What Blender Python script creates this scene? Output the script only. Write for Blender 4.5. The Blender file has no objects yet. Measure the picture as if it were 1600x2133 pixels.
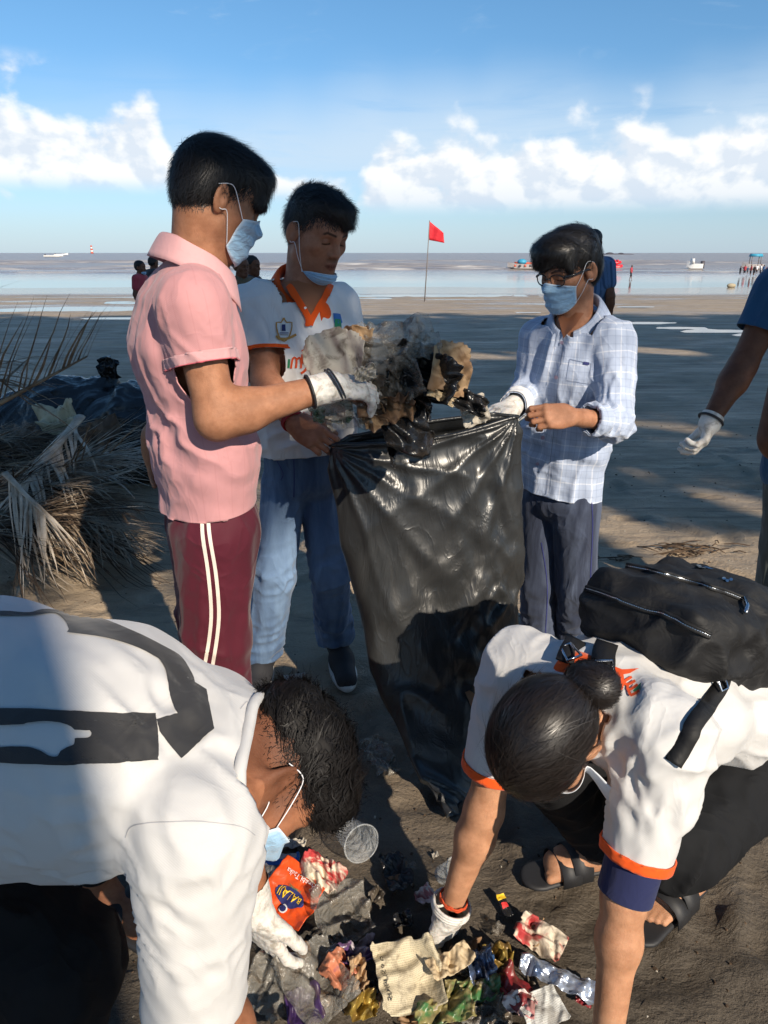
import bpy, bmesh, math, random
import numpy as np
from mathutils import Vector, Matrix
from mathutils.bvhtree import BVHTree

random.seed(7)
RNG = np.random.default_rng(11)
SC = bpy.context.scene
COL = SC.collection

# ------------------------------------------------------------------ camera
F = 1450.0                     # focal length in photo pixels (1600 wide)
H = 1.50                       # eye height of the photographer
PITCH = math.atan(540 / F)
CP, SP = math.cos(PITCH), math.sin(PITCH)
cam_data = bpy.data.cameras.new('camera')
cam_data.sensor_fit = 'HORIZONTAL'
cam_data.sensor_width = 36.0
cam_data.lens = 36.0 * F / 1600.0
cam_data.clip_start = 0.05
cam_data.clip_end = 30000
cam = bpy.data.objects.new('camera', cam_data)
COL.objects.link(cam)
cam.location = (0, 0, H)
cam.rotation_euler = (math.pi / 2 - PITCH, 0, 0)
SC.camera = cam

# ------------------------------------------------------------------ sun, sky, exposure
SUN_EL = math.radians(32)
SUN_AZ = math.radians(31)      # sun stands behind the camera, to its right
SUND = np.array([-math.sin(SUN_AZ) * math.cos(SUN_EL), math.cos(SUN_AZ) * math.cos(SUN_EL), -math.sin(SUN_EL)])
sun_data = bpy.data.lights.new('sun', 'SUN')
sun_data.energy = 4.6
sun_data.angle = math.radians(0.53)
sun_data.color = (1.0, 0.88, 0.72)
sun = bpy.data.objects.new('sun', sun_data)
COL.objects.link(sun)
sun.location = (8, -14, 12)
sun.rotation_euler = Vector(SUND).to_track_quat('-Z', 'Y').to_euler()

SC.view_settings.view_transform = 'Standard'
SC.view_settings.look = 'None'
SC.view_settings.gamma = 1.0
SC.view_settings.use_curve_mapping = False
SC.view_settings.exposure = 0.43
SC.render.engine = 'CYCLES'
SC.cycles.max_bounces = 5
SC.cycles.diffuse_bounces = 3
SC.cycles.glossy_bounces = 3
SC.cycles.transmission_bounces = 4
SC.cycles.use_adaptive_sampling = True
SC.cycles.adaptive_threshold = 0.02
SC.cycles.transparent_max_bounces = 12
SC.cycles.use_denoising = True
SC.cycles.caustics_reflective = False
SC.cycles.caustics_refractive = False


class NT:
    """small helper around a node tree"""
    def __init__(s, tree):
        s.t = tree
        s.t.nodes.clear()

    def n(s, typ, **kw):
        nd = s.t.nodes.new(typ)
        for k, v in kw.items():
            if k.startswith('i_'):
                key = k[2:]
                key = int(key) if key.isdigit() else key.replace('_', ' ')
                s.set(nd.inputs[key], v)
            else:
                setattr(nd, k, v)
        return nd

    def set(s, sock, v):
        if isinstance(v, bpy.types.NodeSocket):
            s.t.links.new(v, sock)
        elif isinstance(v, bpy.types.Node):
            s.t.links.new(v.outputs[0], sock)
        else:
            if sock.type == 'RGBA' and hasattr(v, '__len__') and len(v) == 3:
                v = (*v, 1.0)
            sock.default_value = v

    def m(s, op, a, b=0.0, c=0.0, clamp=False):
        nd = s.n('ShaderNodeMath', operation=op, use_clamp=clamp)
        for i, v in enumerate((a, b, c)):
            s.set(nd.inputs[i], v)
        return nd.outputs[0]

    def mix(s, f, a, b, mode='MIX'):
        nd = s.n('ShaderNodeMix', data_type='RGBA', blend_type=mode, clamp_factor=True)
        s.set(nd.inputs[0], f); s.set(nd.inputs[6], a); s.set(nd.inputs[7], b)
        return nd.outputs[2]

    def ramp(s, v, lo, hi, a=0.0, b=1.0, kind='SMOOTHSTEP'):
        nd = s.n('ShaderNodeMapRange', interpolation_type=kind)
        s.set(nd.inputs[0], v)
        for i, q in enumerate((lo, hi, a, b)):
            s.set(nd.inputs[i + 1], q)
        return nd.outputs[0]

    def noise(s, vec, scale, detail=4, rough=0.55, dist=0.0, out=0):
        nd = s.n('ShaderNodeTexNoise')
        if vec is not None:
            s.set(nd.inputs['Vector'], vec)
        nd.inputs['Scale'].default_value = scale
        nd.inputs['Detail'].default_value = detail
        nd.inputs['Roughness'].default_value = rough
        nd.inputs['Distortion'].default_value = dist
        return nd.outputs[out]

    def scale(s, vec, sc):
        nd = s.n('ShaderNodeVectorMath', operation='MULTIPLY')
        s.set(nd.inputs[0], vec); nd.inputs[1].default_value = sc
        return nd.outputs[0]

    def bump(s, h, strength=0.5, dist=0.01, normal=None):
        nd = s.n('ShaderNodeBump')
        s.set(nd.inputs['Height'], h)
        nd.inputs['Strength'].default_value = strength
        nd.inputs['Distance'].default_value = dist
        if normal is not None:
            s.set(nd.inputs['Normal'], normal)
        return nd.outputs[0]


def build_world():
    w = bpy.data.worlds.new('World')
    SC.world = w
    w.use_nodes = True
    t = NT(w.node_tree)
    tc = t.n('ShaderNodeTexCoord').outputs['Generated']
    sky = t.n('ShaderNodeTexSky', sky_type='NISHITA', sun_disc=False)
    sky.sun_elevation = SUN_EL
    sky.sun_rotation = math.pi - SUN_AZ      # clockwise from +Y seen from above
    sky.altitude = 0.0
    sky.air_density = 1.0
    sky.dust_density = 0.25
    sky.ozone_density = 3.0
    sep = t.n('ShaderNodeSeparateXYZ', i_0=tc)
    x, y, z = sep.outputs
    hor = t.m('SQRT', t.m('ADD', t.m('MULTIPLY', x, x), t.m('MULTIPLY', y, y)))
    el = t.m('DIVIDE', z, t.m('MAXIMUM', hor, 0.02))          # tan of elevation
    az = t.m('ARCTAN2', x, y)
    # the marine air near the horizon: paler, elsewhere a deeper blue
    up = t.ramp(el, 0.0, 0.32)
    tint = t.mix(up, (0.43, 0.51, 0.62, 1), (0.42, 0.60, 0.67, 1))
    base = t.mix(1.0, sky.outputs[0], tint, 'MULTIPLY')
    # cumulus banks: flat bases, billowing tops
    comb = t.n('ShaderNodeCombineXYZ', i_0=az, i_1=el, i_2=0.0).outputs[0]
    big = t.noise(t.scale(comb, (1.0, 0.3, 1)), 5.0, 2, 0.5)
    puff = t.noise(t.scale(comb, (1.0, 1.35, 1)), 15.0, 7, 0.50, 0.12)
    fine = t.noise(t.scale(comb, (1.0, 1.2, 1)), 60.0, 6, 0.6, 0.2)
    sh = t.n('ShaderNodeVectorMath', operation='ADD')
    t.set(sh.inputs[0], t.scale(comb, (1.0, 1.35, 1)))
    sh.inputs[1].default_value = (0.012, 0.014, 0)
    puff2 = t.noise(sh.outputs[0], 15.0, 7, 0.50, 0.12)

    def bank(a0, a1, soft, base_el, top_el, thr):
        inside = t.m('MULTIPLY', t.ramp(az, a0 - soft, a0 + soft), t.ramp(az, a1 - soft, a1 + soft, 1.0, 0.0))
        v = t.ramp(el, base_el, top_el, 0.0, 1.0, 'LINEAR')      # 0 at base, 1 at top
        foot = t.ramp(el, base_el - 0.012, base_el + 0.014)
        head = t.ramp(v, 0.25, 1.0, 0.0, 1.0)
        dens = t.m('SUBTRACT', t.m('ADD', puff, t.m('MULTIPLY', t.m('SUBTRACT', big, 0.5), 0.35)), t.m('MULTIPLY', head, 0.40))
        dens = t.m('SUBTRACT', dens, t.m('MULTIPLY', t.m('SUBTRACT', 1.0, inside), 0.5))
        return t.m('MULTIPLY', t.m('MULTIPLY', t.ramp(dens, thr - 0.02, thr + 0.19), foot), t.ramp(el, top_el, top_el + 0.03, 1.0, 0.0))
    m1 = bank(-0.62, -0.265, 0.03, 0.076, 0.190, 0.185)
    m2 = bank(-0.03, 0.66, 0.035, 0.054, 0.165, 0.150)
    m3 = bank(-0.19, -0.02, 0.04, 0.070, 0.110, 0.33)
    m4 = bank(0.95, 1.9, 0.1, 0.06, 0.17, 0.24)
    m5 = bank(-2.2, -0.9, 0.1, 0.06, 0.17, 0.26)
    m6 = bank(2.2, 3.1, 0.1, 0.06, 0.17, 0.26)
    mask = m1
    for q in (m2, m3, m4, m5, m6):
        mask = t.m('MAXIMUM', mask, q)
    # sunlit and self-shaded sides of the heaps
    relief = t.m('MULTIPLY', t.m('SUBTRACT', puff, puff2), 5.0)
    lum = t.m('ADD', t.m('ADD', 0.80, relief), t.m('MULTIPLY', t.m('SUBTRACT', fine, 0.5), 0.22), clamp=False)
    low = t.ramp(el, 0.05, 0.10, 0.80, 1.0)
    lum = t.m('MULTIPLY', t.m('MINIMUM', t.m('MAXIMUM', lum, 0.40), 1.0), low)
    cloud = t.mix(lum, (2.9, 3.5, 4.3, 1), (5.3, 5.3, 5.25, 1))
    # thin veils: a pale stratus sheet behind the heaps and wisps higher up
    veil_n = t.noise(t.scale(comb, (0.7, 6.0, 1)), 4.0, 6, 0.6, 0.4)
    veil = t.m('MULTIPLY', t.ramp(veil_n, 0.16, 0.52), t.m('MULTIPLY', t.ramp(el, 0.045, 0.12), t.ramp(t.m('ADD', el, t.m('MULTIPLY', t.m('SUBTRACT', big, 0.5), 0.10)), 0.115, 0.235, 1.0, 0.0)))
    veil = t.m('MULTIPLY', veil, t.ramp(az, -0.35, -0.15, 0.45, 0.85))
    wisp_n = t.noise(t.scale(comb, (1.2, 4.0, 1)), 5.5, 7, 0.62, 1.2)
    wisp = t.m('MULTIPLY', t.ramp(wisp_n, 0.56, 0.85), t.m('MULTIPLY', t.ramp(el, 0.17, 0.22), 0.30))
    col = t.mix(t.m('MAXIMUM', veil, wisp), base, (3.2, 3.95, 4.7, 1))
    haze = t.ramp(el, 0.0, 0.10, 0.55, 0.0)
    col = t.mix(t.m('MULTIPLY', mask, 0.92), col, cloud)
    col = t.mix(haze, col, (2.35, 3.15, 4.15, 1))
    bg = t.n('ShaderNodeBackground', i_Color=col, i_Strength=0.15)
    out = t.n('ShaderNodeOutputWorld', i_Surface=bg)
build_world()
SC.world.cycles.sampling_method = 'MANUAL'
SC.world.cycles.sample_map_resolution = 256


# ------------------------------------------------------------------ placing
def A3(*v):
    return np.array(v, dtype=float)

def P(px, py, Y):
    """the point of the place at distance Y in front of the photographer that the photo shows at (px, py)"""
    dx, dy = (px - 800) / F, (1066.5 - py) / F
    t = Y / (CP + dy * SP)
    return A3(dx * t, Y, H + (-SP + dy * CP) * t)

def beach_z(Y):
    return np.where(np.asarray(Y) > 3, -0.008 * (np.asarray(Y) - 3), 0.0)

def G(px, py):
    """where that line of sight meets the beach"""
    dx, dy = (px - 800) / F, (1066.5 - py) / F
    r = (SP - dy * CP) / (CP + dy * SP)
    Y = H / r
    if Y > 3:
        Y = (H - 0.024) / (r - 0.008)
    t = Y / (CP + dy * SP)
    return A3(dx * t, Y, float(beach_z(Y)))

def nrm(v):
    v = np.asarray(v, dtype=float)
    return v / (np.linalg.norm(v) + 1e-12)
# ------------------------------------------------------------------ objects
def tag(o, label=None, cat=None, group=None, kind=None):
    if label: o['label'] = label
    if cat: o['category'] = cat
    if group: o['group'] = group
    if kind: o['kind'] = kind
    return o

def mesh_obj(name, verts, faces, mat=None, parent=None, smooth=True, attrs=None):
    me = bpy.data.meshes.new(name)
    verts = np.asarray(verts, dtype=np.float32)
    if isinstance(faces, np.ndarray):
        nf, k = faces.shape
        me.vertices.add(len(verts)); me.vertices.foreach_set('co', verts.ravel())
        me.loops.add(nf * k); me.loops.foreach_set('vertex_index', faces.astype(np.int32).ravel())
        me.polygons.add(nf); me.polygons.foreach_set('loop_start', np.arange(0, nf * k, k, dtype=np.int32))
        me.update(calc_edges=True)
    else:
        me.from_pydata(verts.tolist(), [], faces)
    me.validate()
    if smooth:
        me.polygons.foreach_set('use_smooth', np.ones(len(me.polygons), dtype=bool))
    for k, v in (attrs or {}).items():
        v = np.asarray(v, dtype=np.float32)
        if v.ndim == 1:
            a = me.attributes.new(k, 'FLOAT', 'POINT'); a.data.foreach_set('value', v)
        else:
            a = me.attributes.new(k, 'FLOAT_COLOR', 'POINT')
            if v.shape[1] == 3: v = np.concatenate([v, np.ones((len(v), 1), np.float32)], 1)
            a.data.foreach_set('color', v.ravel())
    if mat: me.materials.append(mat)
    o = bpy.data.objects.new(name, me)
    COL.objects.link(o)
    if parent is not None: o.parent = parent
    return o

def thing(name, label, cat, group=None, loc=None):
    o = bpy.data.objects.new(name, None)
    o.empty_display_size = 0.1
    COL.objects.link(o)
    tag(o, label, cat, group)
    return o

def add_mod(o, typ, **kw):
    m = o.modifiers.new(typ.lower(), typ)
    for k, v in kw.items(): setattr(m, k, v)
    return m

class MB:
    """collects simple shapes into one mesh"""
    def __init__(s): s.v = []; s.f = []
    def add(s, v, f):
        b = len(s.v); s.v += [tuple(map(float, q)) for q in v]; s.f += [tuple(int(i) + b for i in q) for q in f]
        return s
    def box(s, c, size, R=None, taper=1.0):
        c = np.asarray(c, float); hx, hy, hz = np.asarray(size, float) / 2
        vs = []
        for z in (-1, 1):
            k = taper if z > 0 else 1.0
            for x, y in ((-1, -1), (1, -1), (1, 1), (-1, 1)):
                q = A3(x * hx * k, y * hy * k, z * hz)
                vs.append(c + (R @ q if R is not None else q))
        return s.add(vs, [(3, 2, 1, 0), (4, 5, 6, 7), (0, 1, 5, 4), (1, 2, 6, 5), (2, 3, 7, 6), (3, 0, 4, 7)])
    def tube(s, pts, rad, n=8, cap=True, up=(0, 0, 1), flat=1.0):
        pts = [np.asarray(p, float) for p in pts]
        if np.isscalar(rad): rad = [rad] * len(pts)
        V = []; Fc = []
        u = None
        for i, p in enumerate(pts):
            t = nrm(pts[min(i + 1, len(pts) - 1)] - pts[max(i - 1, 0)])
            if u is None:
                u = np.cross(t, np.asarray(up, float))
                if np.linalg.norm(u) < 1e-3: u = np.cross(t, A3(1, 0, 0))
            u = nrm(u - t * np.dot(u, t)); w = np.cross(t, u)
            for k in range(n):
                a = 2 * math.pi * k / n
                V.append(p + rad[i] * (math.cos(a) * u + flat * math.sin(a) * w))
        for i in range(len(pts) - 1):
            for k in range(n):
                Fc.append((i * n + k, i * n + (k + 1) % n, (i + 1) * n + (k + 1) % n, (i + 1) * n + k))
        if cap:
            Fc.append(tuple(range(n - 1, -1, -1)))
            Fc.append(tuple((len(pts) - 1) * n + k for k in range(n)))
        return s.add(V, Fc)
    def obj(s, name, mat, parent=None, smooth=True):
        return mesh_obj(name, np.array(s.v), s.f, mat, parent, smooth)

def hexc(r, g, b):
    """display colour 0-255 to linear"""
    f = lambda c: (c / 255) / 12.92 if c <= 10 else ((c / 255 + 0.055) / 1.055) ** 2.4
    return (f(r), f(g), f(b), 1.0)

# ------------------------------------------------------------------ noise (numpy)
def _hash(i, j, k, seed):
    n = (i * 374761393 + j * 668265263 + k * 2147483647 + seed * 974634777) & 0xFFFFFFFF
    n = ((n ^ (n >> 13)) * 1274126177) & 0xFFFFFFFF
    n = ((n ^ (n >> 15)) * 2246822519) & 0xFFFFFFFF
    return ((n ^ (n >> 16)) & 0xFFFFFF) / float(0xFFFFFF)

def vnoise(p, seed=0):
    p = np.asarray(p, dtype=float)
    i = np.floor(p).astype(np.int64); f = p - i
    f = f * f * f * (f * (f * 6 - 15) + 10)
    r = 0
    for dx in (0, 1):
        wx = f[..., 0] if dx else 1 - f[..., 0]
        for dy in (0, 1):
            wy = f[..., 1] if dy else 1 - f[..., 1]
            for dz in (0, 1):
                wz = f[..., 2] if dz else 1 - f[..., 2]
                r = r + wx * wy * wz * _hash(i[..., 0] + dx, i[..., 1] + dy, i[..., 2] + dz, seed)
    return r

def fbm(p, oct=4, seed=0, gain=0.5):
    p = np.asarray(p, float); s = 0; a = 1; t = 0
    for o in range(oct):
        s = s + a * vnoise(p * 2 ** o + 17.3 * o, seed + o); t += a; a *= gain
    return s / t

def ridge(p, axis, across, along, seed=0):
    """long soft folds running along axis"""
    p = np.asarray(p, float); ax = nrm(axis)
    a = p @ ax
    q = (p - a[:, None] * ax) / across + (a / along)[:, None] * ax
    q = q + 0.35 * (fbm(p / (across * 2.2), 2, seed + 5)[:, None] - 0.5)
    n = vnoise(q, seed)
    return 1 - np.abs(2 * n - 1) * 1.6

# ------------------------------------------------------------------ signed distance modelling
def _dot(v, a): return v[0] * a[0] + v[1] * a[1] + v[2] * a[2]

class Sdf:
    def __init__(s): s.ops = []
    def cone(s, a, b, ra, rb, k=0.02, side=None, asp=1.0, op='u'):
        a = np.asarray(a, float); b = np.asarray(b, float)
        R = max(ra, rb) * max(asp, 1.0)
        lo = np.minimum(a, b) - R; hi = np.maximum(a, b) + R
        sd = nrm(side) if side is not None else None
        inv = 1.0 / asp
        def fn(X, Y, Z):
            px, py, pz = X - a[0], Y - a[1], Z - a[2]
            d = b - a
            if sd is not None and asp != 1.0:
                q = (px * sd[0] + py * sd[1] + pz * sd[2]) * (1 - inv)
                px, py, pz = px - q * sd[0], py - q * sd[1], pz - q * sd[2]
                d = d - (1 - inv) * np.dot(d, sd) * sd
            L = float(np.dot(d, d)) + 1e-12
            t = np.clip((px * d[0] + py * d[1] + pz * d[2]) / L, 0, 1)
            qx, qy, qz = px - t * d[0], py - t * d[1], pz - t * d[2]
            return np.sqrt(qx * qx + qy * qy + qz * qz) - (ra + (rb - ra) * t)
        s.ops.append((fn, lo, hi, k, op)); return s
    def chain(s, pts, rad, k=0.02, side=None, asp=1.0):
        if np.isscalar(asp): asp = [asp] * len(pts)
        for i in range(len(pts) - 1):
            s.cone(pts[i], pts[i + 1], rad[i], rad[i + 1], k, side, (asp[i] + asp[i + 1]) / 2)
        return s
    def ell(s, c, r, R=None, k=0.02, op='u'):
        c = np.asarray(c, float); r = np.asarray(r, float); R = np.eye(3) if R is None else R
        ext = np.sqrt(((R * r[None, :]) ** 2).sum(1))
        lo, hi = c - ext, c + ext
        def fn(X, Y, Z):
            px, py, pz = X - c[0], Y - c[1], Z - c[2]
            k0 = 0; k1 = 0
            for i in range(3):
                u = px * R[0, i] + py * R[1, i] + pz * R[2, i]
                k0 = k0 + (u / r[i]) ** 2; k1 = k1 + (u / r[i] ** 2) ** 2
            k0 = np.sqrt(k0); k1 = np.sqrt(k1) + 1e-9
            return k0 * (k0 - 1.0) / k1
        s.ops.append((fn, lo, hi, k, op)); return s
    def box(s, c, half, R=None, rad=0.01, k=0.01, op='u'):
        c = np.asarray(c, float); hf = np.asarray(half, float); R = np.eye(3) if R is None else R
        ext = np.abs(R) @ hf
        lo, hi = c - ext, c + ext
        def fn(X, Y, Z):
            px, py, pz = X - c[0], Y - c[1], Z - c[2]
            o = 0; ins = -1e9
            for i in range(3):
                u = np.abs(px * R[0, i] + py * R[1, i] + pz * R[2, i]) - (hf[i] - rad)
                o = o + np.maximum(u, 0) ** 2; ins = np.maximum(ins, u)
            return np.sqrt(o) + np.minimum(ins, 0) - rad
        s.ops.append((fn, lo, hi, k, op)); return s
    def grow(s, e):
        """same shape, skin moved out by e"""
        n = Sdf()
        for fn, lo, hi, k, op in s.ops:
            ee = e if op == 'u' else -e
            n.ops.append(((lambda X, Y, Z, f=fn, e2=ee: f(X, Y, Z) - e2), lo - e, hi + e, k, op))
        return n
    @staticmethod
    def _comb(D, d, k, op):
        if op == 'u':
            if k <= 0: return np.minimum(D, d)
            hh = np.maximum(k - np.abs(D - d), 0) / k
            return np.minimum(D, d) - hh * hh * k * 0.25
        d = -d
        if k <= 0: return np.maximum(D, d)
        hh = np.maximum(k - np.abs(D - d), 0) / k
        return np.maximum(D, d) + hh * hh * k * 0.25
    def at(s, p):
        p = np.asarray(p, float)
        D = np.full(len(p), 1.0)
        for fn, lo, hi, k, op in s.ops:
            D = s._comb(D, fn(p[:, 0], p[:, 1], p[:, 2]), k, op)
        return D
    def grad(s, p, e=0.002):
        g = np.stack([s.at(p + A3(*(e if i == j else 0 for j in range(3)))) - s.at(p - A3(*(e if i == j else 0 for j in range(3)))) for i in range(3)], 1)
        return g / (np.linalg.norm(g, axis=1, keepdims=True) + 1e-9)
    def bounds(s, m=0.02):
        lo = np.min([o[1] for o in s.ops if o[4] == 'u'], 0) - m
        hi = np.max([o[2] for o in s.ops if o[4] == 'u'], 0) + m
        return lo, hi
    def mesh(s, h, lo=None, hi=None, post=None):
        if lo is None:
            lo, hi = s.bounds(3 * h)
        lo = np.asarray(lo, float); hi = np.asarray(hi, float)
        n = np.maximum(np.ceil((hi - lo) / h).astype(int) + 1, 2)
        ax = [(lo[i] + h * np.arange(n[i])).astype(np.float32) for i in range(3)]
        D = np.full(n, 0.25, np.float32)
        for fn, l, u, k, op in s.ops:
            mg = k + 3 * h + 0.012
            sl = []
            for i in range(3):
                a = int(np.clip(np.floor((l[i] - mg - lo[i]) / h), 0, n[i])); b = int(np.clip(np.ceil((u[i] + mg - lo[i]) / h) + 1, 0, n[i]))
                sl.append(slice(a, b))
            if any(q.stop <= q.start for q in sl): continue
            X = ax[0][sl[0]][:, None, None]; Y = ax[1][sl[1]][None, :, None]; Z = ax[2][sl[2]][None, None, :]
            sub = tuple(sl)
            D[sub] = s._comb(D[sub], fn(X, Y, Z).astype(np.float32), k, op)
        return surfnet(D, lo, h)

def surfnet(D, lo, h):
    neg = D < 0
    c = np.zeros(np.array(D.shape) - 1, np.uint8)
    nx, ny, nz = c.shape
    for i in (0, 1):
        for j in (0, 1):
            for k in (0, 1):
                c += neg[i:i + nx, j:j + ny, k:k + nz]
    act = np.argwhere((c > 0) & (c < 8))
    if len(act) == 0: return np.zeros((0, 3)), np.zeros((0, 4), int)
    idx = np.full(c.shape, -1, np.int64)
    idx[act[:, 0], act[:, 1], act[:, 2]] = np.arange(len(act))
    cv = {}
    for i in (0, 1):
        for j in (0, 1):
            for k in (0, 1):
                cv[(i, j, k)] = D[act[:, 0] + i, act[:, 1] + j, act[:, 2] + k].astype(float)
    pos = np.zeros((len(act), 3)); cnt = np.zeros(len(act))
    corners = list(cv.keys())
    for a in corners:
        for b in corners:
            if sum(b) - sum(a) == 1 and all(q - p >= 0 for p, q in zip(a, b)):
                da, db = cv[a], cv[b]
                m = (da < 0) != (db < 0)
                t = np.where(m, da / np.where(m, da - db, 1), 0)
                pt = np.array(a)[None, :] + t[:, None] * (np.array(b) - np.array(a))[None, :]
                pos[m] += pt[m]; cnt[m] += 1
    V = lo + h * (act + pos / cnt[:, None])
    Fs = []
    for axis in range(3):
        s0 = [slice(None)] * 3; s1 = [slice(None)] * 3
        s0[axis] = slice(0, -1); s1[axis] = slice(1, None)
        cr = np.argwhere(neg[tuple(s0)] != neg[tuple(s1)])
        u, v = (axis + 1) % 3, (axis + 2) % 3
        ok = (cr[:, u] > 0) & (cr[:, v] > 0) & (cr[:, u] < D.shape[u] - 1) & (cr[:, v] < D.shape[v] - 1)
        cr = cr[ok]
        if len(cr) == 0: continue
        q = []
        for du, dv in ((-1, -1), (0, -1), (0, 0), (-1, 0)):
            cc = cr.copy(); cc[:, u] += du; cc[:, v] += dv
            q.append(idx[cc[:, 0], cc[:, 1], cc[:, 2]])
        q = np.stack(q, 1)
        fl = neg[cr[:, 0], cr[:, 1], cr[:, 2]]
        q = np.where(fl[:, None], q, q[:, ::-1])
        Fs.append(q[(q >= 0).all(1)])
    return V, np.concatenate(Fs)

def join(*parts):
    V = []; Fq = []; b = 0
    for v, f in parts:
        V.append(v); Fq.append(np.asarray(f) + b); b += len(v)
    return np.concatenate(V), np.concatenate(Fq)

def normals(V, Fq):
    a = V[Fq[:, 2]] - V[Fq[:, 0]]; b = V[Fq[:, 3 if Fq.shape[1] == 4 else 1]] - V[Fq[:, 1 if Fq.shape[1] == 4 else 0]]
    n = np.cross(a, b)
    N = np.zeros_like(V)
    for i in range(Fq.shape[1]):
        np.add.at(N, Fq[:, i], n)
    return N / (np.linalg.norm(N, axis=1, keepdims=True) + 1e-12)

def relax(V, Fq, it=1, lam=0.5):
    for _ in range(it):
        S = np.zeros_like(V); c = np.zeros(len(V))
        for i in range(4):
            for j in ((i + 1) % 4, (i + 3) % 4):
                np.add.at(S, Fq[:, i], V[Fq[:, j]]); np.add.at(c, Fq[:, i], 1)
        ok = c > 0
        V = V.copy(); V[ok] = V[ok] * (1 - lam) + lam * S[ok] / c[ok, None]
    return V

def keep_faces(V, Fq, mask, *att):
    """drop faces where mask is false; returns compacted arrays"""
    Fk = Fq[mask]
    used = np.unique(Fk)
    re = np.full(len(V), -1); re[used] = np.arange(len(used))
    return (V[used], re[Fk], used) if not att else (V[used], re[Fk], used, *[a[used] for a in att])

def cut_mesh(V, Fq, p, n, region=None):
    """trim everything on the +n side of plane (p, n) (inside region) with a clean edge: vertices of crossing faces snap to the plane"""
    n = nrm(n); d = (V - p) @ n
    reg = np.ones(len(V), bool) if region is None else region
    fd = d[Fq]; fr = reg[Fq].all(1)
    drop = fr & (fd > 0).all(1)
    Fq = Fq[~drop]
    fd = d[Fq]; fr = reg[Fq].all(1)
    crossing = fr & (fd > 0).any(1)
    ids = np.unique(Fq[crossing])
    ids = ids[d[ids] > 0]
    V = V.copy(); V[ids] -= d[ids][:, None] * n
    return V, Fq

def frame(fwd, up):
    """columns: right, forward, up"""
    f = nrm(fwd); r = nrm(np.cross(f, up)); u = np.cross(r, f)
    return np.stack([r, f, u], 1)
# ------------------------------------------------------------------ materials
MATS = {}
def pbr(name, color=(0.5, 0.5, 0.5), rough=0.6, build=None, spec=0.5, metal=0.0, sheen=0.0, coat=0.0, trans=0.0, alpha=1.0, sss=0.0):
    m = bpy.data.materials.new(name)
    m.use_nodes = True
    t = NT(m.node_tree)
    b = t.n('ShaderNodeBsdfPrincipled')
    out = t.n('ShaderNodeOutputMaterial', i_Surface=b.outputs[0])
    t.set(b.inputs['Base Color'], color)
    b.inputs['Roughness'].default_value = rough
    b.inputs['Specular IOR Level'].default_value = spec
    b.inputs['Metallic'].default_value = metal
    b.inputs['Sheen Weight'].default_value = sheen
    b.inputs['Coat Weight'].default_value = coat
    b.inputs['Transmission Weight'].default_value = trans
    b.inputs['Alpha'].default_value = alpha
    if sss:
        b.inputs['Subsurface Weight'].default_value = sss
        b.inputs['Subsurface Radius'].default_value = (0.012, 0.005, 0.003)
        b.inputs['Subsurface Scale'].default_value = 0.5
    if build: build(t, b)
    MATS[name] = m
    return m

def objco(t): return t.n('ShaderNodeTexCoord').outputs['Object']
def attr(t, name, out='Fac'): return t.n('ShaderNodeAttribute', attribute_name=name).outputs[out]

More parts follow.
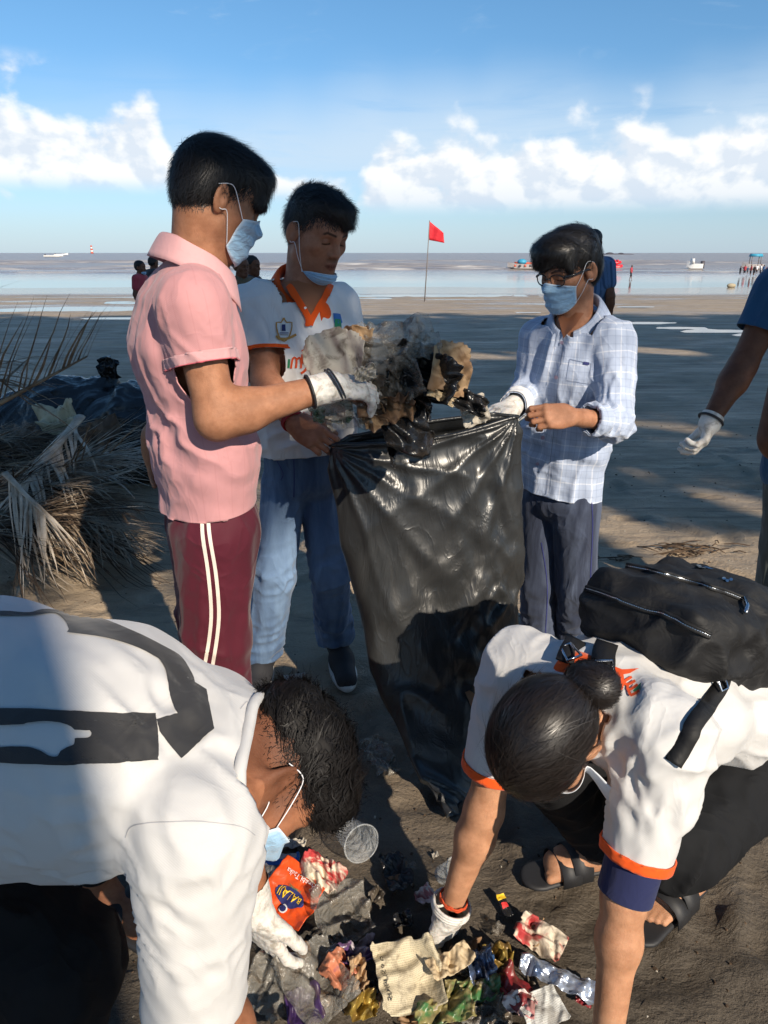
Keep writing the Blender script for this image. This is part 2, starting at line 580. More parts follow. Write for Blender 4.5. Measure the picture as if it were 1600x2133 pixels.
def sand_nodes(t, b):
    co = objco(t)
    sep = t.n('ShaderNodeSeparateXYZ', i_0=co)
    y = sep.outputs[1]
    n1 = t.noise(t.scale(co, (0.55, 1.6, 1)), 1.3, 6, 0.6, 0.6)
    n2 = t.noise(t.scale(co, (1.0, 1.5, 1)), 7.0, 8, 0.66, 0.4)
    n3 = t.noise(co, 60.0, 6, 0.65)
    n4 = t.noise(co, 300.0, 3, 0.7)
    streak = t.noise(t.scale(co, (0.9, 3.6, 1)), 2.2, 6, 0.66, 1.6)
    damp = t.m('MULTIPLY', t.ramp(n1, 0.35, 0.65), 0.75)
    dry = t.mix(n2, hexc(146, 132, 114), hexc(180, 162, 140))
    wet = t.mix(n2, hexc(142, 126, 106), hexc(182, 162, 137))
    soaked = t.mix(n2, hexc(58, 53, 48), hexc(90, 83, 74))
    near = t.ramp(y, 1.5, 5.0, 1.0, 0.55)
    far = t.ramp(y, 6.0, 26.0, 0.0, 0.85)
    f = t.m('MULTIPLY', t.m('MAXIMUM', damp, near), t.m('SUBTRACT', 1.0, far))
    col = t.mix(f, dry, wet)
    col = t.mix(t.ramp(t.m('ADD', y, t.m('MULTIPLY', n1, 1.2)), 1.7, 3.2, 0.9, 0.0), col, soaked)
    col = t.mix(t.m('MULTIPLY', t.ramp(streak, 0.5, 0.72), 0.5), col, hexc(92, 84, 76))
    lines = t.noise(t.scale(co, (0.35, 7.0, 1)), 1.6, 7, 0.7, 0.8)
    beyond = t.ramp(y, 2.6, 4.5)
    col = t.mix(t.m('MULTIPLY', t.m('MULTIPLY', t.ramp(lines, 0.54, 0.68), beyond), 0.75), col, hexc(196, 178, 154))
    col = t.mix(t.m('MULTIPLY', t.m('MULTIPLY', t.ramp(lines, 0.46, 0.34), beyond), 0.7), col, hexc(92, 81, 69))
    patch = t.noise(t.scale(co, (0.5, 1.6, 1)), 1.1, 5, 0.65, 0.8)
    col = t.mix(t.m('MULTIPLY', t.m('MULTIPLY', t.ramp(patch, 0.50, 0.68), beyond), 0.5), col, hexc(188, 168, 142))
    col = t.mix(t.m('MULTIPLY', t.m('MULTIPLY', t.ramp(patch, 0.46, 0.30), beyond), 0.5), col, hexc(96, 86, 74))
    speck = t.ramp(n3, 0.66, 0.74)
    col = t.mix(t.m('MULTIPLY', speck, 0.6), col, hexc(32, 28, 25))
    grain = t.ramp(n4, 0.3, 0.75, 0.78, 1.18, 'LINEAR')
    g = t.n('ShaderNodeCombineColor', i_0=grain, i_1=grain, i_2=grain)
    col = t.mix(1.0, col, g.outputs[0], 'MULTIPLY')
    # strandline dark films of water towards the sea
    film = t.m('MULTIPLY', t.ramp(t.noise(t.scale(co, (0.10, 0.55, 1)), 1.0, 5, 0.6, 0.5), 0.50, 0.62), t.ramp(y, 17, 27))
    film = t.m('MAXIMUM', film, t.ramp(y, 29.0, 34.0))
    col = t.mix(t.m('MULTIPLY', film, 0.45), col, hexc(92, 80, 70))
    t.set(b.inputs['Base Color'], col)
    rr = t.ramp(n1, 0.3, 0.7, 0.80, 0.42)
    rr = t.mix(film, rr, (0.13, 0.13, 0.13, 1))
    t.set(b.inputs['Roughness'], rr)
    hgt = t.m('ADD', t.m('MULTIPLY', n2, 1.2), t.m('ADD', t.m('MULTIPLY', n3, 0.35), t.m('MULTIPLY', streak, 0.35)))
    hgt = t.m('ADD', hgt, t.m('MULTIPLY', n4, 0.10))
    hgt = t.m('MULTIPLY', hgt, t.m('SUBTRACT', 1.0, t.m('MULTIPLY', film, 0.9)))
    t.set(b.inputs['Normal'], t.bump(hgt, 0.9, 0.024))
pbr('sand', build=sand_nodes, spec=0.24)

def sea_nodes(t, b):
    co = objco(t)
    sep = t.n('ShaderNodeSeparateXYZ', i_0=co)
    y = sep.outputs[1]
    wave = t.noise(t.scale(co, (0.35, 1.0, 1)), 1.4, 5, 0.6, 0.3)
    swell = t.noise(t.scale(co, (0.02, 0.16, 1)), 1.0, 5, 0.55, 0.5)
    far = t.ramp(y, 60.0, 90.0)
    mud = t.mix(swell, hexc(124, 114, 106), hexc(150, 141, 134))
    foamn = t.noise(t.scale(co, (0.12, 0.5, 1)), 1.2, 7, 0.65, 0.6)
    foam = t.m('MULTIPLY', t.m('MULTIPLY', attr(t, 'crest'), t.ramp(foamn, 0.42, 0.70)), 0.75)
    thin = t.noise(t.scale(co, (0.06, 0.9, 1)), 1.0, 6, 0.6, 0.8)
    lace = t.m('MULTIPLY', t.ramp(thin, 0.60, 0.70), t.m('MULTIPLY', t.ramp(y, 50, 66), t.ramp(y, 90, 150, 0.8, 0.0)))
    foam = t.m('MAXIMUM', foam, t.m('MULTIPLY', lace, 0.3))
    col = t.mix(foam, mud, hexc(225, 220, 212))
    t.set(b.inputs['Base Color'], col)
    t.set(b.inputs['Roughness'], t.mix(foam, t.ramp(y, 55.0, 100.0, 0.06, 0.30), (0.8, 0.8, 0.8, 1)))
    st = t.m('MULTIPLY', t.m('ADD', wave, t.m('MULTIPLY', swell, 2.0)), t.ramp(y, 44.0, 90.0, 0.02, 1.0))
    t.set(b.inputs['Normal'], t.bump(st, 0.6, 0.35))
pbr('sea', build=sea_nodes, spec=0.5)

def puddle_nodes(t, b):
    co = objco(t)
    t.set(b.inputs['Normal'], t.bump(t.noise(t.scale(co, (1, 3, 1)), 3.0, 4), 0.12, 0.02))
pbr('puddle_water', hexc(118, 106, 98), 0.04, puddle_nodes)

def wood_nodes(c1, c2):
    def f(t, b):
        co = objco(t)
        n = t.noise(co, 9.0, 5, 0.6)
        n2 = t.noise(co, 70.0, 4, 0.6)
        col = t.mix(t.ramp(n, 0.3, 0.7), c1, c2)
        col = t.mix(t.m('MULTIPLY', t.ramp(n2, 0.55, 0.8), 0.5), col, (0.03, 0.022, 0.018, 1))
        t.set(b.inputs['Base Color'], col)
        t.set(b.inputs['Normal'], t.bump(n2, 0.5, 0.004))
    return f
pbr('dry_leaf', rough=0.75, build=wood_nodes(hexc(156, 138, 116), hexc(98, 82, 66)), spec=0.25)
pbr('dry_leaf_pale', rough=0.75, build=wood_nodes(hexc(204, 192, 176), hexc(150, 136, 120)), spec=0.25)
pbr('dry_leaf_dark', rough=0.8, build=wood_nodes(hexc(100, 82, 66), hexc(60, 48, 38)), spec=0.2)
pbr('green_frond', hexc(62, 84, 38), 0.6)
pbr('trunk', rough=0.9, build=wood_nodes(hexc(120, 108, 94), hexc(80, 70, 60)))

def crumple_nodes(scale, strength, dist, base=None, dust=0.0):
    def f(t, b):
        co = objco(t)
        v = t.n('ShaderNodeTexVoronoi', feature='DISTANCE_TO_EDGE')
        wob = t.n('ShaderNodeVectorMath', operation='ADD')
        t.set(wob.inputs[0], co)
        t.set(wob.inputs[1], t.scale(t.noise(co, scale * 0.7, 3, 0.6, 0, 1), (0.06, 0.06, 0.06)))
        t.set(v.inputs['Vector'], wob.outputs[0])
        v.inputs['Scale'].default_value = scale
        n = t.noise(co, scale * 1.6, 6, 0.62, 0.8)
        hgt = t.m('ADD', t.m('MULTIPLY', t.m('MINIMUM', v.outputs[0], 0.25), 1.6), n)
        t.set(b.inputs['Normal'], t.bump(hgt, strength, dist))
        if dust and base is not None:
            dn = t.noise(co, scale * 0.6, 6, 0.65, 0.5)
            t.set(b.inputs['Base Color'], t.mix(t.m('MULTIPLY', t.ramp(dn, 0.45, 0.7), dust), base, hexc(110, 98, 84)))
            t.set(b.inputs['Roughness'], t.ramp(dn, 0.4, 0.7, b.inputs['Roughness'].default_value, 0.75))
    return f
pbr('black_plastic', (0.012, 0.012, 0.013, 1), 0.26, crumple_nodes(12, 0.35, 0.02))

# ------------------------------------------------------------------ the beach
def graded(lo_f, hi_f, step, lo, hi, grow):
    a = list(np.arange(lo_f, hi_f, step))
    s = step; x = a[-1]
    while x < hi:
        s *= grow; x += s; a.append(x)
    s = step; x = lo_f; pre = []
    while x > lo:
        s *= grow; x -= s; pre.append(x)
    return np.array(pre[::-1] + a)

def grid_mesh(xs, ys):
    X, Y = np.meshgrid(xs, ys, indexing='ij')
    nx, ny = X.shape
    i = np.arange(nx * ny).reshape(nx, ny)
    Fq = np.stack([i[:-1, :-1], i[1:, :-1], i[1:, 1:], i[:-1, 1:]], -1).reshape(-1, 4)
    return X.ravel(), Y.ravel(), Fq

SEA_Z = -0.30
PUDDLES = [  # centre, half sizes, depth
    (-9.8, 22.6, 3.6, 0.9), (-9.0, 26.3, 1.3, 0.6), (-4.5, 29.6, 5.5, 0.7), (-6.4, 19.2, 1.6, 0.25),
    (8.3, 24.0, 0.6, 0.15), (0.2, 19.6, 0.5, 0.12), (2.5, 31.5, 6.0, 0.6)]
for _k in range(10):                      # a rill running out over the flat sand on the right
    _t = _k / 9; _g = G(1095 + 480 * _t, 650 + 45 * _t + 2.5 * math.sin(_k * 2.3))
    PUDDLES.append((_g[0], _g[1], 0.50 + 0.22 * ((_k * 7) % 3), 0.10 + 0.16 * _t + 0.05 * (_k % 2)))
def sand_height(X, Y):
    z = beach_z(Y).astype(float)
    p = np.stack([X, Y, np.zeros_like(X)], 1)
    near = np.clip(1 - (Y - 1.0) / 9.0, 0.12, 1)
    z = z + near * (0.020 * (fbm(p * [1.6, 2.6, 1], 3, 3) - 0.5) + 0.012 * (fbm(p * [9, 14, 1], 2, 8) - 0.5))
    # foot prints and scuffs
    rr = np.random.default_rng(5)
    for _ in range(330):
        fy = 0.7 + 6.0 * rr.uniform(0, 1) ** 1.3; fx = rr.uniform(-.75, .75) * (fy + .6)
        a = rr.uniform(0, 3.14); dx, dy = X - fx, Y - fy
        m = (np.abs(dx) < 0.3) & (np.abs(dy) < 0.3)
        u = dx[m] * math.cos(a) + dy[m] * math.sin(a); v = -dx[m] * math.sin(a) + dy[m] * math.cos(a)
        q = (u / 0.12) ** 2 + (v / 0.045) ** 2
        z[m] += -0.015 * np.exp(-q ** 2) + 0.008 * np.exp(-((np.sqrt(q) - 1.35) / 0.3) ** 2)
    for cx, cy, hx, hy in PUDDLES:
        e = ((X - cx) / hx) ** 2 + ((Y - cy) / hy) ** 2 + 1.9 * (fbm(p * [1.3, 2.6, 1], 3, 21) - 0.5)
        z -= 0.05 * np.clip(1.15 - e, 0, 1)
    far = np.clip((Y - 28) / 8, 0, 1)
    z += far * 0.05 * (fbm(p * [0.09, 0.35, 1], 4, 31) - 0.5)
    return z

xs = graded(-2.6, 2.6, 0.028, -75, 75, 1.09)
ys = graded(0.45, 5.2, 0.028, -12, 60, 1.035)
gx, gy, gf = grid_mesh(xs, ys)
gz = sand_height(gx, gy)
GROUND = mesh_obj('beach', np.stack([gx, gy, gz], 1), gf, MATS['sand'])
tag(GROUND, 'dark damp sand beach with scuffs and tree shade', 'beach', kind='structure')
_gb = BVHTree.FromPolygons([tuple(v) for v in np.stack([gx, gy, gz], 1)[:]], gf.tolist())
def gz_at(x, y):
    hit = _gb.ray_cast(Vector((x, y, 3)), Vector((0, 0, -1)))
    return hit[0].z if hit[0] else 0.0

for i, (cx, cy, hx, hy) in enumerate(PUDDLES):
    n = 40
    ring = [(cx + 1.5 * hx * math.cos(2 * math.pi * k / n), cy + 1.5 * hy * math.sin(2 * math.pi * k / n), float(beach_z(cy)) - 0.013) for k in range(n)]
    o = mesh_obj('puddle', ring, [tuple(range(n))], MATS['puddle_water'], smooth=False)
    tag(o, 'shallow tidal pool reflecting the sky on the sand', 'puddle', 'tidal pools', kind='structure')

# the sea, from the thin film on the wet sand out to the horizon
sx = np.concatenate([-np.geomspace(9000, 90, 14), np.linspace(-80, 80, 121), np.geomspace(90, 9000, 14)])
sy = np.concatenate([np.linspace(36, 60, 40), np.linspace(60.5, 190, 260), np.geomspace(192, 12000, 40)])
X_, Y_, sf = grid_mesh(sx, sy)
sz = np.full_like(X_, SEA_Z); crest = np.zeros_like(X_)
pp = np.stack([X_, Y_, 0 * X_], 1)
for k, (cy, amp, wd) in enumerate(((63, 0.05, 0.7), (72, 0.16, 1.0), (84, 0.24, 1.3), (99, 0.30, 1.5), (117, 0.34, 1.8), (140, 0.34, 2.0), (166, 0.3, 2.2))):
    line = cy + 6 * (fbm(pp * [0.025, 0, 0] + k * 9.1, 3, 40 + k) - 0.5)
    env = np.clip((fbm(pp * [0.035, 0, 0] + k * 3.3, 2, 60 + k) - 0.40) * 6, 0, 1)
    d = Y_ - line
    sz += amp * env * np.where(d < 0, np.exp(-(d / (wd * 0.6)) ** 2), np.exp(-(d / (wd * 2)) ** 2))
    crest = np.maximum(crest, env * np.exp(-((d + wd * 0.7) / (wd * 1.1)) ** 2) * (1.0 if cy < 130 else 0.7))
SEA = mesh_obj('sea', np.stack([X_, Y_, sz], 1), sf, MATS['sea'], attrs={'crest': crest})
tag(SEA, 'muddy calm sea with low breaking waves', 'sea', kind='structure')

# ------------------------------------------------------------------ palms behind the photographer: they give the beach its shade
def frond_geo(mb, base, azim, length, droop, rise, leaf=0.55, nleaf=26, seed=0, wid=0.035, hang=0.5):
    """feather leaf: rachis points and leaflets as thin folded strips"""
    rr = random.Random(seed)
    pts = []
    d = A3(math.cos(azim), math.sin(azim), 0)
    for i in range(9):
        t = i / 8
        pts.append(base + d * length * (t - 0.12 * t * t) + A3(0, 0, rise * t - droop * t * t))
    side = A3(-d[1], d[0], 0)
    for i in range(nleaf):
        t = 0.12 + 0.88 * i / (nleaf - 1)
        f = t * 8; j = min(int(f), 7); p = pts[j] + (pts[j + 1] - pts[j]) * (f - j)
        tg = nrm(pts[j + 1] - pts[j])
        ll = leaf * (0.45 + 0.9 * math.sin(math.pi * min(t * 0.9 + 0.12, 1)) ) * rr.uniform(0.85, 1.1)
        for s in (-1, 1):
            dirn = nrm(side * s + tg * rr.uniform(0.45, 0.8) + A3(0, 0, -hang * rr.uniform(0.5, 1.2)))
            w = wid * tg
            q = p + dirn * ll + A3(0, 0, -0.15 * ll)
            m = p + dirn * ll * 0.55
            mb.add([p - w * 0.5, p + w * 0.5, m + w * 0.6, m - w * 0.6, q], [(0, 1, 2, 3), (3, 2, 4)])
    return pts

def sun_plane(p):
    """where the sunbeam through p lands on flat ground"""
    t = p[2] / -SUND[2]
    return p[0] + SUND[0] * t, p[1] + SUND[1] * t

# gaps cut into the crowns to admit beams that reach the group below the trees (place on the ground the beam would reach, radius)
BEAMS = []
def add_beam(p, r):
    x, y = sun_plane(np.asarray(p, float)); BEAMS.append((x, y, r))
# ------------------------------------------------------------------ people: materials
def skin_mat(name, c, rough=0.58):
    def f(t, b):
        co = objco(t)
        n = t.noise(co, 28.0, 5, 0.6); n2 = t.noise(co, 420.0, 3, 0.6)
        base = t.mix(t.ramp(n, 0.3, 0.7), (c[0] * .80, c[1] * .76, c[2] * .74, 1), (c[0] * 1.14, c[1] * 1.14, c[2] * 1.16, 1))
        blot = t.noise(co, 95.0, 4, 0.65, 0.5)
        base = t.mix(t.m('MULTIPLY', t.ramp(blot, 0.52, 0.72), 0.35), base, (c[0] * .72, c[1] * .60, c[2] * .56, 1))
        t.set(b.inputs['Base Color'], t.mix(1.0, base, attr(t, 'tone', 'Color'), 'MULTIPLY'))
        t.set(b.inputs['Roughness'], t.ramp(n2, 0.3, 0.7, rough - 0.07, rough + 0.09))
        t.set(b.inputs['Normal'], t.bump(t.m('ADD', t.m('ADD', n2, t.m('MULTIPLY', blot, 0.8)), t.m('MULTIPLY', n, 0.6)), 0.35, 0.0022))
    return pbr(name, c, rough, f, spec=0.28, sss=0.10)
skin_mat('skin_a', hexc(162, 115, 87))
skin_mat('skin_b', hexc(164, 114, 88))
skin_mat('skin_c', hexc(168, 120, 92))
skin_mat('skin_d', hexc(152, 102, 74))
skin_mat('skin_e', hexc(184, 136, 104))
skin_mat('skin_f', hexc(104, 68, 50))

def cloth_mat(name, c, rough=0.85, weave=900.0, fold=26.0, bump=0.35, pattern=None, sheen=0.15, var=0.06, fold_d=0.006):
    def f(t, b):
        co = objco(t)
        n = t.noise(co, 7.0, 4, 0.6)
        a = tuple(q * (1 - var) for q in c[:3]) + (1,); d = tuple(min(q * (1 + var), 0.9) for q in c[:3]) + (1,)
        col = t.mix(t.ramp(n, 0.3, 0.7), a, d)
        if pattern: col = pattern(t, col)
        t.set(b.inputs['Base Color'], col)
        w = t.n('ShaderNodeTexWave', wave_type='BANDS', bands_direction='DIAGONAL', i_Vector=co)
        w.inputs['Scale'].default_value = weave / 6.0
        w.inputs['Distortion'].default_value = 1.5
        folds = t.noise(t.scale(co, (1.0, 1.0, 0.55)), fold, 3, 0.5, 0.7)
        cr = t.noise(t.scale(co, (1.0, 1.0, 0.6)), fold * 0.55, 2, 0.5, 1.6)
        crease = t.m('POWER', t.m('SUBTRACT', 1.0, t.m('MINIMUM', t.m('ABSOLUTE', t.m('MULTIPLY', t.m('SUBTRACT', cr, 0.5), 5.0)), 1.0)), 2.0)
        bn = t.bump(t.m('ADD', folds, t.m('MULTIPLY', crease, 0.55)), bump, fold_d)
        t.set(b.inputs['Normal'], t.bump(w.outputs['Fac'], 0.08, 0.001, bn))
    return pbr(name, c, rough, f, spec=0.25, sheen=sheen)

def line_mask(t, v, period, width, off=0.0):
    fr = t.m('FRACT', t.m('ADD', t.m('DIVIDE', v, period), off + 100.0))
    return t.m('MULTIPLY', t.m('LESS_THAN', fr, width / period), 1.0)

def soft_line(t, v, period, width, off=0.0):
    fr = t.m('FRACT', t.m('ADD', t.m('DIVIDE', v, period), off + 100.0))
    d = t.m('ABSOLUTE', t.m('SUBTRACT', fr, 0.5))
    return t.ramp(d, width / period * 0.35, width / period * 0.65, 1.0, 0.0)

def pin_stripes(t, col):
    return t.mix(t.m('MULTIPLY', soft_line(t, attr(t, 'cu'), 0.030, 0.0022), 0.15), col, hexc(160, 100, 106))
def plaid(t, col):
    u, v = attr(t, 'cu'), attr(t, 'cv')
    a = soft_line(t, u, 0.060, 0.030); b2 = soft_line(t, v, 0.068, 0.030, 0.3)
    col = t.mix(t.m('MULTIPLY', a, 0.30), col, hexc(150, 162, 186))
    col = t.mix(t.m('MULTIPLY', b2, 0.30), col, hexc(150, 162, 186))
    for ax, per, off in ((u, 0.060, 0.5), (v, 0.068, 0.8)):
        col = t.mix(t.m('MULTIPLY', soft_line(t, ax, per, 0.0040, off), 0.4), col, hexc(240, 240, 244))
    for ax, per, off in ((u, 0.060, 0.18), (u, 0.060, 0.82), (v, 0.068, 0.48), (v, 0.068, 0.12)):
        col = t.mix(t.m('MULTIPLY', soft_line(t, ax, per, 0.0024, off), 0.28), col, hexc(120, 134, 164))
    return col
def blue_stripes(t, col):
    return t.mix(t.m('MULTIPLY', soft_line(t, attr(t, 'cu'), 0.05, 0.02), 0.8), col, hexc(46, 70, 104))
def denim(light, dark, seed=0.0):
    def f(t, col):
        co = objco(t)
        n = t.noise(t.scale(co, (9, 9, 1.2)), 2.2, 5, 0.6)
        n2 = t.noise(co, 380.0, 3, 0.7)
        col = t.mix(t.ramp(n, 0.35, 0.7), dark, light)
        col = t.mix(t.m('MULTIPLY', attr(t, 'fade'), 0.75), col, tuple(min(1, q * 1.9) for q in light[:3]) + (1,))
        return t.mix(t.m('MULTIPLY', n2, 0.35), col, tuple(q * 0.45 for q in dark[:3]) + (1,))
    return f

cloth_mat('pink_pique', hexc(190, 138, 140), pattern=pin_stripes, bump=0.20, fold=22)
cloth_mat('pink_rib', hexc(204, 156, 158), bump=0.15)
cloth_mat('pink_edge', hexc(196, 92, 104), bump=0.1)
cloth_mat('white_polo', hexc(224, 224, 225), bump=0.35, fold=18, var=0.02)
cloth_mat('white_tee', hexc(198, 197, 196), bump=0.15, fold=14, var=0.02)
cloth_mat('white_slick', hexc(204, 203, 202), rough=0.62, bump=0.24, fold=16, var=0.02)
cloth_mat('orange_rib', hexc(232, 88, 24), bump=0.15)
cloth_mat('navy_knit', hexc(34, 40, 78), bump=0.2)
cloth_mat('plaid_cotton', hexc(180, 192, 214), pattern=plaid, bump=0.30, fold=20, var=0.02)
cloth_mat('maroon_track', hexc(80, 22, 38), bump=0.4, fold=9, fold_d=0.012, rough=0.7)
cloth_mat('white_braid', hexc(222, 210, 200), bump=0.1)
cloth_mat('jeans_blue', hexc(60, 88, 130), pattern=denim(hexc(112, 136, 166), hexc(66, 88, 120)), bump=0.45, fold=12, fold_d=0.01)
cloth_mat('jeans_grey', hexc(70, 78, 98), pattern=denim(hexc(84, 94, 116), hexc(50, 57, 76)), bump=0.4, fold=12, fold_d=0.01)
cloth_mat('black_trouser', (0.008, 0.0085, 0.010, 1), bump=0.5, fold=10, fold_d=0.012, rough=0.85, sheen=0.0)
cloth_mat('green_grey_trouser', hexc(74, 80, 78), bump=0.4, fold=10, fold_d=0.012)
cloth_mat('blue_tee', hexc(38, 78, 112), bump=0.3)
cloth_mat('striped_shirt', hexc(84, 112, 150), pattern=blue_stripes, bump=0.3)
cloth_mat('red_tee', hexc(168, 62, 74), bump=0.3)
cloth_mat('olive_tee', hexc(92, 82, 66), bump=0.3)
cloth_mat('dark_cloth', hexc(40, 42, 50), bump=0.3)
cloth_mat('print_grey', hexc(52, 52, 54), bump=0.25, fold=14, rough=0.75)
pbr('print_orange', hexc(226, 84, 34), 0.7)
pbr('print_green', hexc(30, 130, 88), 0.7)
pbr('print_navy', hexc(40, 46, 104), 0.7)
pbr('print_red', hexc(200, 44, 44), 0.7)
pbr('print_white', hexc(235, 235, 235), 0.7)
pbr('print_gold', hexc(186, 138, 62), 0.6)
pbr('print_yellow', hexc(232, 190, 40), 0.6)
pbr('print_blue', hexc(44, 104, 178), 0.6)
pbr('print_black', hexc(30, 28, 30), 0.6)
pbr('print_brown', hexc(120, 80, 52), 0.6)

def hair_nodes(c, rough=.46):
    def f(t, b):
        n = t.noise(objco(t), 90.0, 3, 0.6)
        r = attr(t, 'rnd')
        col = t.mix(n, tuple(q * 0.6 for q in c[:3]) + (1,), tuple(q * 1.5 for q in c[:3]) + (1,))
        t.set(b.inputs['Base Color'], t.mix(t.m('MULTIPLY', r, r), col, tuple(q * 1.7 for q in c[:3]) + (1,)))
        t.set(b.inputs['Roughness'], t.ramp(r, 0.0, 1.0, rough + .12, rough - .10, 'LINEAR'))
    return f
pbr('hair_black', (0.012, 0.010, 0.010, 1), 0.36, hair_nodes((0.010, 0.009, 0.009, 1), .40), spec=0.5)
pbr('hair_curl', (0.008, 0.007, 0.007, 1), 0.55, hair_nodes((0.008, 0.007, 0.007, 1), .56), spec=0.22)
pbr('hair_soft', (0.011, 0.010, 0.011, 1), 0.5, hair_nodes((0.011, 0.010, 0.011, 1), .48), spec=0.4)
pbr('hair_brown', (0.013, 0.009, 0.008, 1), 0.32, hair_nodes((0.012, 0.009, 0.008, 1), .42), spec=0.5)
pbr('hair_grey', hexc(150, 148, 146), 0.5, hair_nodes(hexc(150, 148, 146)))
def mask_nodes(t, b):
    co = objco(t)
    n = t.noise(co, 420.0, 3, 0.7); n2 = t.noise(co, 30.0, 3, 0.6)
    t.set(b.inputs['Base Color'], t.mix(t.m('MULTIPLY', attr(t, 'edge'), 0.8), t.mix(n2, hexc(128, 170, 206), hexc(166, 200, 226)), hexc(214, 226, 236)))
    wr = t.noise(t.scale(co, (1, 1, 2.2)), 46.0, 3, 0.5, 1.0)
    t.set(b.inputs['Normal'], t.bump(t.m('ADD', n, t.m('MULTIPLY', wr, 5.0)), 0.45, 0.003))
pbr('mask_blue', hexc(150, 188, 220), 0.7, mask_nodes, spec=0.2, sheen=0.2)
pbr('mask_white', hexc(216, 222, 230), 0.7, None, spec=0.2)
pbr('elastic', hexc(230, 232, 238), 0.8)
def glove_nodes(t, b):
    co = objco(t)
    n = t.noise(co, 26.0, 4, 0.6, 0.8); d = t.noise(co, 38.0, 5, 0.65, 0.4)
    t.set(b.inputs['Base Color'], t.mix(t.m('MULTIPLY', t.ramp(d, 0.46, 0.70), 0.7), t.mix(n, hexc(206, 202, 196), hexc(222, 218, 212)), hexc(128, 116, 100)))
    t.set(b.inputs['Normal'], t.bump(t.noise(t.scale(co, (1, 1, 1)), 60.0, 3, 0.5, 1.2), 0.5, 0.004))
pbr('glove_latex', hexc(216, 213, 208), 0.55, glove_nodes, spec=0.35, sss=0.1)
pbr('rubber_black', (0.018, 0.018, 0.02, 1), 0.6)
pbr('sole_white', hexc(206, 202, 196), 0.6)
pbr('shoe_black', (0.022, 0.022, 0.026, 1), 0.75, crumple_nodes(60, 0.2, 0.004))
pbr('eye_white', hexc(214, 208, 204), 0.25)
pbr('eye_dark', (0.02, 0.012, 0.008, 1), 0.1)
pbr('chrome', hexc(200, 204, 210), 0.22, metal=1.0)
pbr('red_thread', hexc(150, 34, 40), 0.8)
pbr('frame_dark', (0.015, 0.016, 0.02, 1), 0.25)
pbr('lens', (0.9, 0.92, 0.95, 1), 0.03, trans=1.0, alpha=0.12)

# ------------------------------------------------------------------ people: parts
def toworld(c, M, s=1.0):
    return lambda *p: np.asarray(c) + M @ (np.asarray(p, float) * s)

def head_sdf(S, c, M, s=1.0, jaw=1.0, nose=1.0):
    w = toworld(c, M, s)
    E = lambda p, r, k, op='u', R=None: S.ell(w(*p), np.array(r) * s, M if R is None else M @ R, k * s, op)
    Cn = lambda a, b, ra, rb, k, op='u': S.cone(w(*a), w(*b), ra * s, rb * s, k * s, op=op)
    E((0, -.012, .046), (.076, .098, .083), .0)
    E((0, .048, .045), (.062, .045, .052), .03)
    E((0, .034, -.012), (.064, .056, .074), .03)
    for q in (-1, 1):
        E((q * .046, .056, -.014), (.022, .026, .020), .025)
        Cn((q * .050 * jaw, .004, -.052), (q * .018 * jaw, .072, -.092), .019, .017, .03)
    E((0, .066, -.054), (.035, .030, .038), .03)
    E((0, .077, -.091), (.021, .020, .017), .02)
    Cn((-.038, .077, .027), (0, .088, .025), .010, .011, .018)
    Cn((.038, .077, .027), (0, .088, .025), .010, .011, .018)
    for q in (-1, 1):
        E((q * .033, .100, .009), (.019, .016, .012), .014, 's')
        E((q * .0320, .0785, .007), (.0150, .0120, .0105), .004)
    Cn((0, .089, .018), (0, .110 * nose, -.022), .0075, .0110, .014)
    for q in (-1, 1):
        E((q * .0125, .098, -.027), (.0085, .011, .0075), .007)
    E((0, .0955, -.0555), (.021, .0085, .0060), .006)
    E((0, .0935, -.0670), (.018, .0090, .0072), .006)
    Cn((-.021, .1035, -.0612), (.021, .1035, -.0612), .0022, .0022, .004, 's')
    for q in (-1, 1):
        a = q * 0.50
        R = np.array([[math.cos(a), -math.sin(a), 0], [math.sin(a), math.cos(a), 0], [0, 0, 1]])
        E((q * .0815, -.013, -.002), (.0078, .021, .034), .007, 'u', R)
        E((q * .0915, -.009, .002), (.0085, .0125, .021), .005, 's', R)
        E((q * .081, -.004, -.014), (.005, .009, .012), .004, 'u', R)
    return w

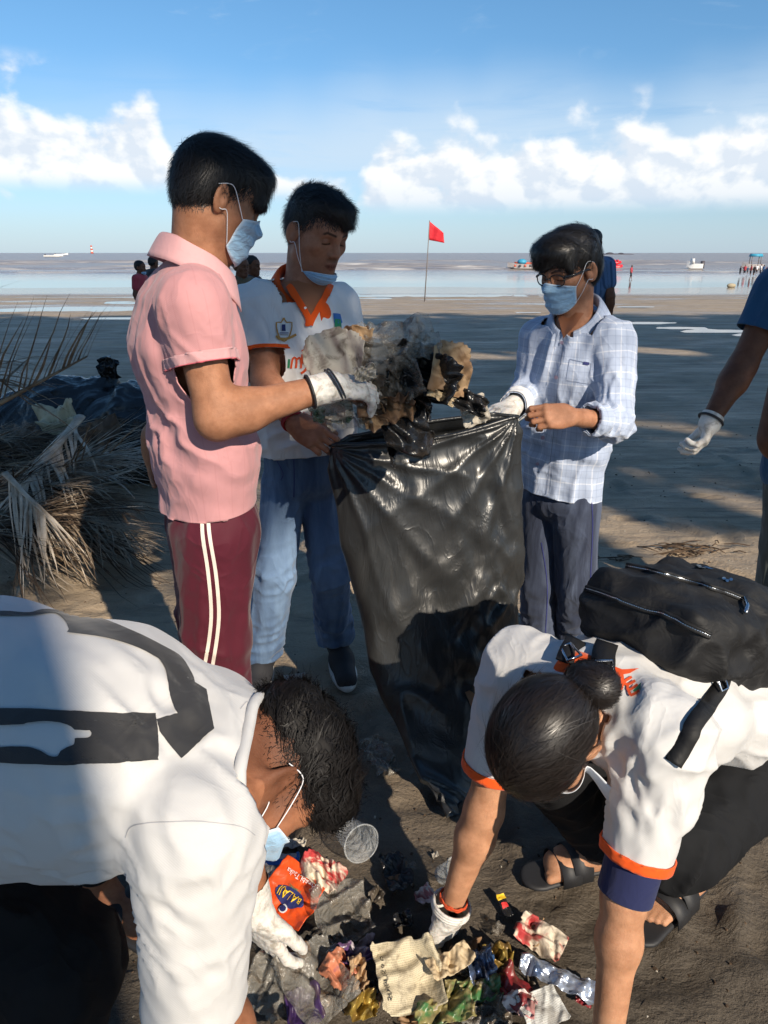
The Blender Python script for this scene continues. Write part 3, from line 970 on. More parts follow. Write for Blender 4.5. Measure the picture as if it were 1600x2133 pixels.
def skin_tones(V, c, M, s, lips=1, brow=1, stubble=0.0, lash=1, moustache=0.0, nape=0.0):
    """colour of lips, brows, lashes and shaved hair, by place on the head"""
    L = (V - c) @ M / s
    T = np.ones((len(V), 3))
    x, y, z = np.abs(L[:, 0]), L[:, 1], L[:, 2]
    inh = (np.abs(z) < .16) & (x < .1) & (np.abs(y) < .14)
    def mul(m, col):
        m = np.clip(m, 0, 1) * inh
        T[:] = T * (1 - m[:, None] * (1 - np.array(col)[None, :]))
    sm = lambda v, a, b: np.clip((v - a) / (b - a), 0, 1)
    if lips:
        m = sm(1 - ((L[:, 0] / .0235) ** 2 + ((z + .0615) / .0125) ** 2), 0, .35) * sm(y, .086, .092)
        mul(m, (.68, .50, .52))
        mul(sm(.0026 - np.abs(z + .0612), 0, .002) * sm(.024 - x, 0, .004) * sm(y, .084, .09), (.35, .3, .3))
    if moustache:
        mul(moustache * sm(.0085 - np.abs(z + .0435), 0, .005) * sm(.026 - x, 0, .008) * sm(y, .084, .09), (.42, .42, .45))
    if stubble:
        m = sm(-z, .02, .06) * sm(y, -.01, .03)
        mul(stubble * m, (.55, .55, .6))
    if nape:
        n_ = sm(z, -.075, -.01) * sm(-y, -.055, -.02) * sm(((x / .079) ** 2 + ((y + .012) / .101) ** 2 + ((z - .046) / .086) ** 2), .55, .8)
        mul(nape * n_, (.42, .40, .42))
    if lash:
        mul(sm(.0032 - np.abs(z - .0018 + .0012 * (x - .032) / .01), 0, .002) * sm(.0165 - np.abs(x - .032), 0, .004) * sm(y, .078, .084), (.10, .09, .09))
        mul(.45 * sm(1 - (((x - .032) / .021) ** 2 + ((z - .010) / .014) ** 2), 0, .5) * sm(y, .06, .07), (.55, .5, .5))
    if brow:
        zz = .0300 + .006 * np.clip((x - .012) / .035, 0, 1) - .010 * np.clip((x - .040) / .015, 0, 1)
        mul(sm(.0052 - np.abs(z - zz), 0, .003) * sm(x, .009, .014) * sm(.054 - x, 0, .006) * sm(y, .05, .06), (.12, .11, .12))
    return T

def arm_sdf(S, sh, el, wr, r=(.050, .040, .026), k=.03):
    S.cone(sh, el, r[0], r[1], k)
    mid = el + (wr - el) * 0.28
    S.cone(el, mid, r[1] * .98, r[1] * 1.02, k)
    ax = nrm(wr - el)
    S.cone(mid, wr, r[1] * 1.02, r[2], k)

def hand_sdf(S, wr, d, n, th, curls, thumb=(0.6, 0.3), spread=0.06, s=1.0, grow=0.0):
    """fingers chained out of the palm; d wrist to knuckles, n where the palm looks, th thumb side; curls per finger (3 bends each, radians)"""
    d = nrm(d); n = nrm(n - d * np.dot(n, d)); th = nrm(th - d * np.dot(th, d) - n * np.dot(th, n))
    g = grow
    offs = (.030, .010, -.010, -.028); reach = (.086, .090, .085, .076)
    lens = ((.044, .026, .021), (.047, .030, .022), (.043, .028, .021), (.034, .021, .019))
    S.ell(wr + d * .045 * s - n * .002, np.array([.040, .048, .0135]) * s + g, np.stack([th, d, n], 1), .015)
    for i in range(4):
        kn = wr + (d * reach[i] + th * offs[i]) * s
        S.cone(wr + th * offs[i] * .55 * s + d * .008 * s, kn, .0150 * s + g, .0112 * s + g, .012)
        a = 0.0; p = kn; yaw = spread * (1.5 - i)
        for j in range(3):
            a += curls[i][j]
            dd = nrm((d * math.cos(yaw) + th * math.sin(yaw)) * math.cos(a) + n * math.sin(a))
            q = p + dd * lens[i][j] * s
            r0 = (.0098, .0086, .0076)[j]; r1 = (.0086, .0076, .0066)[j]
            S.cone(p, q, r0 * s + g, r1 * s + g, .004)
            p = q
    b0 = wr + (d * .022 + th * .024 + n * .004) * s
    out, inn = thumb
    d1 = nrm(d * .75 + th * out + n * inn)
    b1 = b0 + d1 * .044 * s
    d2 = nrm(d * .95 + th * out * .35 + n * inn * 1.3)
    b2 = b1 + d2 * .034 * s
    d3 = nrm(d + th * out * .05 + n * inn * 1.5)
    b3 = b2 + d3 * .028 * s
    S.cone(b0, b1, .0175 * s + g, .0125 * s + g, .014)
    S.cone(b1, b2, .0120 * s + g, .0100 * s + g, .005)
    S.cone(b2, b3, .0100 * s + g, .0080 * s + g, .004)
    return b3

def ribbons(name, S, roots, flow, n_seg, seg, width, lift, mat, parent, seed=0, jitter=0.25, iso=0.0, curl=None):
    """thin strands combed along a surface"""
    rr = np.random.default_rng(seed)
    p = roots.copy(); N = len(p)
    ln = seg * rr.uniform(0.6, 1.25, (N, 1))
    pts = []; nr = []
    jit = rr.normal(0, jitter, (N, 3)); lif = rr.uniform(0.1, 1.0, N)
    for i in range(n_seg + 1):
        g = S.grad(p, 0.003)
        t = flow(p, i / n_seg) + jit
        if curl is not None: t = t + curl(p, i / n_seg, rr)
        t = t - g * (t * g).sum(1, keepdims=True)
        t /= np.linalg.norm(t, axis=1, keepdims=True) + 1e-9
        d = S.at(p)
        tgt = iso + lift * lif * (0.15 + (i / n_seg) ** 1.3)
        p = p + g * (tgt - d)[:, None]
        pts.append(p.copy()); nr.append(g)
        p = p + t * ln
    pts = np.stack(pts, 1); nr = np.stack(nr, 1)
    tg = np.gradient(pts, axis=1); tg /= np.linalg.norm(tg, axis=2, keepdims=True) + 1e-9
    sd = np.cross(tg, nr); sd /= np.linalg.norm(sd, axis=2, keepdims=True) + 1e-9
    w = (width * (1 - 0.85 * np.linspace(0, 1, n_seg + 1) ** 2))[None, :, None] * rr.uniform(.6, 1.2, (N, 1, 1))
    a, b = pts - sd * w / 2, pts + sd * w / 2
    V = np.stack([a, b], 2).reshape(-1, 3)
    k = (np.arange(N)[:, None] * (n_seg + 1) + np.arange(n_seg)[None, :]).ravel() * 2
    Fq = np.stack([k, k + 1, k + 3, k + 2], 1)
    return mesh_obj(name, V, Fq, mat, parent, attrs={'rnd': np.repeat(rr.uniform(0, 1, N), (n_seg + 1) * 2)})

def hairline(parent, S, Hs, V, Fq, c, M, s, mat, n=1500, seed=5, reach=.012, zmin=-.075, down=A3(0, -.1, -1)):
    """fine short hairs on the skin along the edge of the hair"""
    L = lambda q: (q - c) @ M / s
    def msk(q):
        l = L(q); d = Hs.at(q)
        return ((d > -.002) & (d < reach) & (l[:, 2] > zmin) & (np.linalg.norm(l, axis=1) < .17)).astype(float) * np.clip(1.1 - d / reach, 0.05, 1) + 1e-12
    roots = surface_roots(V, Fq, n, msk, seed)
    ribbons('fine_hairs', S, roots, lambda p, t: np.tile(M @ down, (len(p), 1)), 2, .004, .0010, .003, MATS[mat], parent, seed, .5)

def surface_roots(V, Fq, n, mask=None, seed=0):
    rr = np.random.default_rng(seed)
    c = V[Fq].mean(1)
    ar = np.linalg.norm(np.cross(V[Fq[:, 2]] - V[Fq[:, 0]], V[Fq[:, 3]] - V[Fq[:, 1]]), axis=1)
    if mask is not None: ar = ar * mask(c)
    pr = ar / ar.sum()
    i = rr.choice(len(Fq), n, p=pr)
    w = rr.dirichlet((1, 1, 1, 1), n)
    return (V[Fq[i]] * w[:, :, None]).sum(1)

def _smooth3(pts, n=4):
    pts = [np.asarray(p, float) for p in pts]; out = []
    for i in range(len(pts) - 1):
        p0, p1, p2, p3 = pts[max(i - 1, 0)], pts[i], pts[i + 1], pts[min(i + 2, len(pts) - 1)]
        for k in range(n):
            t = k / n
            out.append(0.5 * ((2 * p1) + (-p0 + p2) * t + (2 * p0 - 5 * p1 + 4 * p2 - p3) * t * t + (-p0 + 3 * p1 - 3 * p2 + p3) * t ** 3))
    out.append(pts[-1]); return out

def rim_tube(V, Fq, p, n, c, rad, r, name, mat, parent, flat=1.0):
    """a bound edge along an opening that was cut at plane (p, n)"""
    used = np.unique(Fq); n = nrm(n); q = V[used]
    m = (np.abs((q - p) @ n) < 2e-4) & (np.linalg.norm(q - c, axis=1) < rad)
    q = q[m]
    if len(q) < 8: return None
    a = nrm(np.cross(n, A3(.3, .5, .8))); b = np.cross(n, a); cc = q.mean(0)
    ang = np.arctan2((q - cc) @ b, (q - cc) @ a); dist = np.linalg.norm(q - cc, axis=1)
    ring = []
    for k in range(48):
        t = -math.pi + 2 * math.pi * (k + .5) / 48
        w_ = np.exp(-(np.angle(np.exp(1j * (ang - t))) / .12) ** 2) + 1e-9
        d = (dist * w_).sum() / w_.sum(); ring.append(cc + d * (math.cos(t) * a + math.sin(t) * b))
    ring.append(ring[0])
    mb = MB(); mb.tube(ring, r, 8, False, n, flat)
    return mb.obj(name, MATS[mat], parent)

def face_mask(parent, c, M, s, S, top=.004, bot=-.118, half=1.15, drop=0.0, fwd=0.0, mat='mask_blue', chin=False, loops=True, ear_z=.02, loop_sides=(-1, 1)):
    """pleated surgical mask laid over the face, with its ear loops"""
    nu, nv = 44, 26
    w = toworld(c, M, s)
    V = []; edge = []
    for j in range(nv):
        v = j / (nv - 1)
        for i in range(nu):
            u = -1 + 2 * i / (nu - 1)
            zt = top - .020 * abs(u) ** 2.2; zb = bot + .030 * abs(u) ** 2
            if not chin:
                zt += .010 * math.exp(-(u / .18) ** 2)
            z = zt + (zb - zt) * v
            phi = u * half
            pleat = .0048 * (abs(((v * 4.0 + 0.15) % 1.0) - 0.5) * 2) * (1 - abs(u) ** 4)
            V.append((phi, z, pleat, u, v)); edge.append(max(0, 1 - min(v, 1 - v) * 16) + max(0, 1 - (1 - abs(u)) * 14))
    V = np.array(V)
    # distance from the head's axis: march in from outside
    dirs = np.stack([np.sin(V[:, 0]), np.cos(V[:, 0]), np.zeros(len(V))], 1)
    org = np.stack([0 * V[:, 0], np.full(len(V), .015 + fwd), V[:, 1] + drop], 1)
    r = np.full(len(V), .17)
    for _ in range(40):
        p = c + ((org + dirs * r[:, None]) * s) @ M.T
        d = S.at(p) / s
        r = np.maximum(r - np.clip(d - .004, -0.004, 0.02) * .8, .03)
    r = r.reshape(nv, nu)
    # the sheet spans hollows instead of following every one of them
    env = r.copy()
    for _ in range(14):
        sm = env.copy()
        sm[1:-1] = (env[:-2] + env[2:]) / 2
        sm[:, 1:-1] = (sm[:, 1:-1] + (env[:, :-2] + env[:, 2:]) / 2) / 2
        env = np.maximum(r, sm)
    bulge = np.array([.006 * math.sin(math.pi * q) for q in V[:, 4]]).reshape(nv, nu) * (1 - np.abs(V[:, 3].reshape(nv, nu)) ** 2)
    rad = (env + bulge).ravel() + V[:, 2]
    pl = c + ((org + dirs * rad[:, None]) * s) @ M.T
    i = np.arange(nu * nv).reshape(nv, nu)
    Fq = np.stack([i[:-1, :-1], i[1:, :-1], i[1:, 1:], i[:-1, 1:]], -1).reshape(-1, 4)
    o = mesh_obj('face_mask', pl, Fq, MATS[mat], parent, attrs={'edge': np.clip(edge, 0, 1)})
    add_mod(o, 'SOLIDIFY', thickness=0.0012, offset=0)
    if loops:
        for sd, col in ((-1, 0), (1, nu - 1)):
            if sd not in loop_sides: continue
            mb = MB()
            ear = w(sd * .086, -.022, ear_z)
            for row in (1, nv - 2):
                a = pl[i[row, col]]
                zz = .026 if row == 1 else -.034
                q1, q2, q3 = w(sd * .0840, .008, ear_z + zz * .9), w(sd * .0865, -.008, ear_z + zz), w(sd * .084, -.030, ear_z + zz * .55)
                ctl = [a, a * .5 + q1 * .5 + M @ A3(sd * .003, 0, 0), q1, q2, q3]
                mb.tube(_smooth3(ctl, 4), .0009, 6)
            mb.obj('ear_loop', MATS['elastic'], o)
    return o

def cloth_coords(V, center_axis, segs):
    """cloth length coordinates (cu around, cv along) for the torso and each sleeve"""
    (a, b, fwd) = center_axis
    ax = nrm(b - a); f = nrm(fwd - ax * np.dot(fwd, ax)); r = np.cross(f, ax)
    q = V - a
    cu = np.arctan2(q @ r, q @ f) * 0.155; cv = q @ ax
    best = np.full(len(V), 1e9)
    for (p0, p1, rad, ref) in segs:
        d = p1 - p0; L = np.dot(d, d); t = ((V - p0) @ d) / L
        tc = np.clip(t, 0, 1.15)
        dist = np.linalg.norm(V - p0 - tc[:, None] * d, axis=1)
        m = (dist < rad) & (t > -0.12) & (dist < best)
        axs = nrm(d); f2 = nrm(ref - axs * np.dot(ref, axs)); r2 = np.cross(f2, axs)
        qq = V - p0
        cu[m] = (np.arctan2(qq @ r2, qq @ f2) * 0.068)[m] + 0.5; cv[m] = (qq @ axs)[m]
        best[m] = dist[m]
    return cu, cv

def near_seg(V, a, b, r, t0=0.0, t1=9.0):
    d = b - a; t = ((V - a) @ d) / np.dot(d, d)
    dist = np.linalg.norm(V - a - t[:, None] * d, axis=1)
    return (dist < r) & (t > t0) & (t < t1)

def sleeve_of(V, a, b, torso, t0=.3, r=.125):
    """vertices of a sleeve or leg that do not lie on the trunk of the garment"""
    return near_seg(V, a, b, r, t0, 1.3) & (torso.at(V) > .010)

def near_w(V, a, b, r, t0, t1, soft=.04):
    """soft version of near_seg, 0 to 1"""
    d = b - a; t = ((V - a) @ d) / np.dot(d, d)
    dist = np.linalg.norm(V - a - t[:, None] * d, axis=1)
    sm = lambda q: np.clip(q, 0, 1) ** 2 * (3 - 2 * np.clip(q, 0, 1))
    return sm((r - dist) / soft) * sm((t - t0) / .25 + .5) * sm((t1 - t) / .25 + .5)

def copy_sdf(S):
    n = Sdf(); n.ops = list(S.ops); return n

def round_neck(V, c, r):
    return np.linalg.norm((V - c)[:, :2], axis=1) < r

def seg_t(V, a, b):
    d = b - a; return ((V - a) @ d) / np.dot(d, d)

def split_obj(V, Fq, mask_v, names, mats, parent, lift=0.0, attrs=None, solid=0.003):
    """one garment as two parts: the faces whose vertices all lie in the mask become the second"""
    fm = mask_v[Fq].all(1)
    N = normals(V, Fq)
    outs = []
    for sel, nm, mt, lf in ((~fm, names[0], mats[0], 0.0), (fm, names[1], mats[1], lift)):
        if not sel.any(): outs.append(None); continue
        v, f, used = keep_faces(V, Fq, sel)
        v = v + N[used] * lf
        o = mesh_obj(nm, v, f, MATS[mt], parent if not outs else outs[0], attrs={k: a[used] for k, a in (attrs or {}).items()})
        if solid: add_mod(o, 'SOLIDIFY', thickness=solid, offset=-1)
        outs.append(o)
    return outs

def cuff_band(V, Fq, a, b, t0, t1, rad, name, mat, parent, lift=.0025, attrs=None, solid=.003):
    """the strip of a sleeve or leg between two cross planes, as a trim of its own lying on it"""
    N = normals(V, Fq)
    reg = near_seg(V, a, b, rad, t0 - .12, t1 + .12)
    fm = reg[Fq].all(1)
    v, f, used = keep_faces(V, Fq, fm)
    ax = b - a
    rel = v - a; rad_ = rel - np.outer(rel @ ax / np.dot(ax, ax), ax)
    v = v + lift * rad_ / (np.linalg.norm(rad_, axis=1, keepdims=True) + 1e-9)
    v, f = cut_mesh(v, f, a + ax * t1, ax); v, f = cut_mesh(v, f, a + ax * t0, -ax)
    v, f, u2 = keep_faces(v, f, np.ones(len(f), bool))
    o = mesh_obj(name, v, f, MATS[mat], parent, attrs={k: q[used][u2] for k, q in (attrs or {}).items()})
    if solid: add_mod(o, 'SOLIDIFY', thickness=solid, offset=0)
    return o

def collar(parent, c, M, mat, r=(.066, .072), rise=.032, fall=.045, flare=.032, gap=0.42, gap2=0.25, front_drop=.045, n=48, name='collar', attrs=None, lean=0.0, point=.02):
    """turned-down shirt collar: M columns right, forward, up of the neck"""
    rows = [(0.000, 0.0, 0), (0.003, 1.0, 0), (0.012, 0.95, 1), (0.5, 0.35, 2), (1.0, 0.0, 3)]
    V = []; cu = []; cv = []
    for i in range(n + 1):
        u = -1 + 2 * i / n
        a = math.pi * u * (1 - gap / math.pi / 1.0)          # opening at the front: a=+-pi is front
        fr = abs(u) ** 3                                       # 1 at the two front ends
        for k in range(6):
            t = (0, 1, 1.15, 1.6, 2.1, 2.6)[k]
            if t <= 1:
                rad = np.array(r); z = rise * t
            else:
                q = (t - 1) / 1.6
                rad = np.array(r) + .006 + flare * q; z = rise * (1 - .04) - (fall + point * fr) * q ** 1.2
            x = math.sin(a) * rad[0]; y = -math.cos(a) * rad[1]
            zz = z - front_drop * (0.5 - 0.5 * math.cos(a)) ** 1.5
            V.append(c + M @ A3(x, y, zz)); cu.append(a * .07); cv.append(z)
    m = 6
    Fq = [(i * m + k, i * m + k + 1, (i + 1) * m + k + 1, (i + 1) * m + k) for i in range(n) for k in range(m - 1)]
    o = mesh_obj(name, V, Fq, MATS[mat], parent, attrs={'cu': np.array(cu), 'cv': np.array(cv)})
    add_mod(o, 'SUBSURF', levels=1, render_levels=1)
    add_mod(o, 'SOLIDIFY', thickness=0.003, offset=0)
    return o

def decal(name, verts2, faces, origin, ux, uy, bvh, mat, parent, lift=0.0018, direction=None, fine=0.012):
    """flat print laid on a garment: 2D outline (metres) projected on its surface"""
    bm = bmesh.new()
    vs = [bm.verts.new((p[0], p[1], 0)) for p in verts2]
    for f in faces:
        try: bm.faces.new([vs[i] for i in f])
        except ValueError: pass
    bmesh.ops.triangulate(bm, faces=bm.faces[:])
    for _ in range(5):
        lo = [e for e in bm.edges if e.calc_length() > fine]
        if not lo: break
        bmesh.ops.subdivide_edges(bm, edges=lo, cuts=1)
        bmesh.ops.triangulate(bm, faces=bm.faces[:])
    ux, uy = nrm(ux), nrm(uy)
    dr = nrm(direction if direction is not None else -np.cross(ux, uy))
    for v in bm.verts:
        p = np.asarray(origin) + ux * v.co.x + uy * v.co.y
        hit = bvh.ray_cast(Vector(p - dr * 0.35), Vector(dr))
        if hit[0] is None:
            hit = bvh.find_nearest(Vector(p))
        q = np.array(hit[0]) - dr * lift * 0.5
        nn = np.array(hit[1]);  nn = nn if np.dot(nn, dr) < 0 else -nn
        v.co = q + nn * lift
    me = bpy.data.meshes.new(name); bm.to_mesh(me); bm.free()
    me.materials.append(MATS[mat])
    o = bpy.data.objects.new(name, me); COL.objects.link(o); o.parent = parent
    return o

def text2d(s, size, res=2):
    cu = bpy.data.curves.new('t', 'FONT'); cu.body = s; cu.size = size; cu.align_x = 'CENTER'; cu.align_y = 'CENTER'; cu.resolution_u = res
    ob = bpy.data.objects.new('t', cu); COL.objects.link(ob)
    dg = bpy.context.evaluated_depsgraph_get()
    me = ob.evaluated_get(dg).to_mesh()
    v = [(q.co.x, q.co.y) for q in me.vertices]; f = [tuple(p.vertices) for p in me.polygons]
    ob.evaluated_get(dg).to_mesh_clear()
    bpy.data.objects.remove(ob); bpy.data.curves.remove(cu)
    return v, f

def stroke2d(pts, w, closed=False):
    """thick line as quads"""
    pts = [np.array(p, float) for p in pts]; n = len(pts)
    V = []; Fq = []
    ww = w if hasattr(w, '__len__') else [w] * n
    for i in range(n):
        a = pts[(i - 1) % n] if (closed or i > 0) else pts[i]; b = pts[(i + 1) % n] if (closed or i < n - 1) else pts[i]
        t = b - a; t = t / (np.linalg.norm(t) + 1e-9); s = np.array([-t[1], t[0]])
        V += [tuple(pts[i] - s * ww[i] / 2), tuple(pts[i] + s * ww[i] / 2)]
    for i in range(n if closed else n - 1):
        j = (i + 1) % n
        Fq.append((2 * i, 2 * j, 2 * j + 1, 2 * i + 1))
    return V, Fq

def disc2d(r, n=24, c=(0, 0), ry=None):
    return [(c[0] + r * math.cos(2 * math.pi * k / n), c[1] + (ry or r) * math.sin(2 * math.pi * k / n)) for k in range(n)], [tuple(range(n))]

def bvh_of(V, Fq): return BVHTree.FromPolygons([tuple(v) for v in V], [tuple(int(i) for i in f) for f in Fq])

def shoe(parent, heel, toe, mat='shoe_black', sole='sole_white', s=1.0):
    d = nrm((toe - heel) * A3(1, 1, 0)); sd = A3(-d[1], d[0], 0); L = np.linalg.norm((toe - heel)[:2])
    S = Sdf(); up = A3(0, 0, 1)
    S.cone(heel + up * .05, heel + d * L * .45 + up * .048, .040, .040, .0, up, 1.25)
    S.cone(heel + d * L * .4 + up * .046, heel + d * L * .86 + up * .034, .042, .036, .03, sd, 1.08)
    S.cone(heel + up * .07, heel + d * .03 + up * .115, .040, .041, .03)
    S.box(heel + d * L * .45 - up * .1, (1, 1, .115), np.stack([d, sd, up], 1), .001, .004, 's')
    v, f = S.mesh(.006)
    o = mesh_obj('shoe', v, f, MATS[mat], parent)
    mb = []
    n = 28; V = []
    for z, e in ((.0, -.002), (.004, .004), (.020, .006), (.026, .001)):
        for k in range(n):
            a = 2 * math.pi * k / n
            u = (math.cos(a) * .5 + .5); w = .046 - .010 * (1 - u) + .004 * math.sin(u * 3)
            V.append(heel + d * (u * (L + .03) - .028 + e * math.cos(a)) + sd * math.sin(a) * (w + e) + up * (z + .018 * max(0, u - .75) ** 1.2))
    Fc = [(r * n + k, r * n + (k + 1) % n, (r + 1) * n + (k + 1) % n, (r + 1) * n + k) for r in range(3) for k in range(n)]
    Fc.append(tuple(range(n - 1, -1, -1))); Fc.append(tuple(3 * n + k for k in range(n)))
    mesh_obj('sole', V, Fc, MATS[sole], o)
    lc = MB()
    for i in range(5):
        p = heel + d * (L * .42 + i * .016) + up * (.098 - .0075 * i)
        lc.tube([p + sd * .022 - up * .006, p + up * .004, p - sd * .022 - up * .006], .003, 5)
    lc.obj('laces', MATS['rubber_black'], o)
    return o
UP = A3(0, 0, 1)
def pix_decal(name, verts_px, faces, bvh, mat, parent, lift=0.0015, fine=9.0):
    """print on a garment: its outline as the photo shows it, laid on the garment's surface"""
    bm = bmesh.new()
    vs = [bm.verts.new((p[0], p[1], 0)) for p in verts_px]
    from mathutils.geometry import tessellate_polygon
    for f in faces:
        tris = [f] if len(f) <= 3 else [[f[i] for i in tr] for tr in tessellate_polygon([[Vector((verts_px[i][0], verts_px[i][1], 0)) for i in f]])]
        for tr in tris:
            try: bm.faces.new([vs[i] for i in tr])
            except ValueError: pass
    for _ in range(6):
        lo = [e for e in bm.edges if e.calc_length() > fine]
        if not lo: break
        bmesh.ops.subdivide_edges(bm, edges=lo, cuts=1)
        bmesh.ops.triangulate(bm, faces=bm.faces[:])
    bad = []
    eye = Vector((0, 0, H))
    for v in bm.verts:
        d = Vector(nrm(P(v.co.x, v.co.y, 1.0) - A3(0, 0, H)))
        hit = bvh.ray_cast(eye, d)
        if hit[0] is None: bad.append(v); continue
        n = hit[1] if hit[1].dot(d) < 0 else -hit[1]
        v.co = hit[0] + n * lift
    bmesh.ops.delete(bm, geom=bad, context='VERTS')
    me = bpy.data.meshes.new(name); bm.to_mesh(me); bm.free()
    me.materials.append(MATS[mat])
    for p in me.polygons: p.use_smooth = True
    o = bpy.data.objects.new(name, me); COL.objects.link(o); o.parent = parent
    return o

def smooth_poly(pts, n=4):
    """closed or open Catmull-Rom through pixel points"""
    pts = [np.array(p, float) for p in pts]; out = []
    for i in range(len(pts) - 1):
        p0, p1, p2, p3 = pts[max(i - 1, 0)], pts[i], pts[i + 1], pts[min(i + 2, len(pts) - 1)]
        for k in range(n):
            t = k / n
            out.append(0.5 * ((2 * p1) + (-p0 + p2) * t + (2 * p0 - 5 * p1 + 4 * p2 - p3) * t * t + (-p0 + 3 * p1 - 3 * p2 + p3) * t ** 3))
    out.append(pts[-1]); return out

o_geo = {}
def body_mesh(parent, S, head_c, M, s, mat, hands=(), neck_z=-.085, tone=None, hf=.0030, hc=.0065, extra=()):
    """one continuous skin: head finely meshed, the rest coarser"""
    lo, hi = S.bounds(.03)
    z0 = head_c[2] + neck_z
    z0 = np.round(z0, 3)
    parts = []
    hl = np.maximum(lo, head_c - .17); hh = head_c + .19; hl[2] = z0
    parts.append(S.mesh(hf, hl, hh))
    l2, h2 = lo.copy(), hi.copy(); h2[2] = z0 + hc * 2
    v, f = S.mesh(hc, l2, h2)
    parts.append((relax(v, f, 1, .3), f))
    for Sh in hands:
        v, f = Sh.mesh(.0030); parts.append((v, f))
    for p in extra: parts.append(p)
    V, Fq = join(*parts)
    T = skin_tones(V, head_c, M, s, **(tone or {}))
    o = mesh_obj('body', V, Fq, MATS[mat], parent, attrs={'tone': T})
    o_geo[parent.name] = parts[0]
    return o

def hair_cap(parent, Sh, M, c, s, mat, h=.0042, amp=.004, seed=1, freq=90, name='hair'):
    V, Fq = Sh.mesh(h)
    N = normals(V, Fq)
    L = (V - c) @ M
    V2 = V + N * (amp * (fbm(L * [freq, freq, freq * .35], 3, seed) - .5) * 2)[:, None]
    return V, Fq, mesh_obj(name, V2, Fq, MATS[mat], parent)

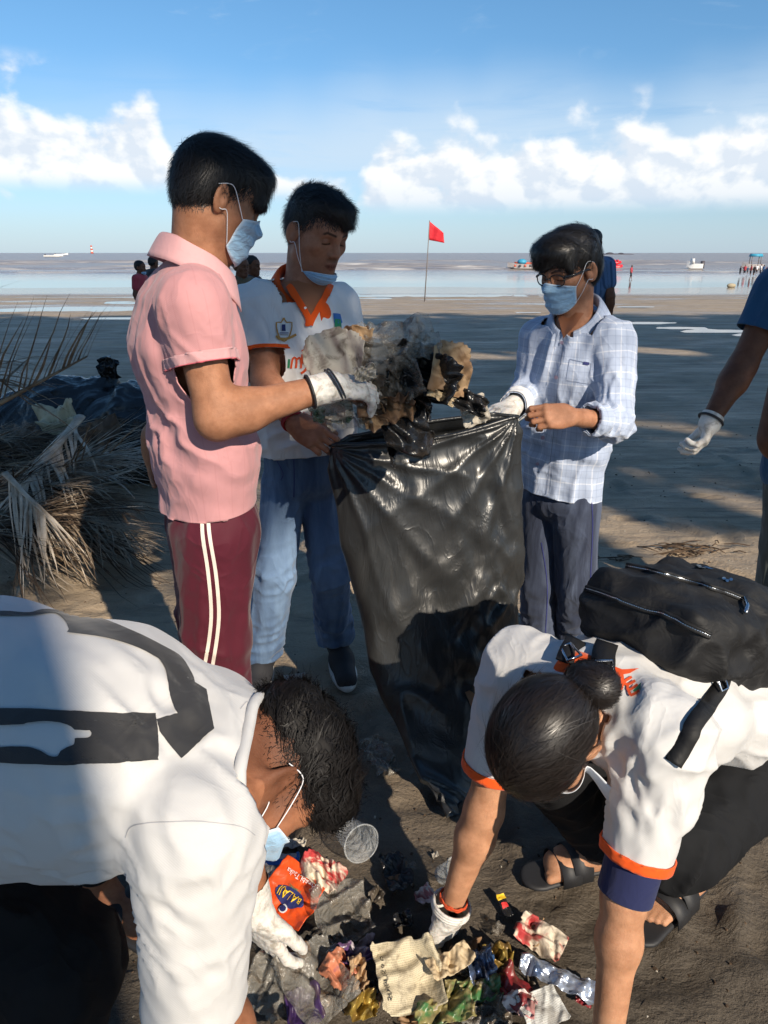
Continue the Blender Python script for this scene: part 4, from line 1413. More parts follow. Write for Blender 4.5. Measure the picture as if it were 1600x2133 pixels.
# ================================================================== the youth in the pink polo shirt
def build_pink():
    who = thing('person', 'youth in pink polo shirt and maroon track trousers throwing rubbish into the bag', 'person')
    f1 = nrm(A3(.906, .423, 0)); r1 = A3(f1[1], -f1[0], 0)
    pel = P(440, 1055, 1.70); wst = P(428, 930, 1.70); che = P(392, 720, 1.70); upc = P(392, 645, 1.70); nkb = P(410, 540, 1.70)
    shR = P(402, 640, 1.54); shL = upc + (upc - shR) * A3(1, 1, 0) + A3(0, 0, .0); shL[2] = shR[2] + .01
    elR = P(452, 872, 1.50); wrR = P(682, 806, 1.58)
    elL = shL + A3(-.03, .03, -.29); wrL = P(318, 905, 1.86)
    hc = P(452, 420, 1.69); th = math.radians(26)
    fh = A3(math.cos(.50), math.sin(.50), 0)
    hf = nrm(fh * math.cos(th) - UP * math.sin(th)); M = frame(hf, UP); hs = .91
    S = Sdf()
    w = head_sdf(S, hc, M, hs)
    S.cone(w(0, -.028, -.045), nkb - UP * .05, .058, .066, .03)
    S.chain([pel, wst, che, upc], [.095, .09, .09, .08], .05, r1, 1.5)
    S.cone(shR, shL, .055, .055, .05)
    arm_sdf(S, shR, elR, wrR - (wrR - elR) * .12, (.052, .044, .031))
    arm_sdf(S, shL, elL, wrL, (.050, .040, .03))
    SL = Sdf(); SL.cone(elL + (wrL - elL) * .7, wrL, .034, .028, .02)
    hand_sdf(SL, wrL, nrm(A3(.1, .1, -1)), r1, f1, [[.3, .5, .3]] * 4, (.4, .3))
    body_mesh(who, S, hc, M, hs, 'skin_a', [SL], tone=dict(lips=0, stubble=.25))
    # glove on the right hand, fingers closing on the rubbish
    d = nrm(P(790, 806, 1.66) - wrR)
    nn = nrm(A3(.25, .55, -.75)); tt = nrm(np.cross(d, nn)); tt = tt if tt[2] > 0 else -tt
    Sg = Sdf(); hand_sdf(Sg, wrR, d, nn, tt, [[.25, .35, .2], [.3, .45, .3], [.4, .6, .3], [.5, .6, .4]], (.75, .35), .05, 1.02, .002)
    Sg.cone(wrR + (elR - wrR) * .16, wrR + d * .01, .036, .036, .012)
    V, Fq = Sg.mesh(.0032); V, Fq = cut_mesh(V, Fq, wrR + (elR - wrR) * .15, elR - wrR)
    N = normals(V, Fq); V = V + N * (.0018 * (ridge(V, nrm(np.cross(d, nn)), .012, .06, 4) - .3))[:, None]
    gl = mesh_obj('glove', V, Fq, MATS['glove_latex'], who)
    ax = nrm(wrR - elR)
    u_, w_ = nrm(np.cross(ax, UP)), None; w_ = np.cross(ax, u_)
    for t, rad, tk, nm, mt in ((.16, .0375, .0035, 'cuff_band', 'rubber_black'), (-.06, .0385, .0022, 'wrist_band', 'dark_cloth')):
        c0 = wrR + (elR - wrR) * t
        mb = MB(); tilt = .25 if t < 0 else 0
        for off in ((0,) if t > 0 else (0, .007)):
            ring = [c0 + ax * (off + tilt * rad * math.sin(a)) + rad * (math.cos(a) * u_ + math.sin(a) * w_) for a in np.linspace(0, 2 * math.pi, 25)]
            mb.tube(ring, tk, 6, False)
        mb.obj(nm, MATS[mt], gl)
    # polo shirt
    C = Sdf()
    C.cone(P(437, 1100, 1.69), wst, .122, .113, .06, r1, 1.42)
    C.chain([wst, che, upc], [.113, .118, .098], .06, r1, [1.42, 1.58, 1.55])
    C.cone(upc, nkb - UP * .035, .092, .054, .05, r1, 1.25)
    C.cone(shR * .8 + nkb * .2, shL * .8 + nkb * .2, .056, .056, .05)
    C0 = copy_sdf(C)
    C.cone(shR, shR + (elR - shR) * .62, .076, .061, .026)
    C.cone(shL, shL + (elL - shL) * .6, .074, .066, .045)
    V, Fq = C.mesh(.0056)
    N = normals(V, Fq)
    endR = shR + (elR - shR) * .50
    # folds: fanned from the armpit, hanging over the trousers, across the lower back
    pit = P(385, 720, 1.56); tq = lambda x: np.clip(x, 0, 1)
    sl = near_w(V, shR, elR, .11, .2, .9); ns = 1 - sl
    g = np.exp(-(np.linalg.norm(V - pit, axis=1) / .20) ** 2) * ns
    D = .007 * g * ridge(V, nrm(A3(-.25, 0, 1.0)), .030, .30, 3)
    lowz = np.exp(-((V[:, 2] - (wst[2] + .04)) / .13) ** 2) * ns
    D += .012 * lowz * (ridge(V, nrm(A3(.85, .25, -.5)), .042, .30, 9) - .35)
    back = tq(((V - che) @ -f1) / .09) * ns * tq((che[2] - V[:, 2] + .25) / .2)
    D += .006 * back * (ridge(V, nrm(A3(.4, .2, .85)), .045, .26, 13) - .35)
    D += .004 * sl * (ridge(V, nrm(elR - shR) + A3(.4, 0, .3), .03, .15, 17) - .4)
    V = V + N * D[:, None]
    cu, cv = cloth_coords(V, (pel, upc, f1), [(shR, elR, .082, f1), (shL, elL, .082, f1)])
    V, Fq = cut_mesh(V, Fq, endR, elR - shR, sleeve_of(V, shR, elR, C0, .35, .105))
    V, Fq = cut_mesh(V, Fq, shL + (elL - shL) * .5, elL - shL, sleeve_of(V, shL, elL, C0))
    hem = P(440, 1062, 1.60)
    noarm = ~near_seg(V, shR, elR, .10, .2)
    V, Fq = cut_mesh(V, Fq, P(440, 1052, 1.66), nrm(-UP + A3(.06, 0, 0)), noarm)
    V, Fq = cut_mesh(V, Fq, nkb + UP * .012 + f1 * .0, nrm(UP + f1 * .3), round_neck(V, nkb, .13))
    sh = mesh_obj('shirt', V, Fq, MATS['pink_pique'], who, attrs={'cu': cu, 'cv': cv}); add_mod(sh, 'SOLIDIFY', thickness=.003, offset=-1)
    cuff_band(V, Fq, shR, elR, .405, .497, .09, 'sleeve_cuff', 'pink_rib', sh)
    cuff_band(V, Fq, shR, elR, .492, .505, .09, 'cuff_edge', 'pink_edge', sh, .0035)
    sh['label'] = 'pink polo shirt with thin darker pinstripes'
    nM = frame(nrm(f1 - UP * .18), nrm(UP + f1 * .28))
    collar(sh, nkb + UP * .008 + f1 * .004, nM, 'pink_rib', (.072, .078), .038, .056, .026, .30, front_drop=.065, point=.03)
    # track trousers
    T = Sdf()
    hipR, hipL = P(448, 1110, 1.63), P(436, 1100, 1.79)
    knR, knL = P(446, 1330, 1.61), P(432, 1290, 1.83)
    anR, anL = A3(knR[0] + .01, 1.60, .10), A3(knL[0] + .01, 1.85, .10)
    T.cone(pel + UP * .05, P(440, 1090, 1.70), .108, .112, .03, r1, 1.45)
    for hp, kn, an, k in ((hipR, knR, anR, 0), (hipL, knL, anL, 0)):
        T.chain([hp, kn, an], [.106, .086, .076], .03)
    V, Fq = T.mesh(.0068)
    N = normals(V, Fq)
    D = .008 * (ridge(V, A3(.15, 0, 1), .05, .4, 31) - .4) + .006 * (ridge(V, A3(1, .3, -.5), .05, .2, 33) - .4) * np.exp(-((V[:, 2] - knR[2]) / .18) ** 2)
    V = V + N * D[:, None]
    V, Fq = cut_mesh(V, Fq, A3(0, 0, .07), -UP)
    tr = mesh_obj('trousers', V, Fq, MATS['maroon_track'], who); add_mod(tr, 'SOLIDIFY', thickness=.003, offset=-1)
    bv = bvh_of(V, Fq)
    for pts in ([(421, 1068), (423, 1120), (433, 1190), (440, 1270), (436, 1330), (425, 1395), (423, 1440)],
                [(433, 1068), (437, 1120), (449, 1190), (456, 1270), (452, 1330), (442, 1395), (440, 1440)]):
        v, f = stroke2d(smooth_poly(pts), 7.5)
        pix_decal('side_stripe', v, f, bv, 'white_braid', tr)
    shoe(who, A3(anR[0] - .06, 1.60, gz_at(anR[0], 1.6)), A3(anR[0] + .19, 1.66, 0))
    shoe(who, A3(anL[0] - .06, 1.85, gz_at(anL[0], 1.85)), A3(anL[0] + .19, 1.93, 0))
    # hair: short behind, long on top, falling over the forehead
    Hs = Sdf(); s = hs
    E = lambda p, r, k=.02, op='u': Hs.ell(w(*p), np.array(r) * hs, M, k, op)
    E((0, -.016, .060), (.083, .104, .080), 0)
    E((0, -.050, .012), (.072, .066, .078), .03)
    E((0, .088, -.040), (.095, .078, .084), .010, 's')
    E((.084, .004, -.022), (.034, .026, .040), .008, 's'); E((-.084, .004, -.022), (.034, .026, .040), .008, 's')
    E((0, .046, .096), (.064, .062, .034), .03)
    Hs.cone(w(0, .074, .088), w(.01, .102, .040), .022, .009, .025, M[:, 0], 2.0)
    Hs.cone(w(.045, .060, .074), w(.056, .082, .030), .018, .008, .02)
    V, Fq, hair = hair_cap(who, Hs, M, hc, s, 'hair_soft', amp=.004, seed=5)
    def flow(p, t):
        L = (p - hc) @ M
        top = np.clip((L[:, 2] - .035) / .06, 0, 1)[:, None]; fr = np.clip((L[:, 1] - .06) / .05, 0, 1)[:, None]
        v = top * (1 - fr) * A3(.1, 1, .05) + fr * A3(.15, .45, -1) + (1 - top) * (1 - fr) * A3(0, -.2, -1)
        return v @ M.T
    ribbons('hair_strands', Hs, surface_roots(V, Fq, 6500, None, 3), flow, 4, .014, .0016, .011, MATS['hair_soft'], hair, 3, .32)
    top = surface_roots(V, Fq, 260, lambda c: (((c - hc) @ M)[:, 2] > .10) | (((c - hc) @ M)[:, 1] > .10), 8)
    ribbons('loose_strands', Hs, top, flow, 5, .012, .0012, .018, MATS['hair_soft'], hair, 4, .5)
    hairline(hair, S, Hs, *o_geo[who.name], hc, M, hs, 'hair_soft', 1800, 6)
    face_mask(who, hc, M, hs, S, top=.000, bot=-.122, half=1.10, loop_sides=(1,), ear_z=.008)
    for p, r in ((P(400, 700, 1.6), .22), (P(430, 900, 1.6), .24), (P(330, 560, 1.7), .16), (P(420, 1010, 1.6), .22), (P(395, 520, 1.66), .10)):
        add_beam(p, r)
    return who
build_pink()

# ================================================================== the youth in the white polo with orange collar
def build_orange():
    who = thing('person', 'youth in white polo shirt with orange collar and blue jeans holding the bag', 'person')
    f2 = nrm(A3(.42, -.90, 0)); r2 = A3(f2[1], -f2[0], 0)          # his right is image left
    pel = P(636, 985, 2.28); wst = P(632, 900, 2.28); che = P(618, 740, 2.28); upc = P(618, 650, 2.30); nkb = P(632, 592, 2.28)
    shR = P(533, 640, 2.21); shL = P(702, 640, 2.40)
    elR = P(553, 795, 2.13); wrR = P(612, 880, 1.98)
    elL = P(738, 800, 2.36); wrL = P(800, 868, 2.16)
    hc = P(658, 490, 2.265); th = math.radians(20)
    fh = A3(math.sin(.80), -math.cos(.80), 0)
    hf = nrm(fh * math.cos(th) - UP * math.sin(th)); M = frame(hf, nrm(UP + r2 * -.06)); s = .98
    S = Sdf()
    w = head_sdf(S, hc, M, s, 1.06, 1.0)
    S.cone(w(0, -.03, -.05), nkb - UP * .06, .056, .066, .03)
    S.chain([pel, wst, che, upc], [.070, .078, .085, .075], .05, r2, 1.45)
    S.cone(shR, shL, .052, .052, .05)
    arm_sdf(S, shR, elR, wrR - (wrR - elR) * .12, (.048, .040, .029))
    arm_sdf(S, shL, elL, wrL - (wrL - elL) * .12, (.048, .040, .029))
    hr = Sdf(); d = nrm(P(688, 932, 1.93) - wrR)
    hr.cone(wrR + (elR - wrR) * .25, wrR, .0325, .028, .015)
    nn = nrm(A3(.55, -.1, .35)); tt = nrm(A3(.45, -.3, .9))
    hand_sdf(hr, wrR, d, nrm(A3(.2, .8, -.5)), tt, [[.35, .9, .5], [.45, 1.0, .6], [.55, 1.0, .6], [.6, 1.0, .6]], (.45, .55), .03, 1.0)
    hl = Sdf(); dl = nrm(P(845, 900, 2.02) - wrL)
    hl.cone(wrL + (elL - wrL) * .25, wrL, .0325, .028, .015)
    hand_sdf(hl, wrL, dl, nrm(A3(-.4, .2, -.9)), nrm(A3(-.2, -.9, .2)), [[.6, .9, .5]] * 4, (.45, .55))
    body_mesh(who, S, hc, M, s, 'skin_b', [hr, hl], tone=dict(moustache=.75, stubble=.12), hf=.0026)
    mb = MB(); ax = nrm(wrR - elR); c0 = wrR - ax * .012; u_ = nrm(np.cross(ax, UP)); w_ = np.cross(ax, u_)
    for o_ in (0, .006, .011):
        mb.tube([c0 + ax * o_ + .0325 * (math.cos(a) * u_ + math.sin(a) * w_) for a in np.linspace(0, 2 * math.pi, 25)], .0032, 6, False)
    mb.obj('thread_bracelet', MATS['red_thread'], who)
    # polo
    C = Sdf()
    C.cone(P(640, 980, 2.27), wst, .112, .108, .06, r2, 1.48)
    C.chain([wst, che, upc], [.108, .112, .098], .06, r2, [1.48, 1.62, 1.66])
    C.cone(upc, nkb - UP * .035, .088, .052, .05, r2, 1.3)
    C.cone(shR * .85 + nkb * .15, shL * .85 + nkb * .15, .054, .054, .05)
    C0 = copy_sdf(C)
    for a, b in ((shR, elR), (shL, elL)):
        C.cone(a, a + (b - a) * .75, .074, .066, .045)
    V, Fq = C.mesh(.0062)
    N = normals(V, Fq)
    sl = np.maximum(near_w(V, shR, elR, .11, .2, 1), near_w(V, shL, elL, .11, .2, 1)); ns = 1 - sl
    D = .010 * ns * np.exp(-((V[:, 2] - wst[2]) / .14) ** 2) * (ridge(V, nrm(A3(1, .2, .25)), .04, .3, 41) - .35)
    D += .007 * ns * (ridge(V, nrm(A3(-.3, 0, 1)), .045, .35, 43) - .4)
    pit = shR + A3(.06, 0, -.10)
    D += .008 * ns * np.exp(-(np.linalg.norm(V - pit, axis=1) / .14) ** 2) * ridge(V, A3(.6, 0, -1), .028, .3, 45)
    D += .006 * sl * (ridge(V, nrm(elR - shR), .03, .2, 47) - .4)
    V = V + N * D[:, None]
    for a, b in ((shR, elR), (shL, elL)):
        V, Fq = cut_mesh(V, Fq, a + (b - a) * .62, b - a, sleeve_of(V, a, b, C0))
    V, Fq = cut_mesh(V, Fq, P(630, 946, 2.2), nrm(-UP), ~(near_seg(V, shR, elR, .1, .2) | near_seg(V, shL, elL, .1, .2)))
    bv = bvh_of(V, Fq)
    V, Fq = cut_mesh(V, Fq, nkb + UP * .004, nrm(UP + f2 * .75), round_neck(V, nkb, .12))
    sh = mesh_obj('shirt', V, Fq, MATS['white_polo'], who); add_mod(sh, 'SOLIDIFY', thickness=.003, offset=-1)
    sh['label'] = 'white polo shirt with orange collar and printed crests'
    cuff_band(V, Fq, shR, elR, .575, .625, .09, 'sleeve_cuff', 'orange_rib', sh)
    cuff_band(V, Fq, shL, elL, .575, .625, .09, 'sleeve_cuff', 'orange_rib', sh)
    nM = frame(nrm(f2 - UP * .30), nrm(UP + f2 * .30))
    collar(sh, nkb + UP * .006 + f2 * .004, nM, 'orange_rib', (.074, .082), .036, .058, .034, .28, front_drop=.080, point=.035)
    def pd(nm, v, f, m, lift=.002): pix_decal(nm, v, f, bv, m, sh, lift, 6)
    # open placket, skin showing in the V
    pd('neck_opening', [(592, 590), (640, 585), (690, 586), (664, 640), (645, 672)], [(0, 1, 2, 3, 4)], 'skin_v', .006)
    v, f = stroke2d(smooth_poly([(600, 598), (622, 630), (640, 664), (642, 680)]), [14, 15, 13, 4][0:1] * 13); pd('placket', v, f, 'orange_rib', .009)
    v, f = stroke2d(smooth_poly([(686, 596), (668, 630), (650, 662), (643, 680)]), 13); pd('placket', v, f, 'orange_rib', .0095)
    v, f = disc2d(2.6, 12, (633, 641)); pd('button', v, f, 'print_white', .012)
    # crest on the chest: shield, ribbon and tower
    crest = smooth_poly([(590, 662), (596, 672), (608, 672), (606, 690), (600, 704), (591, 711), (582, 704), (577, 690), (575, 672), (585, 672), (590, 662)], 2)
    v, f = stroke2d(crest, 2.6); pd('crest', v, f, 'print_gold', .003)
    pd('crest', [(587, 676), (593, 676), (594, 690), (586, 690)], [(0, 1, 2, 3)], 'print_navy', .003)
    v, f = stroke2d([(581, 694), (600, 694)], 1.6); pd('crest', v, f, 'print_navy', .003)
    v, f = stroke2d([(582, 698), (599, 698)], 1.2); pd('crest', v, f, 'print_brown', .003)
    v, f = stroke2d(smooth_poly([(574, 700), (583, 706), (600, 705), (617, 697)], 3), 5); pd('crest', v, f, 'print_gold', .0035)
    # badge on the other side
    pd('badge', [(693, 652), (708, 654), (712, 672), (702, 682), (695, 672)], [(0, 1, 2, 3, 4)], 'print_blue', .003)
    pd('badge', [(696, 664), (708, 666), (710, 684), (702, 692), (696, 684)], [(0, 1, 2, 3, 4)], 'print_green', .0036)
    v, f = stroke2d(smooth_poly([(694, 692), (702, 698), (710, 690)], 3), 3); pd('badge', v, f, 'print_black', .004)
    # slogan lettering
    for pts, wd, m in (([(600, 766), (602, 748)], 5, 'print_green'),
                       ([(606, 767), (609, 749), (613, 745), (617, 750), (616, 766)], 4.2, 'print_orange'), ([(617, 750), (623, 745), (627, 750), (626, 767)], 4.2, 'print_orange'),
                       ([(630, 738), (630, 752), (637, 758), (644, 750)], 5, 'print_orange'), ([(646, 738), (644, 756), (636, 770), (627, 777)], 5, 'print_orange'),
                       ([(628, 732), (636, 727), (643, 732), (640, 742), (632, 741), (631, 735)], 3.0, 'print_orange'),
                       ([(664, 748), (656, 750), (654, 760), (660, 765), (666, 760), (667, 748), (668, 766)], 4.0, 'print_orange'),
                       ([(676, 748), (675, 760), (680, 765), (686, 760), (686, 748), (687, 766)], 4.0, 'print_orange')):
        v, f = stroke2d(smooth_poly(pts, 3), wd); pd('slogan', v, f, m, .003)
    v, f = disc2d(31, 32, (648, 806), 24); pd('round_seal', v, f, 'print_navy', .0025)
    for cx, cy, tx, ang in ((634, 795, 'य सेवा', -.28),):
        v, f = text2d('राष्ट्रीय सेवा', 15)
        q = [(648 + x * math.cos(-ang * 0 ) , 790 - y) for x, y in v]
        q = [(a, b + ((a - 648) / 24) ** 2 * 3.0) for a, b in q]
        pd('round_seal', q, f, 'print_white', .0035)
    v, f = text2d('Not Me But You', 15)
    pd('motto', [(645 + x * .95, 862 - y - (x * .08)) for x, y in v], f, 'print_red', .003)
    # jeans
    T = Sdf()
    hipR, hipL = P(590, 1012, 2.26), P(664, 1012, 2.32)
    knR, knL = P(573, 1200, 2.20), P(688, 1200, 2.26)
    shoeR, shoeL = G(545, 1425), G(700, 1395)
    anR, anL = A3(shoeR[0] + .0, shoeR[1] + .05, .10), A3(shoeL[0] - .005, shoeL[1] + .07, .10)
    T.cone(P(636, 912, 2.28), P(636, 985, 2.28), .096, .098, .03, r2, 1.46)
    for hp, kn, an in ((hipR, knR, anR), (hipL, knL, anL)):
        T.chain([hp, kn, an], [.078, .066, .070], .018)
    V, Fq = T.mesh(.0068)
    N = normals(V, Fq)
    D = .007 * (ridge(V, A3(.2, 0, 1), .045, .35, 51) - .4)
    lowl = np.clip((.34 - V[:, 2]) / .2, 0, 1)
    D += .013 * lowl * (ridge(V, A3(1, .3, .3), .032, .14, 53) - .35)
    D += .008 * np.exp(-((V[:, 2] - knR[2]) / .1) ** 2) * (ridge(V, A3(1, 0, .35), .03, .13, 55) - .35)
    V = V + N * D[:, None]
    fade = np.exp(-((V[:, 2] - .48) / .25) ** 2) * np.clip((N @ f2) * 1.2, 0, 1) * .6
    for an, kn in ((anR, knR), (anL, knL)):
        V, Fq = cut_mesh(V, Fq, A3(an[0], an[1], .085), nrm(-UP + f2 * .2), np.abs(V[:, 0] - an[0]) < .13)
    tr = mesh_obj('jeans', V, Fq, MATS['jeans_blue'], who, attrs={'fade': fade}); add_mod(tr, 'SOLIDIFY', thickness=.003, offset=-1)
    bv2 = bvh_of(V, Fq)
    v, f = stroke2d(smooth_poly([(612, 950), (613, 1000), (612, 1035)]), 2); pix_decal('fly_seam', v, f, bv2, 'print_navy', tr, .002)
    v, f = stroke2d(smooth_poly([(575, 955), (590, 985), (585, 1000)]), 1.6); pix_decal('pocket_seam', v, f, bv2, 'print_navy', tr, .002)
    for sp, an, dx in ((shoeR, anR, -.03), (shoeL, anL, .035)):
        h_ = A3(sp[0], sp[1] + .10, gz_at(sp[0], sp[1])); t_ = A3(sp[0] + dx + .02, sp[1] - .155, h_[2])
        shoe(who, h_, t_)
    # hair: cropped sides, brushed forward
    Hs = Sdf()
    E = lambda p, r, k=.02, op='u': Hs.ell(w(*p), np.array(r) * s, M, k, op)
    E((0, -.014, .060), (.081, .102, .080), 0)
    E((0, -.052, .010), (.070, .060, .070), .03)
    E((0, .092, -.036), (.097, .070, .088), .008, 's')
    E((.084, .0, -.020), (.034, .026, .040), .008, 's'); E((-.084, .0, -.020), (.034, .026, .040), .008, 's')
    E((0, .042, .096), (.062, .056, .034), .03)
    Hs.cone(w(-.02, .080, .086), w(-.030, .098, .066), .024, .010, .03, M[:, 0], 1.4)
    V, Fq, hair = hair_cap(who, Hs, M, hc, s, 'hair_soft', amp=.004, seed=15)
    def flow(p, t):
        L = (p - hc) @ M
        top = np.clip((L[:, 2] - .045) / .05, 0, 1)[:, None]; fr = np.clip((L[:, 1] - .07) / .05, 0, 1)[:, None]
        v = top * (1 - fr) * A3(-.15, 1, .35) + fr * A3(-.2, .6, -.7) + (1 - top) * (1 - fr) * A3(0, -.1, -1)
        return v @ M.T
    ribbons('hair_strands', Hs, surface_roots(V, Fq, 6000, None, 13), flow, 4, .011, .0016, .015, MATS['hair_soft'], hair, 13, .45)
    hairline(hair, S, Hs, *o_geo[who.name], hc, M, s, 'hair_soft', 1800, 16)
    face_mask(who, hc, M, s, S, top=-.082, bot=-.125, half=1.2, chin=True, loop_sides=(-1, 1), ear_z=.005)
    add_beam(P(560, 1300, 2.1), .12); add_beam(P(650, 955, 2.2), .05)
    return who
pbr('skin_v', hexc(150, 98, 70), 0.6, spec=0.25)
build_orange()
# ================================================================== the boy in the checked shirt
def build_plaid():
    who = thing('person', 'boy with glasses and face mask in a pale checked shirt holding the bag', 'person')
    f3 = nrm(A3(-.58, -.81, 0)); r3 = A3(f3[1], -f3[0], 0)            # his right points image left and away
    pel = P(1165, 1010, 2.42); wst = P(1178, 920, 2.42); che = P(1195, 780, 2.41); upc = P(1200, 712, 2.41); nkb = P(1200, 655, 2.40)
    shL = P(1284, 712, 2.31); shR = P(1120, 705, 2.50)
    elL = P(1283, 880, 2.20); wrL = P(1190, 868, 2.08)
    elR = P(1104, 808, 2.50); wrR = P(1068, 848, 2.30)
    hc = P(1188, 566, 2.39); th = math.radians(18)
    fh = A3(-math.sin(1.0), -math.cos(1.0), 0)
    hf = nrm(fh * math.cos(th) - UP * math.sin(th)); M = frame(hf, UP); s = .95
    S = Sdf()
    w = head_sdf(S, hc, M, s, .98, 1.0)
    S.cone(w(0, -.03, -.05), nkb - UP * .06, .050, .058, .03)
    S.chain([pel, wst, che, upc], [.080, .078, .078, .07], .05, r3, 1.5)
    S.cone(shR, shL, .048, .048, .05)
    arm_sdf(S, shR, elR, wrR - (wrR - elR) * .12, (.042, .035, .026))
    arm_sdf(S, shL, elL, wrL - (wrL - elL) * .12, (.040, .031, .027))
    hl = Sdf(); d = nrm(P(1085, 866, 2.03) - wrL)
    hl.cone(wrL + (elL - wrL) * .30, wrL, .030, .027, .015)
    hand_sdf(hl, wrL, d, nrm(A3(-.2, .75, -.45)), nrm(A3(-.2, .3, 1)), [[.55, 1.15, .7], [.6, 1.2, .7], [.65, 1.2, .7], [.7, 1.2, .7]], (.35, .75), .02, .98)
    body_mesh(who, S, hc, M, s, 'skin_c', [hl], tone=dict(), hf=.0028)
    dg = nrm(P(1018, 862, 2.20) - wrR)
    Sg = Sdf(); hand_sdf(Sg, wrR, dg, nrm(A3(.1, .2, -1)), nrm(A3(.1, -.9, -.2)), [[.2, .5, .3]] * 4, (.5, .4), .02, .98, .002)
    Sg.cone(wrR + (elR - wrR) * .2, wrR + dg * .01, .034, .036, .012)
    V, Fq = Sg.mesh(.0034); mesh_obj('glove', V, Fq, MATS['glove_latex'], who)
    # shirt
    C = Sdf()
    C.cone(P(1163, 1062, 2.41), wst, .114, .104, .06, r3, 1.38)
    C.chain([wst, che, upc], [.104, .101, .090], .06, r3, [1.38, 1.52, 1.60])
    C.cone(upc, nkb - UP * .035, .084, .050, .05, r3, 1.3)
    C.cone(shR * .85 + nkb * .15, shL * .85 + nkb * .15, .052, .052, .05)
    C0 = copy_sdf(C)
    for a, e, b, tt in ((shL, elL, wrL, .55), (shR, elR, wrR, .95)):
        C.cone(a, e, .064, .054, .04); C.cone(e, e + (b - e) * tt, .054, .046, .03)
    V, Fq = C.mesh(.0060)
    N = normals(V, Fq)
    sl = np.maximum.reduce([near_w(V, shL, elL, .10, .2, 1.4), near_w(V, elL, wrL, .10, -.2, 1.4), near_w(V, shR, elR, .10, .2, 1.4), near_w(V, elR, wrR, .1, -.2, 1.4)]); ns = 1 - sl
    D = .010 * ns * (ridge(V, nrm(A3(.25, 0, 1)), .05, .40, 61) - .38)
    D += .008 * ns * np.exp(-((V[:, 2] - wst[2]) / .15) ** 2) * (ridge(V, nrm(A3(1, .3, -.35)), .04, .25, 63) - .35)
    D += .011 * sl * np.exp(-(np.linalg.norm(V - elL, axis=1) / .14) ** 2) * (ridge(V, nrm(A3(.5, .4, .75)), .028, .16, 65) - .3)
    D += .007 * sl * (ridge(V, nrm(elL - shL) + A3(.25, .1, 0), .03, .2, 67) - .4)
    V = V + N * D[:, None]
    cu, cv = cloth_coords(V, (pel, upc, f3), [(shL, elL, .085, f3), (shR, elR, .085, f3), (elL, wrL, .08, UP), (elR, wrR, .08, UP)])
    V, Fq = cut_mesh(V, Fq, elL + (wrL - elL) * .60, wrL - elL, sleeve_of(V, elL, wrL, C0, .2))
    V, Fq = cut_mesh(V, Fq, elR + (wrR - elR) * .95, wrR - elR, sleeve_of(V, elR, wrR, C0, .2))
    arms = near_seg(V, elL, wrL, .10, -.2, 1.3) & (C0.at(V) > .01) | near_seg(V, shL, elL, .10, .2, 1.2) & (C0.at(V) > .01)
    V, Fq = cut_mesh(V, Fq, P(1165, 1036, 2.34), nrm(-UP + r3 * .05), ~arms)
    bv = bvh_of(V, Fq)
    V, Fq = cut_mesh(V, Fq, nkb + UP * .000, nrm(UP + f3 * .8), round_neck(V, nkb, .115))
    sh = mesh_obj('shirt', V, Fq, MATS['plaid_cotton'], who, attrs={'cu': cu, 'cv': cv}); add_mod(sh, 'SOLIDIFY', thickness=.0025, offset=-1)
    sh['label'] = 'pale blue and white checked cotton shirt with a chest pocket'
    cuff_band(V, Fq, elL, wrL, .36, .60, .085, 'rolled_cuff', 'plaid_cotton', sh, .004, {'cu': cu, 'cv': cv + .03})
    cuff_band(V, Fq, elR, wrR, .72, .95, .085, 'rolled_cuff', 'white_polo', sh, .004)
    nM = frame(nrm(f3 - UP * .25), nrm(UP + f3 * .25))
    collar(sh, nkb + UP * .016 + f3 * .004, nM, 'plaid_cotton', (.070, .078), .036, .058, .036, .30, front_drop=.080, point=.04)
    def pd(nm, v, f, m, lift=.002): pix_decal(nm, v, f, bv, m, sh, lift, 7)
    pd('neck_opening', [(1160, 655), (1182, 650), (1216, 655), (1194, 686), (1176, 706)], [(0, 1, 2, 3, 4)], 'skin_v', .006)
    v, f = stroke2d(smooth_poly([(1176, 700), (1168, 760), (1160, 830), (1150, 930), (1138, 1030)]), 1.3); pd('placket_edge', v, f, 'plaid_line', .0018)
    for x, y in ((1172, 714), (1160, 786), (1147, 892), (1132, 912), (1121, 966)):
        v, f = disc2d(4.0, 14, (x, y)); pd('button', v, f, 'button_mauve', .004)
    v, f = stroke2d([(1187, 748), (1232, 758), (1228, 800), (1180, 792), (1187, 748)], 1.2); pd('pocket_seam', v, f, 'plaid_line', .0018)
    pd('pocket_tab', [(1216, 753), (1228, 755), (1227, 761), (1215, 759)], [(0, 1, 2, 3)], 'print_navy', .003)
    # jeans
    T = Sdf()
    hipL, hipR = P(1200, 1050, 2.36), P(1130, 1050, 2.46)
    knL, knR = P(1200, 1220, 2.36), P(1122, 1215, 2.44)
    anL, anR = P(1192, 1372, 2.40), P(1118, 1360, 2.44)
    anL[2] = anR[2] = .10
    T.cone(P(1165, 985, 2.42), P(1165, 1035, 2.42), .092, .10, .03, r3, 1.4)
    for hp, kn, an in ((hipL, knL, anL), (hipR, knR, anR)):
        T.chain([hp, kn, an], [.086, .072, .066], .016)
    V, Fq = T.mesh(.0068); N = normals(V, Fq)
    D = .006 * (ridge(V, A3(.2, 0, 1), .045, .35, 71) - .4) + .012 * np.clip((.3 - V[:, 2]) / .2, 0, 1) * (ridge(V, A3(1, .3, .3), .032, .14, 73) - .35)
    V = V + N * D[:, None]
    V, Fq = cut_mesh(V, Fq, A3(0, 0, .07), -UP)
    tr = mesh_obj('jeans', V, Fq, MATS['jeans_grey'], who, attrs={'fade': np.zeros(len(V))}); add_mod(tr, 'SOLIDIFY', thickness=.003, offset=-1)
